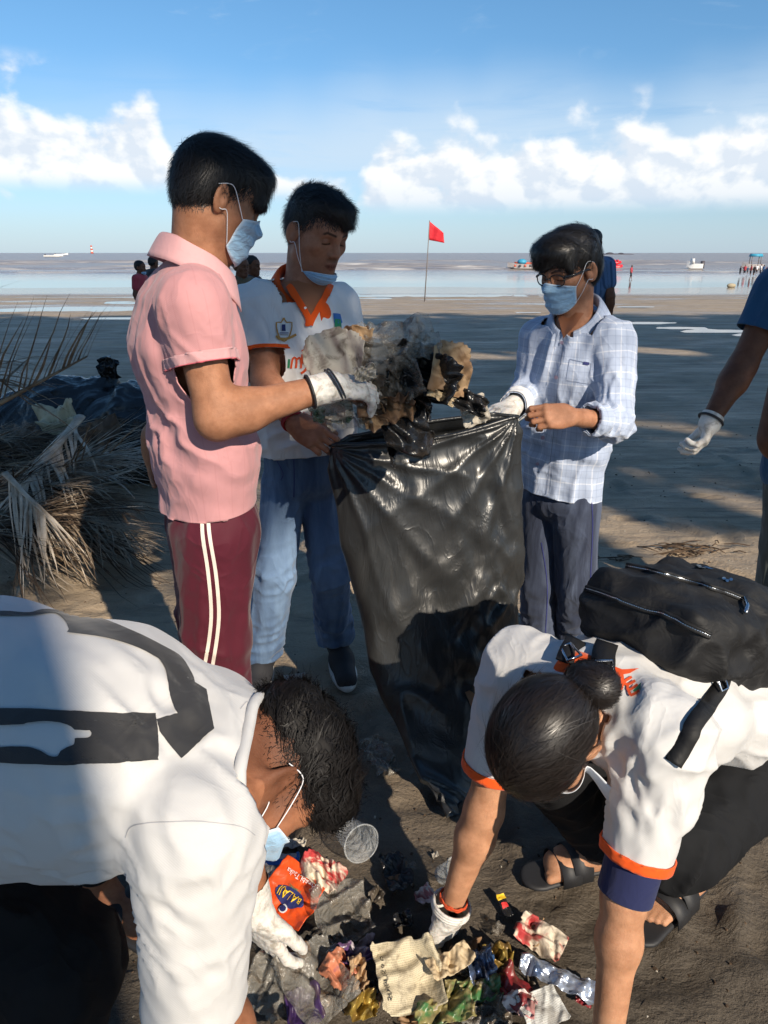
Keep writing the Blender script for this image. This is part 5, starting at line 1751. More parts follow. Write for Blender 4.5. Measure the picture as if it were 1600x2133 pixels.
    bv2 = bvh_of(V, Fq)
    for pts in ([(1232, 1040), (1234, 1100), (1230, 1200), (1228, 1300)], [(1128, 1130), (1140, 1220), (1136, 1320)]):
        v, f = stroke2d(smooth_poly(pts), 1.8); pix_decal('leg_seam', v, f, bv2, 'print_navy', tr, .002)
    for an in (anL, anR):
        hb = A3(an[0], an[1], gz_at(an[0], an[1])); shoe(who, hb - f3 * .06, hb + f3 * .20)
    # hair: thick, combed over to his right
    Hs = Sdf()
    E = lambda p, r, k=.02, op='u': Hs.ell(w(*p), np.array(r) * s, M, k, op)
    E((0, -.012, .062), (.085, .108, .084), 0)
    E((0, -.052, .004), (.074, .064, .076), .03)
    E((0, .094, -.036), (.100, .070, .088), .008, 's')
    E((.086, .002, -.022), (.036, .028, .042), .008, 's'); E((-.086, .002, -.022), (.036, .028, .042), .008, 's')
    E((.01, .058, .092), (.072, .060, .042), .03)
    Hs.cone(w(-.005, .086, .088), w(.036, .100, .056), .022, .009, .03, M[:, 0], 1.4)
    Hs.cone(w(-.05, .056, .080), w(-.066, .066, .034), .022, .009, .025)
    V, Fq, hair = hair_cap(who, Hs, M, hc, s, 'hair_black', amp=.006, seed=25, freq=60)
    def flow(p, t):
        L = (p - hc) @ M
        top = np.clip((L[:, 2] - .03) / .06, 0, 1)[:, None]; fr = np.clip((L[:, 1] - .06) / .05, 0, 1)[:, None]
        v = top * (1 - fr) * A3(.55, .8, .0) + fr * A3(.5, .3, -.9) + (1 - top) * (1 - fr) * A3(0, .25, -1)
        return v @ M.T
    wave = lambda p, t, rr: .45 * np.stack([np.sin(p[:, 2] * 160 + p[:, 0] * 60), np.sin(p[:, 0] * 150), np.sin(p[:, 1] * 140)], 1)
    ribbons('hair_strands', Hs, surface_roots(V, Fq, 6500, None, 23), flow, 5, .013, .0019, .012, MATS['hair_black'], hair, 23, .3, curl=wave)
    hairline(hair, S, Hs, *o_geo[who.name], hc, M, s, 'hair_black', 1200, 26)
    face_mask(who, hc, M, s, S, top=-.008, bot=-.118, half=1.08, ear_z=.008)
    # glasses
    gl = MB(); lens = []
    for q in (-1, 1):
        ring = [w(q * .034 + .029 * math.cos(a) * (1 if abs(math.cos(a)) < .8 else .96), .104 - .010 * abs(q * .034 + .029 * math.cos(a)) / .06, .004 + .019 * np.sign(math.sin(a)) * abs(math.sin(a)) ** .7) for a in np.linspace(0, 2 * math.pi, 33)]
        gl.tube(ring, .0019, 6, False)
        lens.append(ring[:-1])
        gl.tube([w(q * .064, .094, .014), w(q * .078, .06, .013), w(q * .083, .0, .010), w(q * .080, -.022, -.002)], [.0024, .0022, .002, .002], 6, flat=1.8)
    gl.tube([w(-.007, .105, .010), w(0, .108, .012), w(.007, .105, .010)], .002, 6)
    go = gl.obj('glasses', MATS['frame_dark'], who)
    for rg in lens:
        mesh_obj('lens', rg, [tuple(range(len(rg)))], MATS['lens'], go, smooth=False)
    for p, r in ((P(1250, 740, 2.3), .17), (P(1270, 850, 2.2), .18), (P(1200, 980, 2.35), .16), (P(1215, 570, 2.36), .07), (P(1185, 1180, 2.35), .12), (P(1130, 870, 2.06), .08), (P(1245, 660, 2.4), .09)):
        add_beam(p, r)
    return who
pbr('plaid_line', hexc(120, 132, 160), 0.8)
pbr('button_mauve', hexc(176, 150, 166), 0.4)
build_plaid()
def pix_points(pts, bvh, lift=.004):
    out = []
    eye = Vector((0, 0, H))
    for x, y in pts:
        d = Vector(nrm(P(x, y, 1.0) - A3(0, 0, H)))
        hit = bvh.ray_cast(eye, d)
        if hit[0] is None: continue
        n = hit[1] if hit[1].dot(d) < 0 else -hit[1]
        out.append(np.array(hit[0] + n * lift))
    return out

def PD(px, py, depth):
    """as P, by distance along the lens axis"""
    dx, dy = (px - 800) / F, (1066.5 - py) / F
    return A3(dx * depth, (CP + dy * SP) * depth, H + (-SP + dy * CP) * depth)

# ================================================================== the man bending in the left foreground
def build_man():
    who = thing('person', 'curly haired man in white T-shirt with grey print bending over the rubbish', 'person')
    shR, shL = A3(-.238, .690, .795), A3(-.300, 1.000, .750)
    sd = nrm(shR - shL)
    upc = A3(-.275, .855, .785); che = A3(-.42, .885, .825); wst = A3(-.64, .920, .845); pel = A3(-.86, .97, .80)
    nkb = A3(-.178, .858, .795)
    elR, wrR = A3(-.262, .665, .525), A3(-.19, .71, .27)
    elL, wrL = A3(-.30, 1.06, .52), A3(-.262, 1.045, .245)
    u = nrm(A3(.78, .58, .16)); f = nrm(A3(.28, -.24, -.93)); M = frame(f, u); s = 1.0
    hc = PD(545, 1612, 1.07)
    S = Sdf()
    w = head_sdf(S, hc, M, s)
    S.cone(w(0, -.030, -.045), nkb - A3(.06, 0, -.0), .058, .068, .03)
    S.chain([pel, wst, che, upc], [.095, .095, .10, .09], .05, sd, 1.5)
    S.cone(shR, shL, .058, .058, .05)
    arm_sdf(S, shR, elR, wrR, (.054, .048, .032)); arm_sdf(S, shL, elL, wrL, (.052, .044, .032))
    hr = Sdf(); hr.cone(elR + (wrR - elR) * .7, wrR, .038, .030, .02)
    hand_sdf(hr, wrR, nrm(A3(.3, .45, -.8)), nrm(A3(.2, .8, .5)), nrm(A3(.8, -.2, .1)), [[.3, .5, .3]] * 4, (.5, .4))
    fo = Sdf()      # bare ankle of the far foot
    fL = G(225, 1905); fo.cone(A3(fL[0] - .03, fL[1] + .03, .22), A3(fL[0] - .01, fL[1] + .01, .08), .042, .036, .02)
    fo.cone(A3(fL[0] - .03, fL[1] + .03, .045), A3(fL[0] + .10, fL[1] - .05, .030), .036, .036, .03)
    V, Fq = fo.mesh(.005)
    body_mesh(who, S, hc, M, s, 'skin_d', [hr], neck_z=-.17, tone=dict(stubble=.35, nape=.85), hf=.0032, extra=[(V, Fq)])
    sdl = Sdf()
    d_ = nrm(A3(.13, -.07, 0)); q_ = A3(-d_[1], d_[0], 0)
    sdl.box(A3(fL[0] + .025, fL[1] - .01, .012), (.14, .048, .011), np.stack([d_, q_, UP], 1), .01)
    sdl.cone(A3(fL[0] + .05, fL[1] - .02, .05) - q_ * .045, A3(fL[0] + .05, fL[1] - .02, .05) + q_ * .045, .02, .02, .01, d_, 1.6)
    sdl.cone(A3(fL[0] - .07, fL[1] + .045, .06) - q_ * .04, A3(fL[0] - .07, fL[1] + .045, .06) + q_ * .04, .016, .016, .01)
    V, Fq = sdl.mesh(.006); mesh_obj('sandal', V, Fq, MATS['rubber_black'], who)
    # glove on the far hand
    Sg = Sdf(); d = nrm(A3(.10, .02, -.55))
    hand_sdf(Sg, wrL, d, nrm(A3(.35, .6, .2)), nrm(A3(.8, -.5, .1)), [[.15, .3, .2], [.2, .3, .2], [.25, .4, .2], [.3, .4, .3]], (.8, .2), .10, 1.05, .002)
    Sg.cone(wrL + (elL - wrL) * .28, wrL, .040, .036, .012)
    V, Fq = Sg.mesh(.0034); V, Fq = cut_mesh(V, Fq, wrL + (elL - wrL) * .27, elL - wrL)
    N = normals(V, Fq); V = V + N * (.0015 * (ridge(V, sd, .010, .05, 4) - .3))[:, None]
    mesh_obj('glove', V, Fq, MATS['glove_latex'], who)
    # T-shirt
    C = Sdf()
    C.cone(pel, wst, .135, .135, .06, sd, 1.55)
    C.chain([wst, che, upc], [.132, .126, .104], .07, sd, [1.55, 1.58, 1.42])
    C.cone(upc, nkb + A3(.02, 0, -.01), .098, .064, .06, sd, 1.15)
    C.cone(A3(-.42, .80, .80), A3(-.75, .80, .72), .12, .11, .08)          # cloth sagging on the near side
    C.cone(shR * .85 + nkb * .15, shL * .85 + nkb * .15, .064, .064, .06)
    C0 = copy_sdf(C)
    C.cone(shR, elR, .076, .066, .04); C.cone(elR, elR + (elR - shR) * .2, .066, .066, .02)
    C.cone(shL, elL, .074, .066, .04)
    V, Fq = C.mesh(.0062); N = normals(V, Fq)
    sl = np.maximum(near_w(V, shR, elR, .12, .15, 1.3), near_w(V, shL, elL, .12, .15, 1.3)); ns = 1 - sl
    low = np.clip((.86 - V[:, 2]) / .16, 0, 1) * ns
    D = .007 * low * (ridge(V, nrm(A3(.85, -.1, .35)), .055, .6, 81) - .38)
    pit = shR + A3(-.07, .02, -.05)
    gg = np.exp(-(np.linalg.norm(V - pit, axis=1) / .17) ** 2)
    D += .009 * gg * (ridge(V, nrm(A3(-.35, .8, .5)), .026, .5, 83) - .2)
    D += .0035 * sl * (ridge(V, nrm(elR - shR) + A3(.45, 0, 0), .060, .50, 85) - .4)
    yoke = np.exp(-(np.linalg.norm(V - (upc + A3(-.02, -.05, .1)), axis=1) / .18) ** 2)
    D += .009 * yoke * (ridge(V, nrm(A3(.8, -.6, 0)), .030, .25, 89) - .3)
    V = V + N * D[:, None]
    V, Fq = cut_mesh(V, Fq, shR + (elR - shR) * .95, elR - shR, sleeve_of(V, shR, elR, C0, .4, .14))
    V, Fq = cut_mesh(V, Fq, shL + (elL - shL) * .8, elL - shL, sleeve_of(V, shL, elL, C0, .4, .14))
    nrmv = nrm(A3(.95, -.0, .12))
    V, Fq = cut_mesh(V, Fq, nkb + A3(-.004, 0, 0), nrmv, (V[:, 2] > .70) & (np.linalg.norm((V - nkb)[:, 1:], axis=1) < .16))
    V, Fq = cut_mesh(V, Fq, A3(-.93, .9, .7), A3(-1, 0, -.2))
    under = (V[:, 0] < -.30) & (sl < .3)
    V, Fq = cut_mesh(V, Fq, A3(0, 0, .668), nrm(A3(.10, 0, -1)), under)
    sh = mesh_obj('shirt', V, Fq, MATS['white_tee'], who); add_mod(sh, 'SOLIDIFY', thickness=.003, offset=-1)
    sh['label'] = 'white T-shirt with a grey print of pointing hands across the back'
    rim_tube(V, Fq, nkb + A3(-.004, 0, 0), nrmv, nkb, .16, .009, 'neck_rib', 'white_tee', sh)
    bv = bvh_of(V, Fq)
    def pd(nm, segs, m, lift=.0024):
        pts = []
        for g in segs: pts += [tuple(q) for q in (smooth_poly(g, 4) if len(g) > 2 else g)]
        out = [pts[0]]
        for q in pts[1:]:
            if math.dist(q, out[-1]) > 1.0: out.append(q)
        pix_decal(nm, out, [tuple(range(len(out)))], bv, m, sh, lift, 10)
    pd('back_print', [[(-30, 1277), (10, 1275), (60, 1278), (100, 1271), (200, 1287), (280, 1318), (340, 1348), (378, 1372), (402, 1412)], [(404, 1423), (430, 1438)], [(433, 1462), (445, 1520)], [(405, 1557), (378, 1582)], [(330, 1522), (327, 1500)],
                      [(368, 1486), (355, 1450), (345, 1400), (333, 1378)], [(330, 1374), (290, 1352), (220, 1330), (140, 1319)], [(144, 1313), (136, 1296), (118, 1280), (100, 1279), (60, 1284), (-30, 1284)]], 'print_grey')
    pd('back_print', [[(-60, 1476), (80, 1478)], [(190, 1484), (324, 1487)], [(326, 1502), (329, 1584)], [(230, 1590), (110, 1593), (-60, 1586)], [(-60, 1558), (20, 1556), (60, 1557), (88, 1566), (104, 1576), (120, 1577), (127, 1566)],
                      [(130, 1564), (140, 1558)], [(144, 1556), (155, 1551), (157, 1539)], [(160, 1538), (184, 1537), (191, 1530), (186, 1523), (157, 1521)], [(150, 1514), (130, 1507), (100, 1504), (60, 1507), (40, 1511), (-60, 1511)]], 'print_grey')
    for pts in ([(262, 1745), (275, 1722), (320, 1714), (420, 1712), (500, 1722), (530, 1740)], [(500, 1478), (515, 1462), (528, 1470)]):
        v, f_ = stroke2d(smooth_poly(pts, 6), 2.0); pix_decal('seam', v, f_, bv, 'seam_grey', sh, .0012, 10)
    # trousers
    T = Sdf()
    hipR, hipL = A3(-.84, .86, .66), A3(-.86, 1.08, .66)
    knR, knL = A3(-.525, .80, .42), A3(-.50, 1.20, .44)
    T.cone(pel, pel + A3(.14, -.02, .0), .125, .11, .04, sd, 1.5)
    T.chain([hipR, knR, A3(-.60, .80, .06)], [.125, .092, .065], .04)
    T.chain([hipL, knL, A3(fL[0] - .02, fL[1] + .02, .16)], [.12, .088, .062], .04)
    V, Fq = T.mesh(.0085); N = normals(V, Fq)
    V = V + N * (.008 * (ridge(V, A3(.5, 0, 1), .05, .2, 91) - .4))[:, None]
    mesh_obj('trousers', V, Fq, MATS['black_trouser'], who)
    gb = A3(-.60, .80, gz_at(-.60, .80)); shoe(who, gb - A3(.06, 0, 0), gb + A3(.19, .02, 0))
    # hair: curly on top, shaved close at the nape and sides
    Hs = Sdf()
    E = lambda p, r, k=.02, op='u': Hs.ell(w(*p), np.array(r) * s, M, k, op)
    E((0, .004, .075), (.084, .104, .074), 0)
    E((0, .070, .085), (.068, .055, .050), .03)
    E((0, -.075, .060), (.060, .040, .050), .03)
    E((0, .098, -.030), (.10, .070, .082), .01, 's')
    V, Fq = Hs.mesh(.0045); N = normals(V, Fq)
    rr = np.random.default_rng(4)
    V2 = V + N * (.016 * (fbm(V * 46, 2, 93) - .35))[:, None]
    hair = mesh_obj('hair', V2, Fq, MATS['hair_curl'], who)
    # locks that curl
    def curls(name, n, seg, nseg, wd, lift, seed, amp):
        roots = surface_roots(V, Fq, n, None, seed)
        ph = np.random.default_rng(seed).uniform(0, 6.28, (n, 1)); fr = np.random.default_rng(seed + 1).uniform(2.0, 4.2, (n, 1))
        def flow(p, t):
            L = (p - hc) @ M
            base = np.clip(L, -.1, .1) * 6 + A3(0, .35, 0)
            cell = np.floor(p * 55).sum(1)[:, None] * 0
            v = fbm(p * 24, 2, seed)[:, None] * 6.28 + ph * .25 + t * fr
            g1 = np.stack([np.cos(v[:, 0]), np.sin(v[:, 0]), np.cos(v[:, 0] * 1.3 + 1)], 1)
            return (base * .6 + g1 * amp) @ M.T
        ribbons(name, Hs, roots, flow, nseg, seg, wd, lift, MATS['hair_curl'], hair, seed, .15)
    curls('curls', 4200, .0080, 7, .0042, .012, 95, 1.5)
    curls('fine_curls', 2600, .0075, 8, .0016, .022, 96, 1.7)
    curls('loose_curls', 350, .0080, 8, .0010, .034, 97, 1.8)
    # close-shaved nape and temples
    Hn = Sdf()
    En = lambda p, r, k=.02, op='u': Hn.ell(w(*p), np.array(r) * s, M, k, op)
    Hn.ell(w(0, -.012, .046), np.array((.0762, .0985, .0835)) * s, M, 0)
    En((0, .092, -.02), (.12, .080, .13), .008, 's'); En((.084, .002, -.030), (.040, .034, .044), .006, 's'); En((-.084, .002, -.030), (.040, .034, .044), .006, 's')
    Hn.ell(w(0, -.04, -.12), np.array((.14, .14, .105)) * s, M, .01, 's')
    V, Fq = Hn.mesh(.005)
    def flow2(p, t): return np.tile(M @ A3(0, -.3, -1), (len(p), 1))
    ribbons('short_hair', Hn, surface_roots(V, Fq, 5200, None, 99), flow2, 2, .0035, .0009, .003, MATS['hair_curl'], hair, 99, .5)
    hairline(hair, S, Hn, *o_geo[who.name], hc, M, s, 'hair_curl', 2600, 46, .016, -.10)
    face_mask(who, hc, M, s, S, top=.000, bot=-.116, half=1.12, mat='mask_blue', ear_z=.006)
    for p in (A3(-.3, .8, .95), A3(-.45, .9, .95), A3(-.24, .69, .7), A3(-.1, .9, .8)): add_beam(p, .35)
pbr('seam_grey', hexc(168, 168, 172), 0.9)
build_man()

# ================================================================== the young woman crouching on the right
def build_woman():
    who = thing('person', 'crouching woman with hair in a bun, white and orange polo shirt, wearing a black backpack', 'person')
    shR, shL = A3(.262, 1.180, .735), A3(.470, .945, .755)
    rt = nrm(shR - shL)
    upc = A3(.385, 1.075, .725); che = A3(.52, 1.17, .675); wst = A3(.70, 1.30, .575); pel = A3(.90, 1.43, .46)
    nkb = A3(.340, 1.045, .755)
    elR, wrR = P(1008, 1690, 1.145), P(938, 1893, 1.13)
    elL, wrL = P(1300, 1868, .865), P(1262, 2185, .79)
    u = nrm(A3(-.66, -.70, .22)); f = nrm(A3(-.16, -.06, -.98)); M = frame(f, u); s = .90
    hc = PD(1142, 1535, 1.15)
    S = Sdf()
    w = head_sdf(S, hc, M, s, .92)
    S.cone(w(0, -.030, -.045), nkb + A3(.04, .035, -.03), .048, .056, .03)
    S.chain([pel, wst, che, upc], [.10, .078, .082, .075], .05, rt, 1.4)
    S.cone(shR, shL, .046, .046, .05)
    arm_sdf(S, shR, elR, wrR - (wrR - elR) * .1, (.043, .037, .025)); arm_sdf(S, shL, elL, wrL, (.040, .0325, .024))
    hl = Sdf(); hl.cone(elL + (wrL - elL) * .75, wrL, .027, .024, .02)
    hand_sdf(hl, wrL, nrm(A3(-.15, .35, -.9)), nrm(A3(-.8, .3, .1)), nrm(A3(-.2, -.9, -.2)), [[.3, .5, .3]] * 4, (.5, .4), .05, .92)
    # bare feet in the sandals
    feet = []
    FT = []
    for heel, toe in ((G(1440, 1848), G(1338, 1946)), (G(1240, 1808), G(1122, 1838))):
        heel[2] = toe[2] = 0
        d = nrm(toe - heel); q = A3(-d[1], d[0], 0); gz = gz_at(heel[0], heel[1])
        FT.append((heel, toe, d, q, gz))
        fs = Sdf(); b0 = UP * (gz + .022)
        fs.cone(heel + b0 + UP * .05, heel + b0 + UP * .03 + d * .01, .028, .030, .02)
        fs.cone(heel + b0 + UP * .018, heel + d * .11 + b0 + UP * .018, .032, .030, .03, q, 1.15)
        fs.cone(heel + b0 + UP * .05 + d * .02, heel + d * .12 + b0 + UP * .014, .030, .020, .03, q, 1.4)
        L = np.linalg.norm(toe - heel)
        inner = 1 if heel[0] > .6 else -1
        for i in range(5):
            o_ = (.028 - .0135 * i) * inner * -1
            a = heel + d * (L - .050 - .004 * abs(i - 1)) + q * o_ + b0 + UP * .012
            b = a + d * (.040 - .005 * i) - UP * .004
            fs.cone(heel + d * .10 + q * o_ * .8 + b0 + UP * .012, a, .014, .0095 if i else .0125, .012)
            fs.cone(a, b, .0098 if i else .0130, .0085 if i else .0115, .005)
        feet.append(fs.mesh(.0035))
    body_mesh(who, S, hc, M, s, 'skin_e', [hl], neck_z=-.17, tone=dict(), hf=.0034, extra=feet)
    for heel, toe, d, q, gz in FT:
        ss = Sdf(); L = np.linalg.norm(toe - heel); R = np.stack([d, q, UP], 1)
        ss.cone(heel + UP * (gz + .006), heel + d * (L + .005) + UP * (gz + .006), .040, .046, .01, None, 1.0)
        ss.box(heel + d * L * .5 + UP * (gz - .1), (.4, .4, .112), R, .001, .003, 's')
        ss.box(heel + d * L * .5 + UP * (gz + .22), (.4, .4, .196), R, .001, .003, 's')
        v, f_ = ss.mesh(.005); so = mesh_obj('sandal', v, f_, MATS['rubber_black'], who)
        for at, sp in ((.60, .052), (.40, .050)):
            mb = MB(); pts = []
            for a in np.linspace(0, math.pi, 9):
                pts.append(heel + d * (L * at) + q * math.cos(a) * sp + UP * (gz + .016 + .066 * math.sin(a) ** .7 * (1 if at < .5 else .80)))
            Vb = []
            for p in pts: Vb += [p - d * .026, p + d * .026]
            mesh_obj('strap', Vb, [(2 * i, 2 * i + 1, 2 * i + 3, 2 * i + 2) for i in range(8)], MATS['rubber_black'], so)
            add_mod(bpy.data.objects[-1] if False else COL.objects[-1], 'SOLIDIFY', thickness=.003)
    # glove, fingers on the rubbish
    d = nrm(P(905, 1998, 1.14) - wrR)
    Sg = Sdf(); hand_sdf(Sg, wrR, d, nrm(A3(-.5, .75, .0)), nrm(A3(.75, .55, 0)), [[.35, .45, .3], [.2, .35, .2], [.15, .3, .2], [.1, .3, .2]], (.5, .35), .08, .98, .002)
    Sg.cone(wrR + (elR - wrR) * .04, wrR + d * .02, .040, .034, .012)
    V, Fq = Sg.mesh(.0032); V, Fq = cut_mesh(V, Fq, wrR + (elR - wrR) * .06, elR - wrR)
    N = normals(V, Fq); V = V + N * (.002 * (ridge(V, np.cross(d, UP) + d * .3, .010, .05, 4) - .3))[:, None]
    gl = mesh_obj('glove', V, Fq, MATS['glove_latex'], who)
    ax = nrm(wrR - elR); u_ = nrm(np.cross(ax, UP)); w_ = np.cross(ax, u_)
    mb = MB()
    for o_, rd in ((0, .041), (.006, .0415), (.012, .041)):
        mb.tube([wrR - ax * .014 + ax * o_ + rd * (math.cos(a) * u_ + math.sin(a) * w_) for a in np.linspace(0, 2 * math.pi, 25)], .0038, 6, False)
    mb.obj('rolled_edge', MATS['glove_latex'], gl)
    mb = MB()
    for o_, ph in ((0, 0), (.004, 1.5), (.002, 3)):
        mb.tube([wrR - ax * .030 + ax * (o_ + .002 * math.sin(8 * a + ph)) + .0305 * (math.cos(a) * u_ + math.sin(a) * w_) for a in np.linspace(0, 2 * math.pi, 49)], .0022, 5, False)
    mb.obj('thread_bracelet', MATS['thread_orange'], who)
    # polo shirt
    C = Sdf()
    C.chain([pel, wst, che, upc], [.135, .110, .110, .094], .07, rt, [1.40, 1.42, 1.5, 1.45])
    C.cone(upc, nkb + A3(-.01, -.01, -.015), .086, .056, .05, rt, 1.2)
    C.cone(wst - UP * .04, pel - UP * .05, .10, .11, .07, rt, 1.2)
    C.cone(shR * .85 + nkb * .15, shL * .85 + nkb * .15, .056, .056, .05)
    C0 = copy_sdf(C)
    C.cone(shL, shL + (elL - shL) * .80, .074, .055, .05)
    C.cone(shR, shR + (elR - shR) * .75, .074, .062, .05)
    V, Fq = C.mesh(.0062); N = normals(V, Fq)
    sl = np.maximum(near_w(V, shL, elL, .11, .15, 1.2), near_w(V, shR, elR, .11, .15, 1.2)); ns = 1 - sl
    b_ = nrm(pel - nkb)
    D = .008 * ns * (ridge(V, b_, .05, .35, 101) - .4)
    D += .009 * sl * np.clip((.62 - seg_t(V, shL, elL)) / .2, .1, 1) * (ridge(V, nrm(np.cross(elL - shL, UP) + A3(.3, .5, .25)), .030, .22, 103) - .35)
    gg = np.exp(-(np.linalg.norm(V - (shL + A3(-.06, -.02, -.02)), axis=1) / .13) ** 2)
    D += .010 * gg * (ridge(V, nrm(A3(.3, .6, .7)), .028, .2, 105) - .3)
    D += .012 * np.clip((V[:, 0] - .74) / .1, 0, 1) * (ridge(V, nrm(A3(.2, .2, 1)), .035, .22, 107) - .35)
    V = V + N * D[:, None]
    V, Fq = cut_mesh(V, Fq, shL + (elL - shL) * .75, elL - shL, sleeve_of(V, shL, elL, C0, .4))
    V, Fq = cut_mesh(V, Fq, shR + (elR - shR) * .70, elR - shR, sleeve_of(V, shR, elR, C0, .4))
    V, Fq = cut_mesh(V, Fq, pel + b_ * .06, b_)
    nn = nrm(nkb - upc + A3(0, 0, .02))
    V, Fq = cut_mesh(V, Fq, nkb + A3(-.030, -.026, .0), nrm(A3(-.7, -.6, .25)), np.linalg.norm(V - nkb, axis=1) < .10)
    V, Fq = cut_mesh(V, Fq, A3(0, 0, .40), -UP, (V[:, 0] > .6) & (sl < .2))
    sh = mesh_obj('shirt', V, Fq, MATS['white_slick'], who); add_mod(sh, 'SOLIDIFY', thickness=.003, offset=-1)
    sh['label'] = 'white polo shirt with orange cuffs and lettering on the back'
    cuff_band(V, Fq, shL, elL, .69, .752, .11, 'sleeve_cuff', 'orange_rib', sh)
    cuff_band(V, Fq, shR, elR, .64, .702, .11, 'sleeve_cuff', 'orange_rib', sh)
    # navy sleeve of a second shirt below the left cuff
    K = Sdf(); K.cone(shL + (elL - shL) * .55, shL + (elL - shL) * 1.06, .048, .045, .0)
    v, f_ = K.mesh(.006); v, f_ = cut_mesh(v, f_, shL + (elL - shL) * .98, elL - shL); v, f_ = cut_mesh(v, f_, shL + (elL - shL) * .6, shL - elL)
    o = mesh_obj('undershirt_sleeve', v, f_, MATS['navy_knit'], who); add_mod(o, 'SOLIDIFY', thickness=.003, offset=-1)
    nM = frame(nrm(A3(-.2, -.2, -1)), nrm(A3(-.75, -.62, .25)))
    collar(sh, nkb + A3(-.014, -.012, -.012), nM, 'orange_rib', (.062, .064), .022, .045, .030, .4, front_drop=.03, point=.03)
    bv = bvh_of(V, Fq)
    def pd(nm, pts, m, lift=.002, wd=None):
        if wd: v, f_ = stroke2d(smooth_poly(pts, 3), wd)
        else: v, f_ = pts, [tuple(range(len(pts)))]
        pix_decal(nm, v, f_, bv, m, sh, lift, 8)
    pd('back_lettering', [(1275, 1388), (1296, 1396), (1330, 1394), (1312, 1404), (1292, 1408), (1286, 1424), (1272, 1428)], 'print_orange')
    pd('back_lettering', [(1276, 1440), (1294, 1436), (1296, 1414), (1292, 1402)], 'print_orange', .0025, 7)
    pd('back_lettering', [(1316, 1412), (1300, 1422), (1308, 1428), (1324, 1420)], 'print_orange', .0025, 6)
    pd('back_lettering', [(1308, 1428), (1310, 1440), (1330, 1428)], 'print_orange', .0025, 6)
    pd('back_lettering', [(1310, 1440), (1316, 1450), (1334, 1440)], 'print_orange', .0025, 6)
    pd('back_lettering', [(1319, 1442), (1338, 1424), (1336, 1436), (1324, 1444)], 'print_green', .003)
    # trousers
    T = Sdf()
    hipR, hipL = A3(.80, 1.52, .42), A3(.90, 1.30, .42)
    knL, knR = A3(.575, 1.075, .40), A3(.37, 1.30, .42)
    T.cone(pel - UP * .02, pel + A3(-.10, -.06, .04), .13, .105, .04, rt, 1.3)
    T.chain([hipL, knL, A3(FT[0][0][0], FT[0][0][1], .095)], [.120, .086, .062], .045)
    T.chain([hipR, knR, A3(FT[1][0][0], FT[1][0][1], .095)], [.120, .086, .060], .045)
    v, f_ = T.mesh(.0085); N = normals(v, f_)
    v = v + N * (.009 * (ridge(v, A3(.5, .3, 1), .045, .2, 111) - .4))[:, None]
    v, f_ = cut_mesh(v, f_, A3(0, 0, .065), -UP)
    o = mesh_obj('trousers', v, f_, MATS['black_trouser'], who); add_mod(o, 'SOLIDIFY', thickness=.003, offset=-1)
    # hair drawn back into a bun
    Hs = Sdf()
    E = lambda p, r, k=.02, op='u': Hs.ell(w(*p), np.array(r) * s, M, k, op)
    E((0, -.010, .048), (.084, .106, .092), 0)
    E((0, -.050, .000), (.074, .064, .076), .03)
    E((0, .100, -.038), (.105, .066, .080), .012, 's')
    E((0, -.02, -.135), (.12, .14, .062), .01, 's')
    V, Fq, hair = hair_cap(who, Hs, M, hc, s, 'hair_brown', amp=.003, seed=35)
    bun = np.array((-.026, -.100, -.052))
    def flow(p, t):
        L = (p - hc) @ M
        v = bun * s - L; v /= np.linalg.norm(v, axis=1, keepdims=True)
        return v @ M.T
    ribbons('hair_strands', Hs, surface_roots(V, Fq, 9000, None, 33), flow, 5, .016, .0024, .0050, MATS['hair_brown'], hair, 33, .12)
    ribbons('loose_strands', Hs, surface_roots(V, Fq, 520, None, 36), flow, 6, .013, .0010, .022, MATS['hair_brown'], hair, 36, .35)
    Bs = Sdf(); bc = w(-.030, -.108, -.058)
    Bs.ell(bc, np.array((.041, .034, .040)), M, 0)
    vb, fb, bo = hair_cap(who, Bs, M, hc, s, 'hair_brown', amp=.005, seed=37, name='hair_bun')
    def swirl(p, t):
        q = p - bc; axis = M @ A3(0, -1, .1)
        return np.cross(axis, q) * 20 + q * 0
    ribbons('bun_strands', Bs, surface_roots(vb, fb, 2600, None, 38), swirl, 5, .015, .0024, .009, MATS['hair_brown'], bo, 38, .3)
    face_mask(who, hc, M, s, S, top=.000, bot=-.116, half=1.12, mat='mask_white', ear_z=.006, loops=False)
    for p in (A3(.5, 1.15, .8), A3(.3, 1.0, .8), A3(.45, .95, .6), A3(.2, 1.15, .4), A3(.75, 1.4, .75)): add_beam(p, .35)
    return sh, bv
pbr('thread_orange', hexc(190, 70, 30), 0.8)
WOMAN_SHIRT, WOMAN_BVH = build_woman()

# ================================================================== her backpack
def pack_nodes(t, b):
    co = objco(t)
    n = t.noise(co, 900.0, 2, 0.6); n2 = t.noise(co, 14.0, 4, 0.6, 0.8)
    t.set(b.inputs['Base Color'], t.mix(n2, (0.007, 0.007, 0.008, 1), (0.013, 0.013, 0.014, 1)))
    t.set(b.inputs['Normal'], t.bump(n, 0.2, 0.001, t.bump(n2, 0.5, 0.015)))
pbr('pack_cloth', (0.015, 0.015, 0.016, 1), 0.66, pack_nodes, sheen=0.0, spec=0.35)
def zip_nodes(t, b):
    t.set(b.inputs['Base Color'], t.mix(line_mask(t, attr(t, 'cu'), 0.0042, 0.0024), (0.02, 0.02, 0.02, 1), hexc(206, 210, 216)))
    t.set(b.inputs['Metallic'], line_mask(t, attr(t, 'cu'), 0.0042, 0.0024))
pbr('zip_metal', hexc(200, 205, 210), 0.3, zip_nodes)
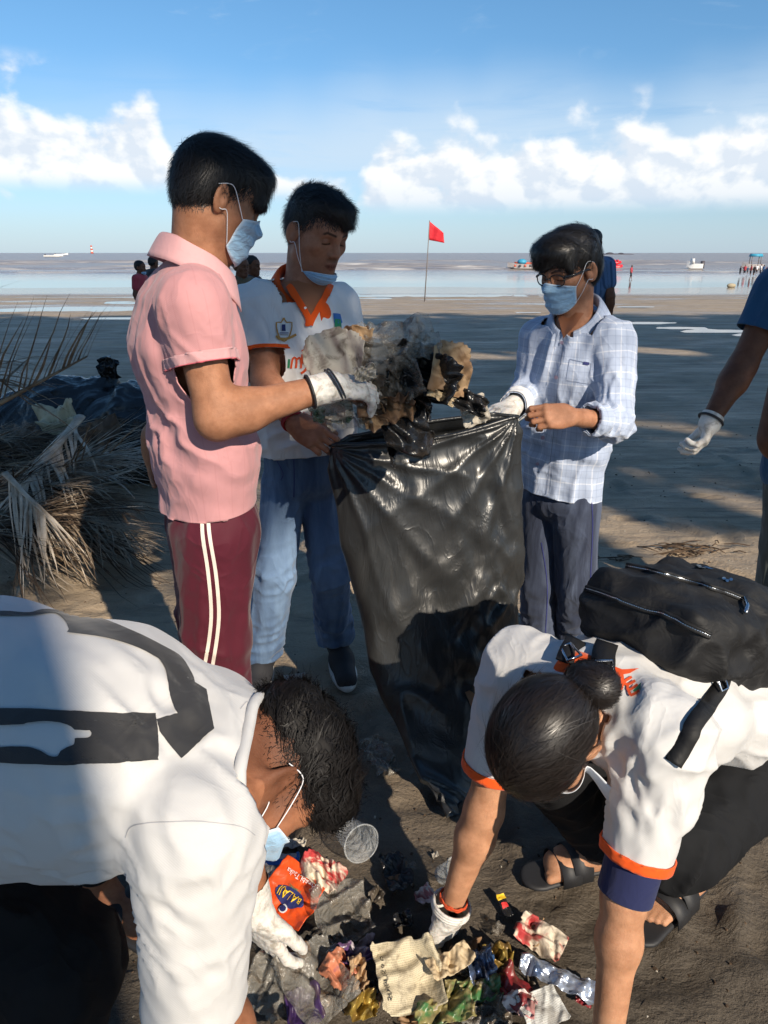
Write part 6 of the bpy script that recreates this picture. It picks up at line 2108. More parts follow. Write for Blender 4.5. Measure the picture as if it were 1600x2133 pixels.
def build_pack():
    who = thing('backpack', 'black backpack with silver zips on the crouching woman', 'backpack')
    b_ = nrm(A3(.53, .36, -.26)); sd = nrm(A3(.65, -.75, 0)); sd = nrm(sd - b_ * np.dot(sd, b_)); n = np.cross(sd, b_)
    R = np.stack([b_, sd, n], 1)
    c = A3(.650, 1.27, .785)
    w = lambda x, y, z: c + R @ A3(x, y, z)
    S = Sdf()
    S.box(w(0, 0, -.02), (.235, .145, .075), R, .055, 0)
    S.ell(w(.02, -.01, .030), (.205, .125, .068), R, .04)
    S.box(w(.10, -.02, .070), (.125, .100, .032), R, .028, .02)
    S.ell(w(.17, .12, .01), (.075, .060, .060), R, .03)
    S.ell(w(.205, .165, .03), (.042, .030, .034), R, .012, 's')
    V, Fq = S.mesh(.0065); N = normals(V, Fq)
    V = V + N * (.012 * (ridge(V, b_ + sd * .4, .060, .35, 121) - .4) + .009 * (ridge(V, sd + n * .4, .045, .22, 123) - .4))[:, None]
    body = mesh_obj('bag_body', V, Fq, MATS['pack_cloth'], who)
    bv = bvh_of(V, Fq)
    def zipper(pts, wd=.0065):
        q = pix_points(smooth_poly(pts, 8), bv, .003)
        Vb = []; cu = []; L = 0
        for i, p in enumerate(q):
            if i: L += np.linalg.norm(p - q[i - 1])
            t = nrm(q[min(i + 1, len(q) - 1)] - q[max(i - 1, 0)]); s_ = nrm(np.cross(t, nrm(A3(0, 0, H) - p)))
            Vb += [p - s_ * wd / 2, p + s_ * wd / 2]; cu += [L, L]
        o = mesh_obj('zip', Vb, [(2 * i, 2 * i + 1, 2 * i + 3, 2 * i + 2) for i in range(len(q) - 1)], MATS['zip_metal'], body, attrs={'cu': np.array(cu)})
        add_mod(o, 'SOLIDIFY', thickness=.002, offset=1)
        mb = MB()
        for sgn in (-1, 1):
            mb.tube([np.array(Vb[2 * i + (sgn > 0)]) * 1.0 for i in range(len(q))], .0035, 6)
        mb.obj('zip_tape', MATS['pack_cloth'], body)
    zipper([(1222, 1226), (1280, 1246), (1340, 1268), (1390, 1282), (1440, 1305), (1478, 1325)])
    zipper([(1302, 1180), (1360, 1192), (1420, 1208), (1490, 1228), (1545, 1248)])
    q = pix_points([(1546, 1250), (1552, 1268), (1548, 1282)], bv, .008)
    if len(q) > 1:
        mb = MB(); mb.tube(q, .004, 6); mb.obj('zip_pull', MATS['chrome'], body)
    for quad in ([(1446, 1178), (1472, 1183), (1486, 1188), (1456, 1186)],):
        pix_decal('metal_badge', quad, [(0, 1, 2, 3)], bv, 'chrome', body, .004, 8)
    for x, y in ((1508, 1208), (1514, 1212), (1522, 1210)):
        v, f = disc2d(4, 10, (x, y), 2.6); pix_decal('emblem', v, f, bv, 'chrome', body, .004, 5)
    # hanging loop and shoulder straps with buckles
    def strap(pts, wd, bvh, lift, name='shoulder_strap'):
        q = pix_points(smooth_poly(pts, 5), bvh, lift)
        Vb = []
        for i, p in enumerate(q):
            t = nrm(q[min(i + 1, len(q) - 1)] - q[max(i - 1, 0)]); s_ = nrm(np.cross(t, nrm(A3(0, 0, H) - p)))
            Vb += [p - s_ * wd / 2, p + s_ * wd / 2]
        o = mesh_obj(name, Vb, [(2 * i, 2 * i + 1, 2 * i + 3, 2 * i + 2) for i in range(len(q) - 1)], MATS['pack_cloth'], who)
        add_mod(o, 'SOLIDIFY', thickness=.005, offset=0)
        return o
    def buckle(pts, bvh):
        q = pix_points(pts, bvh, .014)
        if len(q) < 4: return
        mb = MB(); mb.tube(q + [q[0]], .0028, 6, False); mb.obj('buckle', MATS['chrome'], who)
    tree = WOMAN_BVH
    strap([(1262, 1345), (1256, 1375), (1252, 1405), (1246, 1440)], .040, tree, .006)
    strap([(1200, 1338), (1192, 1360), (1182, 1385)], .038, tree, .006)
    strap([(1508, 1390), (1498, 1430), (1478, 1462), (1450, 1500), (1425, 1545), (1400, 1590)], .026, tree, .005)
    buckle([(1226, 1390), (1272, 1386), (1276, 1412), (1230, 1416)], tree)
    buckle([(1170, 1362), (1190, 1354), (1208, 1378), (1188, 1388)], tree)
    buckle([(1482, 1418), (1496, 1412), (1504, 1440), (1492, 1446)], tree)
    for a_, b2, y in ((-.20, .12, .10), (-.20, .10, -.06)):
        pass
build_pack()
# ------------------------------------------------------------------ the rubbish bag the two youths hold open
def bag_nodes(t, b):
    co = objco(t)
    v = t.n('ShaderNodeTexVoronoi', feature='DISTANCE_TO_EDGE')
    wob = t.n('ShaderNodeVectorMath', operation='ADD')
    t.set(wob.inputs[0], co); t.set(wob.inputs[1], t.scale(t.noise(co, 9.0, 3, 0.6, 0, 1), (0.09, 0.09, 0.09)))
    t.set(v.inputs['Vector'], wob.outputs[0]); v.inputs['Scale'].default_value = 9.0
    n = t.noise(t.scale(co, (1, 1, .45)), 11.0, 5, 0.5, 1.2)
    vert = t.noise(t.scale(co, (26, 26, 1.2)), 1.0, 4, 0.6, 0.4)
    cr = t.noise(t.scale(co, (1.0, 1.0, 0.30)), 9.0, 3, 0.55, 2.2)
    crease = t.m('POWER', t.m('SUBTRACT', 1.0, t.m('MINIMUM', t.m('ABSOLUTE', t.m('MULTIPLY', t.m('SUBTRACT', cr, 0.5), 9.0)), 1.0)), 2.0)
    hgt = t.m('ADD', t.m('ADD', t.m('MULTIPLY', n, 0.6), t.m('MULTIPLY', vert, 0.6)), t.m('MULTIPLY', crease, 0.30))
    t.set(b.inputs['Normal'], t.bump(hgt, 0.20, 0.010))
    t.set(b.inputs['Base Color'], t.mix(t.ramp(n, 0.4, 0.7), (0.020, 0.021, 0.022, 1), (0.031, 0.032, 0.033, 1)))
pbr('bag_film', (0.02, 0.02, 0.02, 1), 0.32, bag_nodes, spec=0.5)
def build_bag():
    who = thing('rubbish_bag', 'large black plastic bag held open between two youths', 'bag')
    lv = [  # photo row, left, right, distance, half depth
        (930, 690, 1078, 1.985, .022), (950, 690, 1079, 1.985, .035), (1000, 697, 1081, 1.98, .05), (1100, 712, 1083, 1.965, .06), (1200, 729, 1085, 1.945, .07),
        (1300, 750, 1086, 1.91, .075), (1400, 778, 1080, 1.86, .075), (1480, 806, 1064, 1.80, .07), (1560, 845, 1036, 1.735, .06), (1620, 884, 1008, 1.67, .045), (1665, 917, 978, 1.60, .025), (1695, 938, 950, 1.565, .01)]
    A, B = P(690, 934, 1.935), P(1076, 868, 2.035)
    nt, nl = 150, 120
    rows = np.array(lv, float)
    V = []
    for j in range(nl):
        q = j / (nl - 1) * (len(lv) - 1)
        i = min(int(q), len(lv) - 2); fr = q - i
        fr2 = fr
        y, xl, xr, Yd, hd = rows[i] * (1 - fr2) + rows[i + 1] * fr2
        sl = (868 - 934) * max(0, 1 - j / (nl * .30))       # the mouth slopes up to the right hand
        pl, pr = P(xl, y + (0 if j else 0), Yd - .035), P(xr, y + sl * 0.9, Yd + .045)
        c = (pl + pr) / 2; hx = (pr - pl) / 2
        for k in range(nt):
            a = 2 * math.pi * k / nt
            ca = math.copysign(abs(math.cos(a)) ** .85, math.cos(a)); sa = math.sin(a)
            p = c + hx * ca + A3(0, -1, 0) * hd * sa * (1 if sa > 0 else 1)
            V.append(p)
    V = np.array(V)
    # front lip sags lower than the back lip
    lvl = np.repeat(np.arange(nl) / (nl - 1), nt); th = np.tile(2 * np.pi * np.arange(nt) / nt, nl)
    front = np.clip(np.sin(th), 0, 1); mid = 1 - np.abs(np.cos(th)) ** 2
    V[:, 2] += np.where(lvl < .3, (1 - lvl / .3), 0) * (.020 * (1 - front) * mid - .022 * front * mid + .004)
    i = np.arange(nl * nt).reshape(nl, nt); nx = np.roll(i, -1, 1)
    Fq = np.stack([i[:-1], nx[:-1], nx[1:], i[1:]], -1).reshape(-1, 4)
    N = normals(V, Fq)
    # long tension folds fanning out from the two hands
    D = np.zeros(len(V))
    for hand, sgn, sd in ((A, 1, 131), (B, -1, 133)):
        r = V - hand; L = np.linalg.norm(r, axis=1) + 1e-6
        ang = np.arctan2(-r[:, 2], r[:, 0] * sgn)
        e = np.exp(-L / .42) * np.clip(L / .06, 0, 1)
        D += .017 * e * (1 - np.abs(np.sin(ang * (10 if sgn > 0 else 9) + 1.4 * fbm(V * 5, 2, sd)))) ** 2
    D += .012 * (ridge(V, nrm(A3(-.40, 0, 1)), .075, .70, 135) - .4) * np.clip(lvl * 5, 0, 1)
    D += .012 * (ridge(V, nrm(A3(.5, 0, .8)), .05, .22, 137) - .4) * np.exp(-((lvl - .42) / .16) ** 2) * np.clip((V[:, 0] - .1) * 6, 0, 1)
    D += .006 * (ridge(V, nrm(A3(.7, 0, .6)), .022, .09, 138) - .4) * np.exp(-((lvl - .40) / .14) ** 2) * np.clip((V[:, 0] - .05) * 6, 0, 1)
    D += .020 * np.clip((lvl - .62) * 3, 0, 1) * (ridge(V, nrm(A3(-.6, .2, .7)), .05, .25, 139) - .4)
    V = V + N * D[:, None]
    V[:, 2] = np.maximum(V[:, 2], .008)
    V[:nt] = V[:nt]
    o = mesh_obj('film', V, Fq, MATS['bag_film'], who)
    add_mod(o, 'SOLIDIFY', thickness=.002, offset=0)
    # rolled rim
    rim = MB(); ring = [V[k % nt] for k in range(nt + 1)]
    rim.tube(ring, .006, 8, False); ro = rim.obj('rim', MATS['bag_film'], who)
    # tear low down on the front
    bv = bvh_of(V, Fq)
    tear = [(968, 1442), (978, 1438), (988, 1446), (990, 1470), (982, 1478), (975, 1460)]
    pix_decal('tear', tear, [tuple(range(6))], bv, 'tear_scrap', o, .004, 8)
    for p, r in ((P(930, 1050, 1.9), .22), (P(1000, 1200, 1.85), .25), (P(850, 1250, 1.85), .18), (P(780, 1080, 1.9), .12)): add_beam(p, r)
pbr('tear_scrap', hexc(120, 88, 62), 0.7)
build_bag()

# ------------------------------------------------------------------ scraps
def paper_mat(name, c, c2=None, dirt=0.5, rough=0.7, dirt_c=hexc(84, 70, 56), scale=24.0, extra=None, **kw):
    def f(t, b):
        co = objco(t)
        n = t.noise(co, scale, 5, 0.62, 0.6); n2 = t.noise(co, scale * 0.35, 4, 0.6, 1.0); n3 = t.noise(co, scale * 3.2, 4, 0.65)
        col = c
        if c2 is not None: col = t.mix(t.ramp(n2, 0.46, 0.54), c, c2)
        if extra: col = extra(t, col)
        col = t.mix(t.m('MULTIPLY', t.ramp(n, 0.48, 0.66), dirt), col, dirt_c)
        col = t.mix(t.m('MULTIPLY', t.ramp(n3, 0.6, 0.72), dirt * 0.8), col, tuple(q * 0.35 for q in dirt_c[:3]) + (1,))
        t.set(b.inputs['Base Color'], col)
        v = t.n('ShaderNodeTexVoronoi', feature='DISTANCE_TO_EDGE', i_Vector=co); v.inputs['Scale'].default_value = scale * 1.6
        t.set(b.inputs['Normal'], t.bump(t.m('ADD', t.m('MINIMUM', v.outputs[0], .2), n), 0.5, 0.006))
    return pbr(name, c, rough, f, **kw)
def clear_film(name, tint, a=0.42, dirt=0.5):
    def f(t, b):
        co = objco(t)
        n = t.noise(co, 26.0, 5, 0.65, 0.8)
        v = t.n('ShaderNodeTexVoronoi', feature='DISTANCE_TO_EDGE', i_Vector=co); v.inputs['Scale'].default_value = 34
        d = t.m('MULTIPLY', t.ramp(n, 0.45, 0.68), dirt)
        t.set(b.inputs['Base Color'], t.mix(d, tint, hexc(92, 78, 62)))
        t.set(b.inputs['Alpha'], t.m('ADD', a, t.m('MULTIPLY', d, 0.8), clamp=True))
        t.set(b.inputs['Normal'], t.bump(t.m('ADD', t.m('MINIMUM', v.outputs[0], .2), n), 0.9, 0.012))
    return pbr(name, tint, 0.16, f, spec=0.7)
paper_mat('white_scrap', hexc(182, 174, 160), dirt=.7)
paper_mat('cream_scrap', hexc(190, 170, 138), dirt=.55)
paper_mat('brown_scrap', hexc(128, 98, 70), hexc(92, 66, 46), dirt=.5)
paper_mat('tan_scrap', hexc(176, 146, 112), hexc(140, 110, 80), dirt=.4)
paper_mat('grey_scrap', hexc(96, 88, 78), hexc(66, 60, 52), dirt=.5, rough=.35)
paper_mat('black_scrap', (0.014, 0.014, 0.015, 1), dirt=.22, rough=.26)
paper_mat('orange_foil', hexc(222, 82, 28), dirt=.30, rough=.38)
paper_mat('blue_foil', hexc(40, 110, 196), dirt=.62, rough=.35)
paper_mat('purple_foil', hexc(84, 58, 104), hexc(170, 162, 172), dirt=.62, rough=.32)
paper_mat('violet_foil', hexc(66, 44, 96), hexc(56, 38, 80), dirt=.62, rough=.3)
paper_mat('salmon_foil', hexc(190, 120, 90), hexc(160, 100, 104), dirt=.62, rough=.4)
paper_mat('gold_foil', hexc(172, 146, 72), hexc(136, 108, 52), dirt=.62, rough=.3, metal=.35)
paper_mat('red_foil', hexc(128, 40, 44), hexc(84, 34, 40), dirt=.62, rough=.35)
paper_mat('green_foil', hexc(62, 108, 62), hexc(140, 130, 84), dirt=.62, rough=.35)
paper_mat('silver_foil', hexc(176, 184, 200), hexc(96, 112, 142), dirt=.62, rough=.22, metal=.6)
paper_mat('redwhite_scrap', hexc(214, 200, 180), hexc(176, 52, 54), dirt=.62)
paper_mat('pinkwhite_scrap', hexc(216, 202, 196), hexc(196, 130, 130), dirt=.62)
def print_lines(t, col):
    u, v = attr(t, 'cu'), attr(t, 'cv')
    a = soft_line(t, v, 0.0036, 0.0018)
    n = t.noise(t.n('ShaderNodeCombineXYZ', i_0=t.m('MULTIPLY', u, 700.0), i_1=t.m('FLOOR', t.m('DIVIDE', v, 0.0036)), i_2=0.0).outputs[0], 1.0, 2, 0.5)
    return t.mix(t.m('MULTIPLY', t.m('MULTIPLY', a, t.ramp(n, 0.46, 0.54)), 0.5), col, hexc(88, 82, 74))
paper_mat('newsprint', hexc(196, 184, 156), dirt=.55, extra=print_lines)
paper_mat('printed_white', hexc(196, 196, 192), dirt=.5, extra=print_lines)
clear_film('clear_film', hexc(164, 160, 152), .24, .75)
clear_film('clear_film_grey', hexc(120, 114, 106), .42, .7)
clear_film('clear_film_green', hexc(70, 120, 92), .55, .4)
clear_film('clear_cup_plastic', hexc(206, 210, 212), .22, .25)

def sheet(label, cat, c, size, R, mat, crumple=.012, curl=0.0, seed=0, ragged=.25, n=26, group=None, name=None, bend=0.0, freq=1.0, disc=False):
    """one crumpled, torn sheet; R columns: width, height, normal"""
    rr = np.random.default_rng(seed)
    u, v = np.meshgrid(np.linspace(-.5, .5, n), np.linspace(-.5, .5, n), indexing='ij')
    x, y = u * size[0], v * size[1]
    L = min(size)
    p = np.stack([x.ravel(), y.ravel(), np.full(x.size, seed * 1.37)], 1)
    k = freq / L
    z = crumple * 2.2 * (ridge(p, A3(*rr.normal(0, 1, 2), 0), .28 / k * 1.0, 1.1 / k, seed) - .4) + crumple * 1.6 * (ridge(p, A3(*rr.normal(0, 1, 2), 0), .16 / k, .5 / k, seed + 1) - .4) + crumple * 1.8 * (fbm(p * k * 2.2, 2, seed + 2) - .5) * 2
    z = z + curl * ((u.ravel() * 2) ** 2 - .4) + bend * ((v.ravel() * 2) ** 2 - .4)
    dx = (fbm(p * k * 3 + 7, 2, seed + 3) - .5) * L * .12; dy = (fbm(p * k * 3 + 19, 2, seed + 4) - .5) * L * .12
    loc = np.stack([x.ravel() + dx - curl * .5 * u.ravel(), y.ravel() + dy, z], 1)
    V = np.asarray(c) + loc @ np.asarray(R).T
    i = np.arange(n * n).reshape(n, n)
    Fq = np.stack([i[:-1, :-1], i[1:, :-1], i[1:, 1:], i[:-1, 1:]], -1).reshape(-1, 4)
    edge = .5 - np.maximum(np.abs(u), np.abs(v)).ravel()
    cut = edge + .0 - ragged * .5 * fbm(p * k * 2.0 + 3, 3, seed + 5) ** 1.5
    if ragged > 0:
        rad = np.sqrt(u ** 2 + v ** 2).ravel()
        cut = np.minimum(cut, .66 - rad - ragged * .5 * fbm(p * k * 1.6 + 31, 2, seed + 6))
    if disc: cut = .49 - np.sqrt(u ** 2 + v ** 2).ravel()
    Fq = Fq[(cut[Fq] > 0).all(1)]
    V, Fq, used = keep_faces(V, Fq, np.ones(len(Fq), bool))
    o = mesh_obj(name or cat.replace(' ', '_'), V, Fq, MATS[mat], None, attrs={'cu': x.ravel()[used], 'cv': y.ravel()[used]})
    add_mod(o, 'SUBSURF', levels=1, render_levels=1)
    add_mod(o, 'SOLIDIFY', thickness=.0012, offset=0)
    tag(o, label, cat, group)
    return o, V, Fq

def rotm(yaw, pitch=0.0, roll=0.0):
    return np.array(Matrix.Rotation(yaw, 3, 'Z') @ Matrix.Rotation(pitch, 3, 'X') @ Matrix.Rotation(roll, 3, 'Y'))
def facing(yaw=0.0, tilt=0.0, roll=0.0):
    """a sheet that stands facing the photographer, rolled in its own plane"""
    B = np.stack([A3(1, 0, 0), A3(0, 0, 1), A3(0, -1, 0)], 1)
    return np.array(Matrix.Rotation(yaw, 3, 'Z') @ Matrix.Rotation(tilt, 3, 'X')) @ B @ np.array(Matrix.Rotation(roll, 3, 'Z'))

# handful of rubbish in the gloved hand of the youth in pink
HAND = [
    ('dirty white paper plate at the top left of the handful', 'plate', 697, 738, 1.66, (.135, .105), facing(-.2, -.3, .2), 'white_scrap', .004, .02, 1, .0),
    ('brown leaf-like paper scrap standing behind the paper plate', 'paper', 752, 722, 1.70, (.055, .085), facing(.3, -.1, -.15), 'tan_scrap', .006, .012, 2, .3),
    ('dull brown cardboard scrap between plate and leaf-like paper', 'cardboard', 728, 706, 1.72, (.09, .05), facing(0, -.4, .1), 'brown_scrap', .005, .0, 3, .3),
    ('dirty clear plastic bag sticking up from the handful', 'plastic bag', 828, 706, 1.70, (.19, .11), facing(-.1, -.5, .25), 'clear_film', .016, .02, 4, .45),
    ('grey plastic film crumpled behind the gloved fingers', 'plastic film', 795, 768, 1.70, (.12, .10), facing(.2, -.3, -.3), 'clear_film_grey', .018, .0, 5, .4),
    ('stiff grey plastic cup fragment in the middle of the handful', 'plastic piece', 836, 792, 1.665, (.095, .10), facing(-.2, .1, .5), 'clear_film_grey', .010, .02, 6, .35),
    ('glossy black plastic sheet folded over at the right of the handful', 'plastic sheet', 882, 772, 1.70, (.16, .095), facing(.2, -.3, -.55), 'black_scrap', .020, .02, 7, .35),
    ('torn black plastic strip trailing down to the white flake', 'plastic strip', 930, 818, 1.70, (.20, .050), facing(.1, -.2, -.42), 'black_scrap', .014, .0, 8, .45),
    ('cream coloured food tray piece at the far right of the handful', 'tray', 934, 768, 1.70, (.10, .11), facing(.3, -.2, -.25), 'tan_scrap', .007, .016, 9, .3),
    ('mottled cream foam flake hanging at the tip of the handful', 'foam flake', 988, 854, 1.73, (.062, .066), facing(-.1, .1, .3), 'white_scrap', .006, .0, 10, .3),
    ('thin pale crust on the black strip', 'paper', 918, 826, 1.685, (.075, .022), facing(0, -.1, -.4), 'cream_scrap', .005, .0, 11, .5),
    ('crumpled black carrier bag dangling from the handful', 'plastic bag', 846, 894, 1.69, (.135, .135), facing(.15, .1, .25), 'black_scrap', .030, .03, 12, .30),
    ('reddish brown paper crumpled under the gloved hand', 'paper', 806, 850, 1.66, (.13, .065), facing(.1, .2, .15), 'brown_scrap', .016, .0, 13, .4),
    ('tan plastic lump below the reddish brown paper', 'plastic piece', 782, 868, 1.655, (.055, .055), facing(0, 0, .4), 'tan_scrap', .012, .012, 14, .35),
    ('dirty clear film hanging below the wrist', 'plastic film', 728, 862, 1.66, (.11, .075), facing(.2, .3, -.2), 'clear_film', .012, .0, 15, .4),
    ('green tinted plastic film under the forearm', 'plastic film', 690, 852, 1.69, (.10, .055), facing(0, .2, .1), 'clear_film_green', .010, .0, 16, .4),
    ('small white rag caught between the gloved fingers', 'rag', 760, 776, 1.605, (.045, .030), facing(0, -.3, .2), 'white_scrap', .008, .0, 17, .4),
    ('dark shred behind the plastic cup fragment', 'plastic shred', 860, 735, 1.75, (.11, .06), facing(0, -.2, -.2), 'grey_scrap', .014, .0, 18, .45),
    ('scorched dark film hanging beneath the middle of the handful', 'plastic film', 868, 838, 1.71, (.09, .075), facing(.1, .2, -.3), 'black_scrap', .016, .0, 19, .45),
    ('crumpled grey-brown wrapper at the heart of the handful', 'wrapper', 800, 806, 1.675, (.08, .06), facing(.3, .2, .3), 'grey_scrap', .014, .0, 20, .4),
]
for lab, cat, px, py, Yd, sz, R, m, cr, cl, sd, rg in HAND:
    sheet(lab, cat, P(px, py, Yd), (sz[0] * 1.30, sz[1] * 1.30), R, m, cr, cl, 200 + sd * 7, rg, group='rubbish in the gloved hand', disc=(cat == 'plate'))
for x_, y_, r_ in ((700, 740, .08), (830, 720, .12), (930, 780, .10), (990, 850, .08), (820, 860, .10)): add_beam(P(x_, y_, 1.69), r_)

# ------------------------------------------------------------------ rubbish heap on the sand
def lie(px, py, z=.02): 
    g = G(px, py); g[2] = gz_at(g[0], g[1]) + z
    # keep it under the same line of sight when it lies higher
    d = nrm(g - A3(0, 0, H)); return g - d * (z * 1.0)
PILE = [  # label, category, px, py, lift, size, yaw, tilt, roll, material, crumple, curl, ragged
    ('blue and white printed packet beside the orange crisp packet', 'packet', 578, 1812, .02, (.125, .080), .12, .35, 0, 'printed_white', .004, .0, .0),
    ('roll of torn white paper above the blue packet', 'paper', 592, 1766, .012, (.130, .030), .12, .1, 0, 'white_scrap', .006, .004, .2),
    ('crumpled white and red paper on the orange packet', 'paper', 672, 1850, .05, (.12, .085), -.5, .4, .2, 'redwhite_scrap', .016, .0, .4),
    ('clear plastic bag below the white and red paper', 'plastic bag', 712, 1915, .03, (.16, .16), .4, .45, .1, 'clear_film', .024, .02, .25),
    ('clear plastic tub beside the gloved hand of the bending man', 'plastic tub', 538, 1862, .03, (.09, .11), .2, .7, .2, 'clear_film', .010, .03, .2),
    ('tiny bright blue wrapper scrap', 'wrapper', 550, 1927, .015, (.022, .04), .3, .3, 0, 'blue_foil', .004, .0, .2),
    ('grey clear plastic above the thumb of the glove', 'plastic film', 520, 1975, .03, (.09, .08), .5, .3, 0, 'clear_film_grey', .014, .0, .3),
    ('crumpled purple and silver wrapper', 'wrapper', 742, 2012, .025, (.10, .07), .3, .3, .2, 'purple_foil', .016, .0, .35),
    ('white edged scrap next to the purple wrapper', 'wrapper', 695, 2010, .03, (.03, .04), -.2, .4, 0, 'printed_white', .006, .0, .3),
    ('salmon orange wrapper in the middle of the heap', 'wrapper', 704, 2052, .03, (.07, .075), .8, .4, 0, 'salmon_foil', .014, .0, .35),
    ('tan paper ball between salmon wrapper and newspaper', 'paper', 744, 2058, .03, (.055, .08), .2, .4, .2, 'tan_scrap', .016, .015, .3),
    ('large cone of clear plastic sheet in the heap', 'plastic sheet', 655, 2072, .04, (.17, .17), .7, .5, .1, 'clear_film', .022, .03, .3),
    ('pale rolled paper at the end of the newspaper', 'paper', 936, 2040, .05, (.12, .05), .45, .3, 0, 'cream_scrap', .006, .016, .1),
    ('crumpled yellow gold foil', 'foil', 1034, 2008, .02, (.08, .06), -.2, .3, 0, 'gold_foil', .016, .0, .35),
    ('white paper with red print lying apart on the sand', 'paper', 1124, 1962, .018, (.135, .085), -.55, .3, .1, 'redwhite_scrap', .012, .006, .3),
    ('bluish clear wrapper beside the gold foil', 'wrapper', 998, 2035, .03, (.075, .075), .3, .4, 0, 'silver_foil', .014, .0, .4),
    ('long silver and blue wrapper strip by the forearm', 'wrapper', 1162, 2052, .02, (.185, .046), -.42, .3, .1, 'silver_foil', .010, .0, .15),
    ('red end piece of the silver strip', 'wrapper', 1216, 2076, .018, (.035, .040), -.3, .3, 0, 'red_foil', .004, .0, .1),
    ('green and yellow wrapper under the newspaper', 'wrapper', 985, 2072, .03, (.14, .055), .15, .3, 0, 'green_foil', .014, .0, .35),
    ('dark red and green wrapper right of the newspaper', 'wrapper', 1062, 2072, .02, (.085, .09), .8, .3, 0, 'red_foil', .012, .0, .35),
    ('green wrapper folded at the bottom edge of the heap', 'wrapper', 925, 2122, .03, (.14, .06), .25, .4, .1, 'green_foil', .016, .0, .3),
    ('white leaflet with green edge at the bottom of the heap', 'leaflet', 1128, 2112, .02, (.10, .075), .35, .3, 0, 'printed_white', .005, .0, .05),
    ('pale pink crumpled wrapper beside the leaflet', 'wrapper', 1082, 2100, .025, (.085, .05), -.4, .3, 0, 'pinkwhite_scrap', .012, .0, .35),
    ('violet chocolate wrapper at the bottom of the heap', 'wrapper', 634, 2112, .03, (.08, .08), .3, .5, 0, 'violet_foil', .010, .0, .2),
    ('gold and red wrapper at the bottom of the heap', 'wrapper', 752, 2110, .03, (.08, .06), .1, .5, .2, 'gold_foil', .016, .0, .35),
    ('clear plastic cup crushed flat below the glove', 'plastic cup', 562, 2085, .03, (.12, .13), -.4, .4, .1, 'clear_film', .018, .02, .3),
    ('pink and white torn paper near the reaching arm', 'paper', 885, 1872, .015, (.055, .045), .6, .3, 0, 'pinkwhite_scrap', .010, .0, .45),
    ('plastic packet with red print behind the curly head', 'packet', 790, 1578, .03, (.10, .16), .5, .4, .2, 'clear_film', .012, .0, .2),
    ('white packet corner behind the curly head', 'packet', 612, 1424, .02, (.10, .05), .3, .3, 0, 'printed_white', .006, .0, .2),
    ('grey dusty plastic sheet in the lower middle of the heap', 'plastic sheet', 830, 2005, .02, (.11, .07), .2, .2, 0, 'clear_film_grey', .014, .0, .4),
    ('brown stained plastic left of the salmon wrapper', 'plastic piece', 600, 2020, .02, (.11, .08), -.2, .2, 0, 'brown_scrap', .014, .0, .4),
    ('muddy plastic sheet in front of the clear bag', 'plastic sheet', 660, 1975, .015, (.13, .07), .1, .2, 0, 'clear_film_grey', .012, .0, .4),
    ('dark wet cloth strip beside the plastic cup', 'cloth', 828, 1825, .012, (.08, .14), .3, .1, 0, 'black_scrap', .010, .0, .35),
    ('grey brown sheet lying under the gold foil', 'plastic sheet', 975, 2000, .015, (.11, .07), .5, .2, 0, 'brown_scrap', .014, .0, .4),
    ('dirty pale plastic at the lower right of the heap', 'plastic sheet', 1020, 2110, .025, (.10, .09), -.5, .4, 0, 'clear_film_grey', .014, .0, .3),
    ('torn tan cardboard at the bottom right of the newspaper', 'cardboard', 870, 2122, .02, (.10, .06), -.2, .3, 0, 'tan_scrap', .010, .0, .35),
    ('small white flake on the lit sand', 'paper', 906, 1785, .006, (.022, .014), .3, .1, 0, 'white_scrap', .003, .0, .3),
    ('yellow crisp packet corner behind the white and red paper', 'packet', 690, 1830, .03, (.07, .04), -.1, .3, 0, 'gold_foil', .006, .0, .2),
]
_rr = random.Random(77)
_cols = [('brown', 'brown_scrap'), ('grey', 'grey_scrap'), ('clear', 'clear_film'), ('tan', 'tan_scrap'), ('black', 'black_scrap'), ('dull grey', 'clear_film_grey')]
for i in range(34):
    cn, cm = _cols[i % 6]
    px_, py_ = (_rr.uniform(510, 1130), _rr.uniform(1930, 2125)) if i < 26 else (_rr.uniform(560, 900), _rr.uniform(1800, 1930))
    _nb = min(PILE[:38], key=lambda q: (q[2] - px_) ** 2 + (q[3] - py_) ** 2)[0]
    _nb = _nb.split(' beside')[0].split(' behind')[0].split(' below')[0].split(' above')[0].split(' next to')[0].split(' between')[0].split(' lying')[0].split(' in the')[0].split(' at the')[0].split(' under')[0].split(' on the')[0].split(' near')[0].split(' by the')[0].split(' left of')[0].split(' right of')[0]
    PILE.append(('small %s plastic shred next to the %s' % (cn, _nb), 'plastic shred', px_, py_, .012, (_rr.uniform(.03, .075), _rr.uniform(.025, .05)), _rr.uniform(-1.5, 1.5), _rr.uniform(.05, .4), _rr.uniform(-.3, .3), cm, .008, .0, .4))
for q in PILE:
    lab, cat, px, py, lf, sz, yaw, tl, rl, m, cr, cl, rg = q
    sheet(lab, cat, lie(px, py, lf), sz, rotm(yaw, tl * .8, rl), m, cr * .75, cl, abs(hash(lab)) % 97 if False else int(px * 7 + py) % 977, rg, n=26 if cat != 'plastic shred' else 14, group='rubbish heap on the sand' if cat != 'plastic shred' else 'small plastic shreds in the heap')

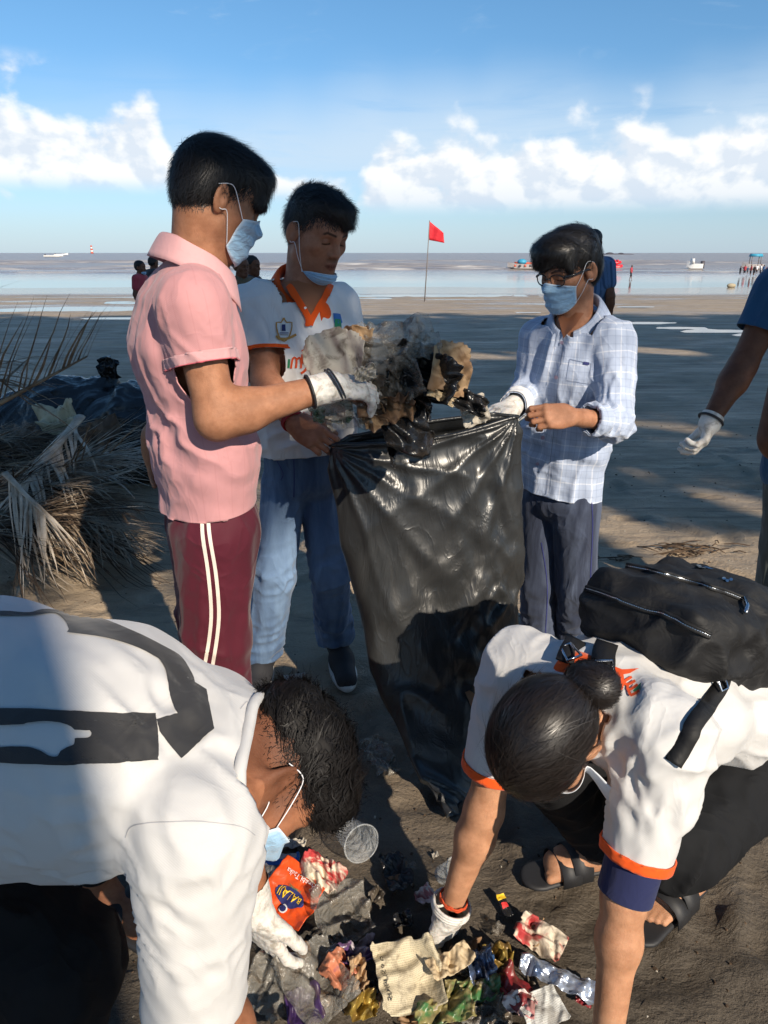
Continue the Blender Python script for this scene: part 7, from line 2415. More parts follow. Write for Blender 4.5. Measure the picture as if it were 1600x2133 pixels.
def packets():
    # orange crisp packet with its print
    c = lie(612, 1882, .035); R = rotm(-.60, .35, .05)
    o, V, Fq = sheet('orange crisp packet with yellow lettering in the rubbish heap', 'crisp packet', c, (.150, .135), R, 'orange_foil', .004, .006, 501, .0, 26, 'rubbish heap on the sand')
    bv = bvh_of(V, Fq)
    ux, uy, n = R[:, 0], R[:, 1], R[:, 2]
    flip = -1                                 # the packet lies upside down
    def put(v, f, ox, oy, m, lift): decal('print', [(x * flip, y * flip) for x, y in v], f, c + ux * ox + uy * oy, ux, uy, bv, m, o, lift, -n, .012)
    v, f = disc2d(.042, 20, (0, 0), .021); put(v, f, .0, -.012, 'print_navy', .003)
    v, f = text2d('BALAJI', .024); put(v, f, .0, -.010, 'print_yellow', .005)
    v, f = text2d('WAFERS', .010); put(v, f, .0, .010, 'print_green', .005)
    v, f = disc2d(.012, 16); put(v, f, .0, -.040, 'print_white', .004)
    v, f = disc2d(.009, 16); put(v, f, .0, -.040, 'print_navy', .0055)
    v, f = text2d('Punjabi Tadka', .016); put(v, f, .0, .035, 'print_white', .004)
    # blue band on the blue and white packet
    b = bpy.data.objects.get('packet')
    # newspaper with headline
    c = lie(850, 2062, .05); R = rotm(.25, .55, .05)
    o, V, Fq = sheet('folded yellowed newspaper sheet lying in front of the gloved hand', 'newspaper', c, (.17, .15), R, 'newsprint', .010, .028, 503, .22, 26, 'rubbish heap on the sand')
    bv = bvh_of(V, Fq); ux, uy, n = R[:, 0], R[:, 1], R[:, 2]
    v, f = text2d('સમાચાર ૦૦', .018)
    decal('headline', [(-y, x) for x, y in v], f, c + ux * -.05, ux, uy, bv, 'print_black', o, .003, -n, .01)
    # small sachet
    c = lie(1050, 1897, .012); R = rotm(.35, .3, 0)
    o, V, Fq = sheet('small black sachet with yellow top on the sand', 'sachet', c, (.026, .062), R, 'black_scrap', .002, .0, 505, .0, 14, 'rubbish heap on the sand')
    bv = bvh_of(V, Fq); ux, uy, n = R[:, 0], R[:, 1], R[:, 2]
    v, f = [(-.011, .012), (.011, .012), (.011, .028), (-.011, .028)], [(0, 1, 2, 3)]; decal('print', v, f, c, ux, uy, bv, 'print_yellow', o, .002, -n)
    v, f = [(-.008, -.006), (.008, -.006), (.008, .006), (-.008, .006)], [(0, 1, 2, 3)]; decal('print', v, f, c, ux, uy, bv, 'print_red', o, .002, -n)
    # transparent cup on its side
    def cup(px, py, r, L, ax, label):
        who = lie(px, py, r * .9); ax = nrm(ax); u_ = nrm(np.cross(ax, UP)); w_ = np.cross(ax, u_)
        prof = [(0, r * .72), (.02, r * .74), (.5, r * .86), (.92, r * .98), (.95, r * 1.05), (1.0, r * 1.05)]
        V = []; n_ = 36
        for t, rd in prof:
            for k in range(n_):
                a = 2 * math.pi * k / n_; V.append(who + ax * (t - .5) * L + rd * (math.cos(a) * u_ + math.sin(a) * w_))
        Fc = [(i * n_ + k, i * n_ + (k + 1) % n_, (i + 1) * n_ + (k + 1) % n_, (i + 1) * n_ + k) for i in range(len(prof) - 1) for k in range(n_)] + [tuple(range(n_))]
        o = mesh_obj('plastic_cup', V, Fc, MATS['clear_cup_plastic'], None); add_mod(o, 'SOLIDIFY', thickness=.001)
        tag(o, label, 'cup', 'rubbish heap on the sand')
        mb = MB(); mb.tube([who + ax * .5 * L + r * 1.05 * (math.cos(a) * u_ + math.sin(a) * w_) for a in np.linspace(0, 2 * math.pi, 37)], .0022, 6, False)
        mb.obj('rim', MATS['clear_cup_plastic'], o)
    cup(738, 1768, .046, .085, A3(.45, -.75, .25), 'clear plastic cup lying on its side in the shade')
    cup(934, 1835, .030, .06, A3(.4, -.3, .5), 'small clear cup half hidden behind the reaching arm')
packets()

# print on the blue and white packet
def blue_packet():
    o = [q for q in COL.objects if q.get('label', '').startswith('blue and white printed')][0]
    me = o.data; V = np.array([v.co for v in me.vertices]); Fq = [tuple(p.vertices) for p in me.polygons]
    bv = BVHTree.FromPolygons([tuple(v) for v in V], Fq)
    R = rotm(.12, .35, 0); c = lie(578, 1812, .02)
    for x0, y0, x1, y1 in ((-.062, .008, .062, .022), (.050, -.038, .062, .038), (-.062, -.040, .062, -.034)):
        decal('print', [(x0, y0), (x1, y0), (x1, y1), (x0, y1)], [(0, 1, 2, 3)], c, R[:, 0], R[:, 1], bv, 'print_blue', o, .003, -R[:, 2])
blue_packet()

# pebbles, crumbs and shells in the sand: nobody could count them
def crumbs():
    mb = MB(); rr = random.Random(12)
    for _ in range(900):
        y = 0.95 + 5.5 * rr.random() ** 1.6; x = rr.uniform(-.62, .62) * (y + .6)
        s = rr.uniform(.002, .0065) * (1 + y * .12)
        z = gz_at(x, y)
        mb.box((x, y, z + s * .2), (s * rr.uniform(.8, 2.0), s, s * .7), rotm(rr.uniform(0, 3), rr.uniform(-.4, .4)), .6)
    o = mb.obj('crumbs', MATS['dry_leaf_dark'], None, False); tag(o, 'scattered crumbs of bark and shell in the sand', 'debris', kind='stuff')
    mb = MB()
    for _ in range(110):
        y = 0.95 + 5.0 * rr.random() ** 1.5; x = rr.uniform(-.6, .6) * (y + .5); s = rr.uniform(.002, .006)
        mb.box((x, y, gz_at(x, y) + s * .3), (s * 1.6, s, s * .6), rotm(rr.uniform(0, 3)), .6)
    o = mb.obj('shell_bits', MATS['white_scrap'], None, False); tag(o, 'white shell fragments scattered in the sand', 'shells', kind='stuff')
crumbs()
# ------------------------------------------------------------------ heap of dry palm fronds on the left
def frond(label, base, tip, sag, leaf, nleaf, mat, seed, side_up=.3, wid=.014, one_side=0, stalk=.018, hang=.4, group='heap of dry fronds'):
    rr = random.Random(seed)
    who = thing('palm_frond', label, 'palm frond', group)
    base, tip = np.asarray(base, float), np.asarray(tip, float)
    pts = []
    for i in range(13):
        t = i / 12; p = base + (tip - base) * t; p = p + UP * (-4 * sag * t * (t - 1)) ; pts.append(p)
    mb = MB(); mb.tube(pts, [stalk * (1 - .75 * i / 12) for i in range(13)], 8, flat=.6)
    mb.obj('stalk', MATS[mat], who)
    lf = MB(); ax = nrm(tip - base); sd0 = nrm(np.cross(ax, UP))
    for i in range(nleaf):
        t = .10 + .90 * i / max(nleaf - 1, 1)
        f = t * 12; j = min(int(f), 11); p = pts[j] + (pts[j + 1] - pts[j]) * (f - j); tg = nrm(pts[j + 1] - pts[j])
        for s in ((-1, 1) if not one_side else (one_side,)):
            if rr.random() < .12: continue
            ll = leaf * rr.uniform(.6, 1.1) * (1 - .45 * t)
            d = nrm(sd0 * s * rr.uniform(.25, .9) + tg * rr.uniform(.6, 1.2) + UP * (side_up + rr.uniform(-.25, .25)))
            q = [p]; dd = d.copy()
            for k in range(5):
                q.append(q[-1] + dd * ll / 5); dd = nrm(dd + UP * -hang * rr.uniform(.1, .35) + A3(rr.uniform(-.12, .12), rr.uniform(-.12, .12), 0))
            V = []
            tw = nrm(np.cross(d, UP + A3(rr.uniform(-.5, .5), rr.uniform(-.5, .5), 0)))
            for k, pp in enumerate(q):
                w = wid * rr.uniform(.8, 1.1) * (1 - (k / 5) ** 1.6) + .0012
                zz = max(pp[2], gz_at(pp[0], pp[1]) + .004)
                pp = A3(pp[0], pp[1], zz)
                V += [pp - tw * w / 2, pp + UP * w * .18, pp + tw * w / 2]
            lf.add(V, [(3 * k + e, 3 * k + e + 1, 3 * k + e + 4, 3 * k + e + 3) for k in range(5) for e in (0, 1)])
    o = lf.obj('leaflets', MATS[mat], who); o['kind'] = 'stuff'
    return who

def on(px, py, z=0.0, dY=0.0):
    g = G(px, py); g[1] += dY; g[2] = gz_at(g[0], g[1]) + z; return g

def build_heap():
    YB = 3.45
    frond('dry frond with bare stalk raised at the top of the heap, leaflets pointing up', P(-60, 872, 3.2), P(182, 742, 3.35), .0, .66, 22, 'dry_leaf', 1, 1.1, .013, 1, .024, .30)
    frond('dry frond reaching in from the left edge above the heap', P(-160, 700, 3.1), P(60, 840, 3.3), .03, .5, 16, 'dry_leaf', 2, .7, .012, 0, .016, .45)
    frond('pale grey frond whose thick stalk leans across the middle of the heap', P(168, 868, 3.9), P(30, 1040, 3.2), .0, .50, 22, 'dry_leaf_pale', 3, -.2, .020, 0, .030, .5)
    frond('frond hanging down the near side of the heap with long drooping leaflets', P(10, 985, 2.95), P(95, 1075, 2.85), .0, .55, 20, 'dry_leaf_pale', 4, -.9, .016, 0, .018, .6)
    rr = random.Random(9)
    looks = {'dry_leaf': 'brown', 'dry_leaf_pale': 'pale grey', 'dry_leaf_dark': 'dark brown'}
    for i in range(54):
        x0, y0 = rr.uniform(-140, 110), rr.uniform(915, 1110)
        x1, y1 = x0 + rr.uniform(110, 270), y0 + rr.uniform(-60, 60)
        Y0 = 2.95 + (1110 - y0) / 195 * 1.35 + rr.uniform(-.12, .12)
        m = rr.choice(['dry_leaf', 'dry_leaf_pale', 'dry_leaf_dark', 'dry_leaf_dark', 'dry_leaf'])
        p0, p1 = P(x0, y0, Y0), P(min(x1, 255), y1, Y0 + rr.uniform(-.15, .2))
        for p in (p0, p1): p[2] = min(max(p[2], .03), .62)
        mx, my = (x0 + min(x1, 255)) / 2, (y0 + y1) / 2
        hor = 'at the left edge of' if mx < 20 else 'left of the middle of' if mx < 80 else 'right of the middle of' if mx < 150 else 'at the right end of'
        ver = 'on top' if my < 960 else 'halfway up' if my < 1020 else 'low down' if my < 1070 else 'on the ground'
        sz = 'long' if x1 - x0 > 190 else 'short'
        frond('%s tangled %s frond %s %s the palm heap' % (sz, looks[m], ver, hor), p0, p1, rr.uniform(0, .04), rr.uniform(.42, .75), rr.randint(16, 24),
              m, 30 + i, rr.uniform(-.15, .25), rr.uniform(.007, .013), 0, .012, rr.uniform(.05, .28), 'tangled fronds in the heap')
    # leaf sheath, pale husk and the bags behind
    o, V, Fq = sheet('broad brown leaf sheath with frayed end on the heap', 'leaf sheath', P(205, 900, 4.1), (.32, .17), facing(.3, -.5, .35), 'dry_leaf_dark_sheet', .012, .06, 61, .25, 24)
    sheet('pale crumpled sack lying on top of the frond heap', 'sack', P(122, 872, 4.45), (.30, .22), facing(.1, -.7, .2), 'sack_pale', .030, .07, 67, .25, 26)
    o, V, Fq = sheet('white rag caught on the leaf sheath', 'rag', P(228, 848, 4.7), (.08, .04), facing(0, -.6, .1), 'white_scrap', .008, .0, 63, .4, 14)
    def sack(label, pl, pr, Yd, ht, knot=None, seed=0):
        who = thing('filled_bag', label, 'rubbish bag', 'filled bags behind the heap')
        a, b = P(*pl, Yd), P(*pr, Yd)
        a[2] = b[2] = float(beach_z(Yd))
        S = Sdf(); m = (a + b) / 2
        S.cone(a + UP * ht * .45, b + UP * ht * .48, ht * .45, ht * .50, 0, A3(0, 1, 0), 1.2)
        S.ell(m + UP * ht * .5, (np.linalg.norm(b - a) * .45, ht * .6, ht * .52), None, .08)
        S.box(m - UP * .5, (3, 3, .5), None, .001, .02, 's')
        if knot is not None:
            k0 = m * .35 + knot * .65; k0[2] = m[2] + ht * .8
            S.cone(k0 - UP * .16, knot - UP * .14, .24, .030, .10)
        v, f = S.mesh(.013); N = normals(v, f)
        v = v + N * (.022 * (ridge(v, A3(.9, .2, .3), .10, .6, seed) - .4) + .010 * (ridge(v, A3(.5, .3, .6), .06, .4, seed + 1) - .4))[:, None]
        v[:, 2] = np.maximum(v[:, 2], m[2] - .02)
        mesh_obj('bag_film', v, f, MATS['black_plastic'], who)
        if knot is not None:
            for q_, (sz_, rl_, sd_) in enumerate((((.17, .20), .3, 401), ((.13, .17), -.4, 402))):
                o_, _, _ = sheet('x', 'tied top', knot + A3(.02 * q_, -.03 * q_, -.05), sz_, facing(.6 * q_, -.1, rl_), 'black_scrap', .020, .05, sd_, .3, 20, name='tied_top')
                for k_ in ('label', 'category'): del o_[k_]
                o_.parent = who
    sack('long filled black bag with a tied knot standing behind the frond heap', (70, 900), (210, 900), 5.0, .68, P(224, 750, 5.0), 71)
    sack('filled black bag beside the back of the pink shirt', (255, 900), (300, 900), 4.8, .66, None, 75)
    sack('black bag flattened at the left edge behind the fronds', (-60, 930), (70, 930), 4.9, .32, None, 79)
    mb = MB(); mb.tube([on(225, 962, .02), on(290, 958, .025), on(338, 950, .02)], [.02, .022, .018], 7)
    tag(mb.obj('driftwood', MATS['dry_leaf'], None), 'weathered driftwood pole lying below the filled bag', 'driftwood')
    # twigs and fibre on the sand to the right
    mb = MB()
    for i in range(46):
        x, y = 1430 + rr.gauss(0, 42), 1146 + rr.gauss(0, 8)
        p = on(x, y, .012); d = A3(rr.uniform(-1, 1), rr.uniform(-.4, .4), 0) * rr.uniform(.04, .13)
        mb.tube([p - d, p + A3(0, 0, .008), p + d], [.003, .0035, .002], 5)
    o = mb.obj('twigs', MATS['dry_leaf_dark'], None); tag(o, 'tangle of brown twigs and fibre on the sand beyond the backpack', 'twigs', kind='stuff')
    for i, (x, y) in enumerate(((1105, 1175), (1270, 1165))):
        mb = MB()
        for k in range(14):
            p = on(x + rr.gauss(0, 25), y + rr.gauss(0, 4), .008); d = A3(rr.uniform(-1, 1), rr.uniform(-.3, .3), 0) * .07
            mb.tube([p - d, p + d], .0025, 4)
        o = mb.obj('twigs', MATS['dry_leaf_dark'], None); tag(o, 'dark twigs scattered on the shaded sand', 'twigs', kind='stuff')
pbr('husk', hexc(166, 154, 128), 0.8, crumple_nodes(20, .3, .01))
paper_mat('sack_pale', hexc(190, 184, 160), dirt=.35)
paper_mat('dry_leaf_dark_sheet', hexc(104, 84, 66), hexc(74, 58, 44), dirt=.4)
build_heap()

# ------------------------------------------------------------------ simple figures further away
def figure(label, foot, height, facing_v, shirt, trouser, skin='skin_f', hair='hair_soft', h=.014, lean=0.0, arms='down', mask=False, cu=False, stride=0.0, group=None, shorts=False, sleeve=.55):
    who = thing('person', label, 'person', group)
    k = height / 1.72; f = nrm(facing_v); r = A3(f[1], -f[0], 0); b = np.asarray(foot, float)
    w = lambda x, y, z: b + (r * x + f * y + UP * z) * k
    S = Sdf()
    hc = w(0, .02, 1.575); M = frame(nrm(f - UP * .08), UP)
    head_sdf(S, hc, M, k * 1.0)
    S.cone(w(0, 0, 1.5), w(0, -.01, 1.40), .055 * k, .062 * k, .03 * k)
    S.chain([w(0, 0, .95), w(0, 0, 1.15), w(0, -.01, 1.36)], [.10 * k, .10 * k, .10 * k], .05 * k, r, 1.4)
    J = {}
    for s in (-1, 1):
        sh = w(s * .175, -.01, 1.38)
        if arms == 'folded' : el, wr = w(s * .22, .06, 1.12), w(-s * .02, .20, 1.20)
        elif arms == 'swing': el, wr = w(s * .23, -.06 * s, 1.10), w(s * .23, .05 + .08 * s, .88)
        else: el, wr = w(s * .23, -.03, 1.10), w(s * .22, .05, .86)
        J[s] = (sh, el, wr)
        arm_sdf(S, sh, el, wr, (.048 * k, .040 * k, .028 * k), .03 * k)
        d = nrm(wr - el); S.cone(wr, wr + d * .09 * k, .032 * k, .022 * k, .02, r, .8); S.cone(wr + d * .08 * k, wr + d * .16 * k, .022 * k, .012 * k, .015)
        kn, an = w(s * .09, .02 + stride * s * .5, .50), w(s * .10, -.02 + stride * s, .08)
        S.chain([w(s * .09, 0, .92), kn, an], [.080 * k, .055 * k, .036 * k], .03 * k)
        S.cone(an - UP * .04 * k, an + f * .15 * k - UP * .05 * k, .036 * k, .028 * k, .02 * k)
        J[(s, 'l')] = (kn, an)
    v, fq = S.mesh(h * .6 if h < .02 else h)
    T = skin_tones(v, hc, M, k, lash=1 if h < .02 else 0)
    mesh_obj('body', v, fq, MATS[skin], who, attrs={'tone': T})
    C = Sdf()
    C.chain([w(0, 0, .88), w(0, 0, 1.15), w(0, -.01, 1.36)], [.125 * k, .120 * k, .118 * k], .05 * k, r, 1.45)
    C.cone(w(-.15, -.01, 1.40), w(.15, -.01, 1.40), .062 * k, .062 * k, .05 * k)
    for s in (-1, 1):
        sh, el, wr = J[s]; C.cone(sh, sh + (el - sh) * sleeve, .070 * k, .066 * k, .04 * k)
    v, fq = C.mesh(h); v = relax(v, fq, 1)
    a, c_ = cloth_coords(v, (w(0, 0, 1), w(0, 0, 1.4), f), [(J[1][0], J[1][1], .09, f), (J[-1][0], J[-1][1], .09, f)])
    mesh_obj('shirt', v, fq, MATS[shirt], who, attrs={'cu': a, 'cv': c_})
    C = Sdf()
    C.cone(w(0, 0, .95), w(0, 0, .88), .115 * k, .115 * k, .04 * k, r, 1.4)
    for s in (-1, 1):
        kn, an = J[(s, 'l')]
        if shorts: C.chain([w(s * .09, 0, .88), kn + UP * .03], [.10 * k, .085 * k], .03 * k)
        else: C.chain([w(s * .09, 0, .88), kn, an], [.10 * k, .078 * k, .062 * k], .03 * k)
    v, fq = C.mesh(h); mesh_obj('trousers', v, fq, MATS[trouser], who, attrs={'fade': np.zeros(len(v))})
    Hs = Sdf(); W = toworld(hc, M, k)
    Hs.ell(W(0, -.014, .058), np.array((.081, .102, .080)) * k, M, 0); Hs.ell(W(0, -.052, .008), np.array((.070, .060, .066)) * k, M, .03)
    Hs.ell(W(0, .094, -.036), np.array((.10, .070, .088)) * k, M, .008, 's')
    for s in (-1, 1): Hs.ell(W(s * .084, .002, -.02), np.array((.034, .026, .040)) * k, M, .006, 's')
    v, fq = Hs.mesh(h * .5 if h < .02 else h); N = normals(v, fq); v = v + N * (.004 * (fbm(v * 60, 2, 3) - .4))[:, None]
    mesh_obj('hair', v, fq, MATS[hair], who)
    if mask and h < .02: face_mask(who, hc, M, k, S, top=-.06 if mask == 'chin' else 0.0, bot=-.12, half=1.1, chin=mask == 'chin', loops=False)
    return who

def stand(px, head_y, Yd, height):
    """foot point so that the head of a person of that height shows where the photo has it"""
    p = P(px, head_y, Yd); return A3(p[0], Yd, p[2] - height)
def build_people():
    fm = A3(-.3, -1, 0)
    f0 = lambda x, y: float(beach_z(y))
    def at(px, y, Yd):            # standing on the sand, height from the photo
        p = P(px, y, Yd); z = float(beach_z(Yd)); return A3(p[0], Yd, z), p[2] - z
    b, h = at(1238, 475, 7.4); figure('man in dark blue striped shirt standing behind the boy with glasses, seen from behind', b, h, A3(.5, .85, 0), 'striped_shirt', 'dark_cloth', 'skin_f', h=.010)
    b, h = at(288, 541, 12.0); figure('man in red T-shirt with lowered mask standing behind the pink shirt', b, h, A3(1, -.15, 0), 'red_tee', 'dark_cloth', 'skin_f', h=.014, mask='chin', group='bystanders by the water')
    b, h = at(316, 533, 13.5); figure('man mostly hidden behind the shoulder of the pink shirt', b, h, A3(.6, .8, 0), 'dark_cloth', 'dark_cloth', 'skin_f', h=.018, group='bystanders by the water')
    b, h = at(470, 549, 12.5); figure('grey haired man with a mask between the two youths', b, h, A3(-.1, -1, 0), 'olive_tee', 'dark_cloth', 'skin_a', 'hair_grey', h=.014, mask=True, group='bystanders by the water')
    b, h = at(498, 530, 7.9); figure('man in olive T-shirt with folded arms between the two youths', b, h, A3(.75, -.65, 0), 'olive_tee', 'dark_cloth', 'skin_f', h=.011, arms='folded', group='bystanders by the water')
    b, h = at(521, 530, 8.4); figure('man in profile just behind the olive T-shirt', b, h, A3(.95, -.3, 0), 'dark_cloth', 'dark_cloth', 'skin_f', h=.014, group='bystanders by the water')
    # people in the shallow water
    def wade(px, top, bot, Yd): 
        a, b_ = P(px, top, Yd), P(px, bot, Yd); b_[2] = SEA_Z - .02; return b_, a[2] - b_[2]
    b, h = wade(1313, 552, 585, 51.0); figure('person in red and white top and dark shorts walking through the shallow water', b, h, A3(.7, -.6, 0), 'red_tee', 'dark_cloth', 'skin_f', h=.03, arms='swing', stride=.16, shorts=True)
    crowd = [(1541, 555, 'dark_cloth'), (1550, 553, 'red_tee'), (1556, 556, 'blue_tee'), (1563, 552, 'red_tee'), (1570, 554, 'dark_cloth'), (1575, 552, 'white_polo'), (1583, 551, 'white_polo'), (1589, 553, 'striped_shirt'), (1595, 556, 'red_tee')]
    word = {'dark_cloth': 'dark shirt', 'red_tee': 'red shirt', 'blue_tee': 'blue shirt', 'white_polo': 'white shirt', 'striped_shirt': 'striped shirt'}
    for i, (x, y, c) in enumerate(crowd):
        Yd = 58 + (i % 3) * 2.5
        b, h = wade(x, y - 2, 572, Yd)
        figure('person in %s in the crowd wading by the blue boat, %s from the left' % (word[c], ['first', 'second', 'third', 'fourth', 'fifth', 'sixth', 'seventh', 'eighth', 'ninth'][i]), b, h, A3(math.cos(i), math.sin(i), 0), c, 'dark_cloth', 'skin_f', h=.05, shorts=True, group='crowd wading by the boat')
    # man at the right edge
    who = thing('person', 'man in blue T-shirt at the right edge wearing a white glove', 'person')
    sh, el, wr = P(1622, 610, 2.45), P(1545, 765, 2.42), P(1482, 872, 2.35)
    tor = A3(.20, .02, 0)
    S = Sdf(); arm_sdf(S, sh, el, wr, (.055, .044, .031))
    hc = sh + A3(.21, .02, .22); M = frame(A3(-.5, .8, -.1), UP)
    head_sdf(S, hc, M); S.cone(hc - UP * .06, sh + A3(.2, .02, .0), .055, .065, .03)
    S.chain([sh + A3(.20, .02, -.50), sh + A3(.20, .02, -.1)], [.12, .11], .04, A3(1, .2, 0), 1.4)
    S.cone(sh, sh + A3(.38, .05, 0), .055, .055, .05)
    shL = sh + A3(.38, .05, 0); arm_sdf(S, shL, shL + A3(.05, 0, -.3), shL + A3(.05, .05, -.55), (.055, .044, .031))
    v, f = S.mesh(.009); mesh_obj('body', v, f, MATS['skin_f'], who, attrs={'tone': np.ones((len(v), 3))})
    d = nrm(P(1460, 945, 2.33) - wr); Sg = Sdf()
    hand_sdf(Sg, wr, d, nrm(A3(-.75, .3, -.1)), nrm(A3(.2, .9, .1)), [[.45, .6, .4], [.55, .8, .5], [.65, .9, .5], [.7, .9, .5]], (.35, .5), .02, .94, .002)
    Sg.cone(wr + (el - wr) * .08, wr + d * .02, .038, .037, .012)
    v, f = Sg.mesh(.0036); v, f = cut_mesh(v, f, wr + (el - wr) * .06, el - wr); go = mesh_obj('glove', v, f, MATS['glove_latex'], who)
    ax = nrm(wr - el); u_ = nrm(np.cross(ax, UP)); w_ = np.cross(ax, u_); mb = MB(); mb.tube([wr + ax * .004 + .041 * (math.cos(a) * u_ + math.sin(a) * w_) for a in np.linspace(0, 2 * math.pi, 25)], .0045, 6, False); mb.obj('wrist_band', MATS['rubber_black'], go)
    C = Sdf(); C.chain([sh + A3(.26, .02, -.62), sh + A3(.25, .02, -.3), sh + A3(.22, .02, -.05)], [.135, .13, .125], .05, A3(1, .2, 0), 1.4)
    C0 = copy_sdf(C); C.cone(sh, sh + (el - sh) * .75, .082, .074, .05); C.cone(sh, shL, .07, .07, .05); C.cone(shL, shL + A3(.03, 0, -.2), .08, .074, .05)
    v, f = C.mesh(.008); N = normals(v, f); v = v + N * (.007 * (ridge(v, A3(.2, 0, 1), .04, .2, 151) - .4))[:, None]
    v, f = cut_mesh(v, f, sh + (el - sh) * .52, el - sh, sleeve_of(v, sh, el, C0, .3)); o = mesh_obj('shirt', v, f, MATS['blue_tee'], who); add_mod(o, 'SOLIDIFY', thickness=.003, offset=-1)
    T = Sdf(); hp = P(1648, 960, 2.45); kn = P(1640, 1130, 2.45); an = A3(kn[0], 2.45, .08)
    T.cone(hp + A3(.16, 0, .08), hp + A3(.12, 0, .0), .12, .12, .04, A3(1, 0, 0), 1.3); T.chain([hp + A3(.02, 0, 0), kn, an], [.105, .085, .08], .03)
    T.chain([hp + A3(.22, .03, 0), kn + A3(.22, .03, 0), an + A3(.22, .03, 0)], [.105, .085, .08], .03)
    v, f = T.mesh(.010); N = normals(v, f); v = v + N * (.008 * (ridge(v, A3(.2, 0, 1), .04, .2, 153) - .4))[:, None]
    mesh_obj('trousers', v, f, MATS['green_grey_trouser'], who)
    Hs = Sdf(); W = toworld(hc, M); Hs.ell(W(0, -.014, .058), (.083, .104, .084), M, 0); Hs.ell(W(0, -.052, .008), (.072, .062, .066), M, .03); Hs.ell(W(0, .094, -.036), (.10, .07, .088), M, .008, 's')
    v, f = Hs.mesh(.006); mesh_obj('hair', v, f, MATS['hair_soft'], who)
    shoe(who, A3(an[0], 2.5, 0), A3(an[0] - .08, 2.27, 0)); shoe(who, A3(an[0] + .22, 2.53, 0), A3(an[0] + .2, 2.30, 0))
build_people()

# ------------------------------------------------------------------ flag, boats, beacon
pbr('flag_red', hexc(206, 34, 48), 0.7, crumple_nodes(6, .3, .02))
pbr('pole', hexc(120, 112, 108), 0.6)
pbr('boat_white', hexc(222, 222, 220), 0.45)
pbr('boat_pale', hexc(176, 170, 168), 0.6)
pbr('boat_blue', hexc(60, 150, 180), 0.5)
pbr('boat_dark', hexc(70, 66, 72), 0.6)
pbr('boat_orange', hexc(196, 90, 66), 0.55)
pbr('boat_red', hexc(216, 44, 56), 0.4)
def flag():
    who = thing('flag', 'red triangular flag on a thin pole planted in the wet sand', 'flag')
    b = G(884, 628); Yd = b[1]; top = P(895, 459, Yd)
    mb = MB(); mb.tube([b - UP * .2, (b + top) / 2 + A3(.01, 0, 0), top], [.022, .018, .014], 8); mb.obj('pole', MATS['pole'], who)
    n = 14; V = []; 
    a0, a1, c = P(894, 460, Yd), P(894, 500, Yd), P(926, 506, Yd)
    for i in range(n + 1):
        for j in range(7):
            t, s = i / n, j / 6
            p = (a0 * (1 - s) + a1 * s) * (1 - t) + t * (P(924, 485, Yd) * (1 - s) + c * s)
            V.append(p + A3(0, .09 * math.sin(t * 7 + s * 2) * t, 0))
    m = 7
    o = mesh_obj('cloth', V, [(i * m + j, (i + 1) * m + j, (i + 1) * m + j + 1, i * m + j + 1) for i in range(n) for j in range(6)], MATS['flag_red'], who)
    add_mod(o, 'SOLIDIFY', thickness=.006)
flag()
def hull(who, c, L, B, Hh, ax, mat, name='hull', sheer=.35, inner=None):
    ax = nrm(ax); sd = A3(-ax[1], ax[0], 0); n = 18; V = []; Fc = []
    for i in range(n + 1):
        t = i / n; x = (t - .5) * L
        wd = B / 2 * (1 - max(0, (t - .55) / .45) ** 2.2) * (.85 + .15 * min(1, t * 4))
        top = Hh * (1 + sheer * max(0, (t - .4) / .6) ** 2)
        keel = .0 + Hh * .5 * max(0, (t - .7) / .3) ** 2
        for a, z in ((-1, top), (-1.0, top - .06 * Hh), (-.82, keel + Hh * .25), (0, keel), (.82, keel + Hh * .25), (1.0, top - .06 * Hh), (1, top), (.86, top - .02), (.7, Hh * .45), (-.7, Hh * .45), (-.86, top - .02)):
            V.append(c + ax * x + sd * wd * a + UP * z)
    m = 11
    for i in range(n):
        for k in range(m):
            Fc.append((i * m + k, i * m + (k + 1) % m, (i + 1) * m + (k + 1) % m, (i + 1) * m + k))
    Fc += [tuple(range(m)), tuple(n * m + k for k in range(m - 1, -1, -1))]
    return mesh_obj(name, V, Fc, MATS[mat], who, smooth=False)
def water(px, py, ): 
    dx, dy = (px - 800) / F, (1066.5 - py) / F
    r = (SP - dy * CP) / (CP + dy * SP); Yd = (H - SEA_Z) / r; t = Yd / (CP + dy * SP); return A3(dx * t, Yd, SEA_Z)
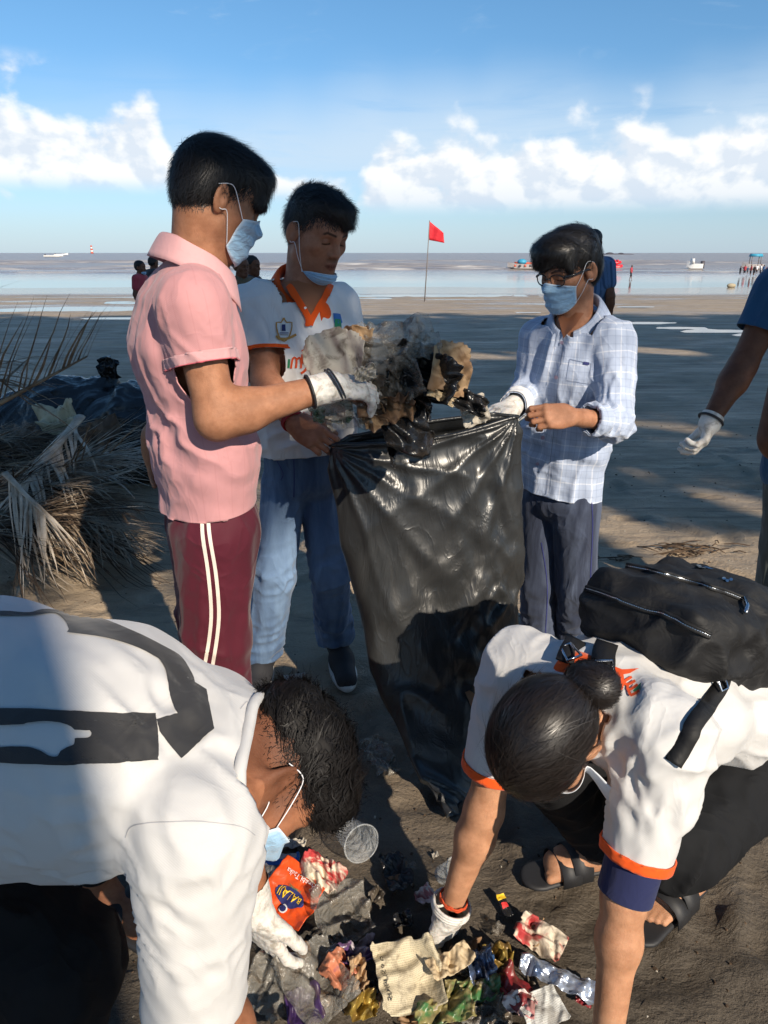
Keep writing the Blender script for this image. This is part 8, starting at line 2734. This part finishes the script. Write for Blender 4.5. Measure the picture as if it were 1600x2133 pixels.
def boats():
    # fishing boat left of the boy with glasses
    who = thing('fishing_boat', 'wooden fishing boat with blue cover beached left of the boy with glasses', 'boat')
    c = water(1092, 562); L = 66 / F * c[1]
    hull(who, c, L, L * .24, .6, A3(-1, .1, 0), 'boat_pale')
    mb = MB(); mb.tube([c + A3(-L * .30, 0, .75), c + A3(L * .45, 0, .62)], [.12, .16], 6); mb.obj('gunwale', MATS['boat_orange'], who)
    S = Sdf(); S.ell(c + A3(-L * .08, 0, .85), (L * .14, .5, .32), None, 0); v, f = S.mesh(.09); mesh_obj('cover', v, f, MATS['boat_blue'], who)
    for i in range(5):
        mb = MB(); mb.box(c + A3(-L * .3 + i * L * .15, -L * .125, .45), (L * .06, .06, .22)); mb.obj('painted_panel', MATS['boat_dark' if i % 2 else 'boat_orange'], who)
    # red inflatable
    who = thing('inflatable_boat', 'red inflatable banana boat floating near the beach', 'boat')
    c = water(1270, 561); L = 42 / F * c[1]
    mb = MB(); mb.tube([c + A3(-L * .5, 0, .25), c + A3(L * .40, 0, .22), c + A3(L * .58, 0, .42)], [.24, .26, .14], 10); mb.obj('lower_tube', MATS['boat_red'], who)
    mb = MB(); mb.tube([c + A3(-L * .46, 0, .72), c + A3(L * .30, 0, .70), c + A3(L * .50, 0, .80)], [.22, .24, .14], 10); mb.obj('upper_tube', MATS['boat_red'], who)
    for i in range(6):
        mb = MB(); mb.tube([c + A3(-L * .38 + i * L * .14, -.28, .95), c + A3(-L * .38 + i * L * .14, .28, .95)], .11, 8); mb.obj('seat', MATS['boat_red'], who)
    # white motor boat
    who = thing('motor_boat', 'small white motor boat with raised bow near the shore', 'boat')
    c = water(1446, 562); L = 30 / F * c[1]
    hull(who, c, L, L * .34, .65, A3(-1, .2, 0), 'boat_white', sheer=.6)
    mb = MB(); mb.box(c + A3(-L * .18, 0, .95), (L * .16, .7, .5), None, .8); mb.obj('windscreen', MATS['boat_white'], who)
    mb = MB(); mb.box(c + A3(L * .50, 0, .55), (.35, .3, .8)); mb.obj('motor', MATS['boat_dark'], who)
    # passenger boat with blue canopy in the crowd
    who = thing('passenger_boat', 'boat with blue canopy amid the wading crowd', 'boat')
    c = water(1566, 562); L = 40 / F * c[1]
    hull(who, c, L, L * .3, .6, A3(-1, .15, 0), 'boat_pale')
    mb = MB()
    V = []
    mb.box(c + A3(.1 * L, 0, 1.55), (L * .6, L * .28, .3), None, .8); mb.obj('canopy', MATS['boat_blue'], who)
    for sx_ in (-1, 1):
        for sy_ in (-1, 1):
            mb = MB(); mb.tube([c + A3(.1 * L + sx_ * L * .22, sy_ * L * .11, .6), c + A3(.1 * L + sx_ * L * .22, sy_ * L * .11, 1.5)], .04, 6); mb.obj('canopy_post', MATS['pole'], who)
    # two boats far out on the left
    for px, py, wpx, m, lab in ((112, 535, 36, 'boat_white', 'pale open boat far out on the left of the sea'), (128, 531.5, 26, 'boat_white', 'thin white boat just behind the pale open boat')):
        who = thing('open_boat', lab, 'boat'); c = water(px, py + .5); L = wpx / F * c[1]; hull(who, c, L, L * .2, L * .10, A3(1, .1, 0), m, sheer=.8)
        mb = MB(); mb.box(c + A3(-L * .45, 0, L * .12), (L * .05, L * .05, L * .08)); mb.obj('motor', MATS['boat_dark'], who)
    # beacon
    who = thing('beacon', 'red and white banded beacon standing far out in the sea', 'beacon')
    c = water(192, 528.2); hgt = 15 / F * c[1]; r = hgt * .16
    for i in range(5):
        mb = MB(); mb.tube([c + UP * hgt * i * .2, c + UP * hgt * (i + 1) * .2], [r * (1.15 - .1 * i), r * (1.05 - .1 * i)], 12)
        mb.obj('band', MATS['boat_white' if i % 2 else 'boat_orange'], who)
    # far rock with a wreck on the horizon
    c = water(1287, 530.2); k = c[1] / F
    S = Sdf(); S.ell(c, (34 * k, 8 * k, 1.6 * k), None, 0); S.ell(c + A3(-16 * k, 0, k), (7 * k, 4 * k, 2.6 * k), None, 2 * k); S.ell(c + A3(6 * k, 0, k), (5 * k, 4 * k, 1.8 * k), None, 2 * k)
    v, f = S.mesh(1.1 * k); o = mesh_obj('rock_islet', v, f, MATS['boat_dark'], None); tag(o, 'low dark rock islet on the horizon right of the boy with glasses', 'islet', kind='structure')
    # coconut on the wet sand
    c = G(1522, 599); S = Sdf(); S.ell(c + UP * .1, (.22, .14, .13), None, 0); S.ell(c + A3(.15, 0, .1), (.12, .1, .1), None, .05); v, f = S.mesh(.03)
    o = mesh_obj('coconut', v, f, MATS['husk'], None); tag(o, 'washed up coconut on the wet sand at the right', 'coconut')
boats()
# (built after the group is known, so that gaps can be cut in the crowns to let their sun through)
def build_grove():
    rr = random.Random(3)
    mb = MB(); tr = MB()
    cot = 1 / math.tan(SUN_EL)
    spots = []
    for yg in np.arange(4.4, 19.5, 1.45):
        for xg in np.arange(-20, 15, 2.0):
            spots.append((xg + rr.uniform(-0.8, 0.8), yg + rr.uniform(-0.5, 0.5)))
    for xg, yg in spots:
        row_y = -5.0 - rr.uniform(0, 6)
        z = (yg - row_y) / (cot * math.cos(SUN_AZ))
        x = xg + z * cot * math.sin(SUN_AZ)
        c = A3(x, row_y, z)
        nf = rr.randint(9, 12)
        for k in range(nf):
            a = 2 * math.pi * k / nf + rr.uniform(-0.2, 0.2)
            frond_geo(mb, c, a, rr.uniform(1.9, 2.6), rr.uniform(0.9, 2.0), rr.uniform(0.3, 1.0), 0.6, 20, rr.randint(0, 10 ** 6), 0.09, 0.5)
        if rr.random() < 0.10 and not -1.6 < x - (1 - row_y) * math.tan(SUN_AZ) < 2.2: tr.tube([A3(x + rr.uniform(-.6, .6), row_y, -0.2), A3(x, row_y + rr.uniform(-.2, .2), z * 0.5), c], [0.16, 0.12, 0.09], 6)
    # lit streaks on the sand to the right, from further gaps cut into the crowns
    for (xa, ya), (xb, yb), r in (((1255, 1092), (1560, 1158), .10), ((1330, 1118), (1480, 1195), .10), ((1330, 1010), (1600, 1060), .13), ((560, 1010), (640, 1150), .12), ((640, 690), (760, 700), .5), ((900, 740), (1060, 745), .25), ((1340, 730), (1420, 735), .35), ((1300, 880), (1500, 900), .12)):
        for k in range(9):
            g = G(xa + (xb - xa) * k / 8, ya + (yb - ya) * k / 8); BEAMS.append((g[0], g[1], r))
    tr.tube([A3(2.49, -4.24, -.2), A3(2.47, -4.24, 5.5)], [.15, .12], 10)
    # leaves that would stand in one of the sunbeams are cut away to light the group and the sand
    V = np.array(mb.v); t = V[:, 2] / -SUND[2]
    gx_, gy_ = V[:, 0] + SUND[0] * t, V[:, 1] + SUND[1] * t
    hit = np.zeros(len(V), bool)
    for bx, by, br in BEAMS:
        hit |= (gx_ - bx) ** 2 + (gy_ - by) ** 2 < br * br
    shadow_ok = lambda f: not any(hit[i] for i in f)
    # near edge of the shade
    edge = 3.05 + 0.35 * np.sin(gx_ * 1.1) + 0.25 * np.sin(gx_ * 2.7 + 1)
    hit |= gy_ < edge
    mb.f = [f for f in mb.f if shadow_ok(f)]
    used = sorted({i for f in mb.f for i in f}); re = {u: i for i, u in enumerate(used)}
    o = mesh_obj('palm_grove', V[used], [tuple(re[i] for i in f) for f in mb.f], MATS['green_frond'], smooth=False)
    tag(o, 'grove of tall palms standing behind the photographer', 'palm trees', kind='stuff')
    tr.obj('trunks', MATS['trunk'], o)
build_grove()
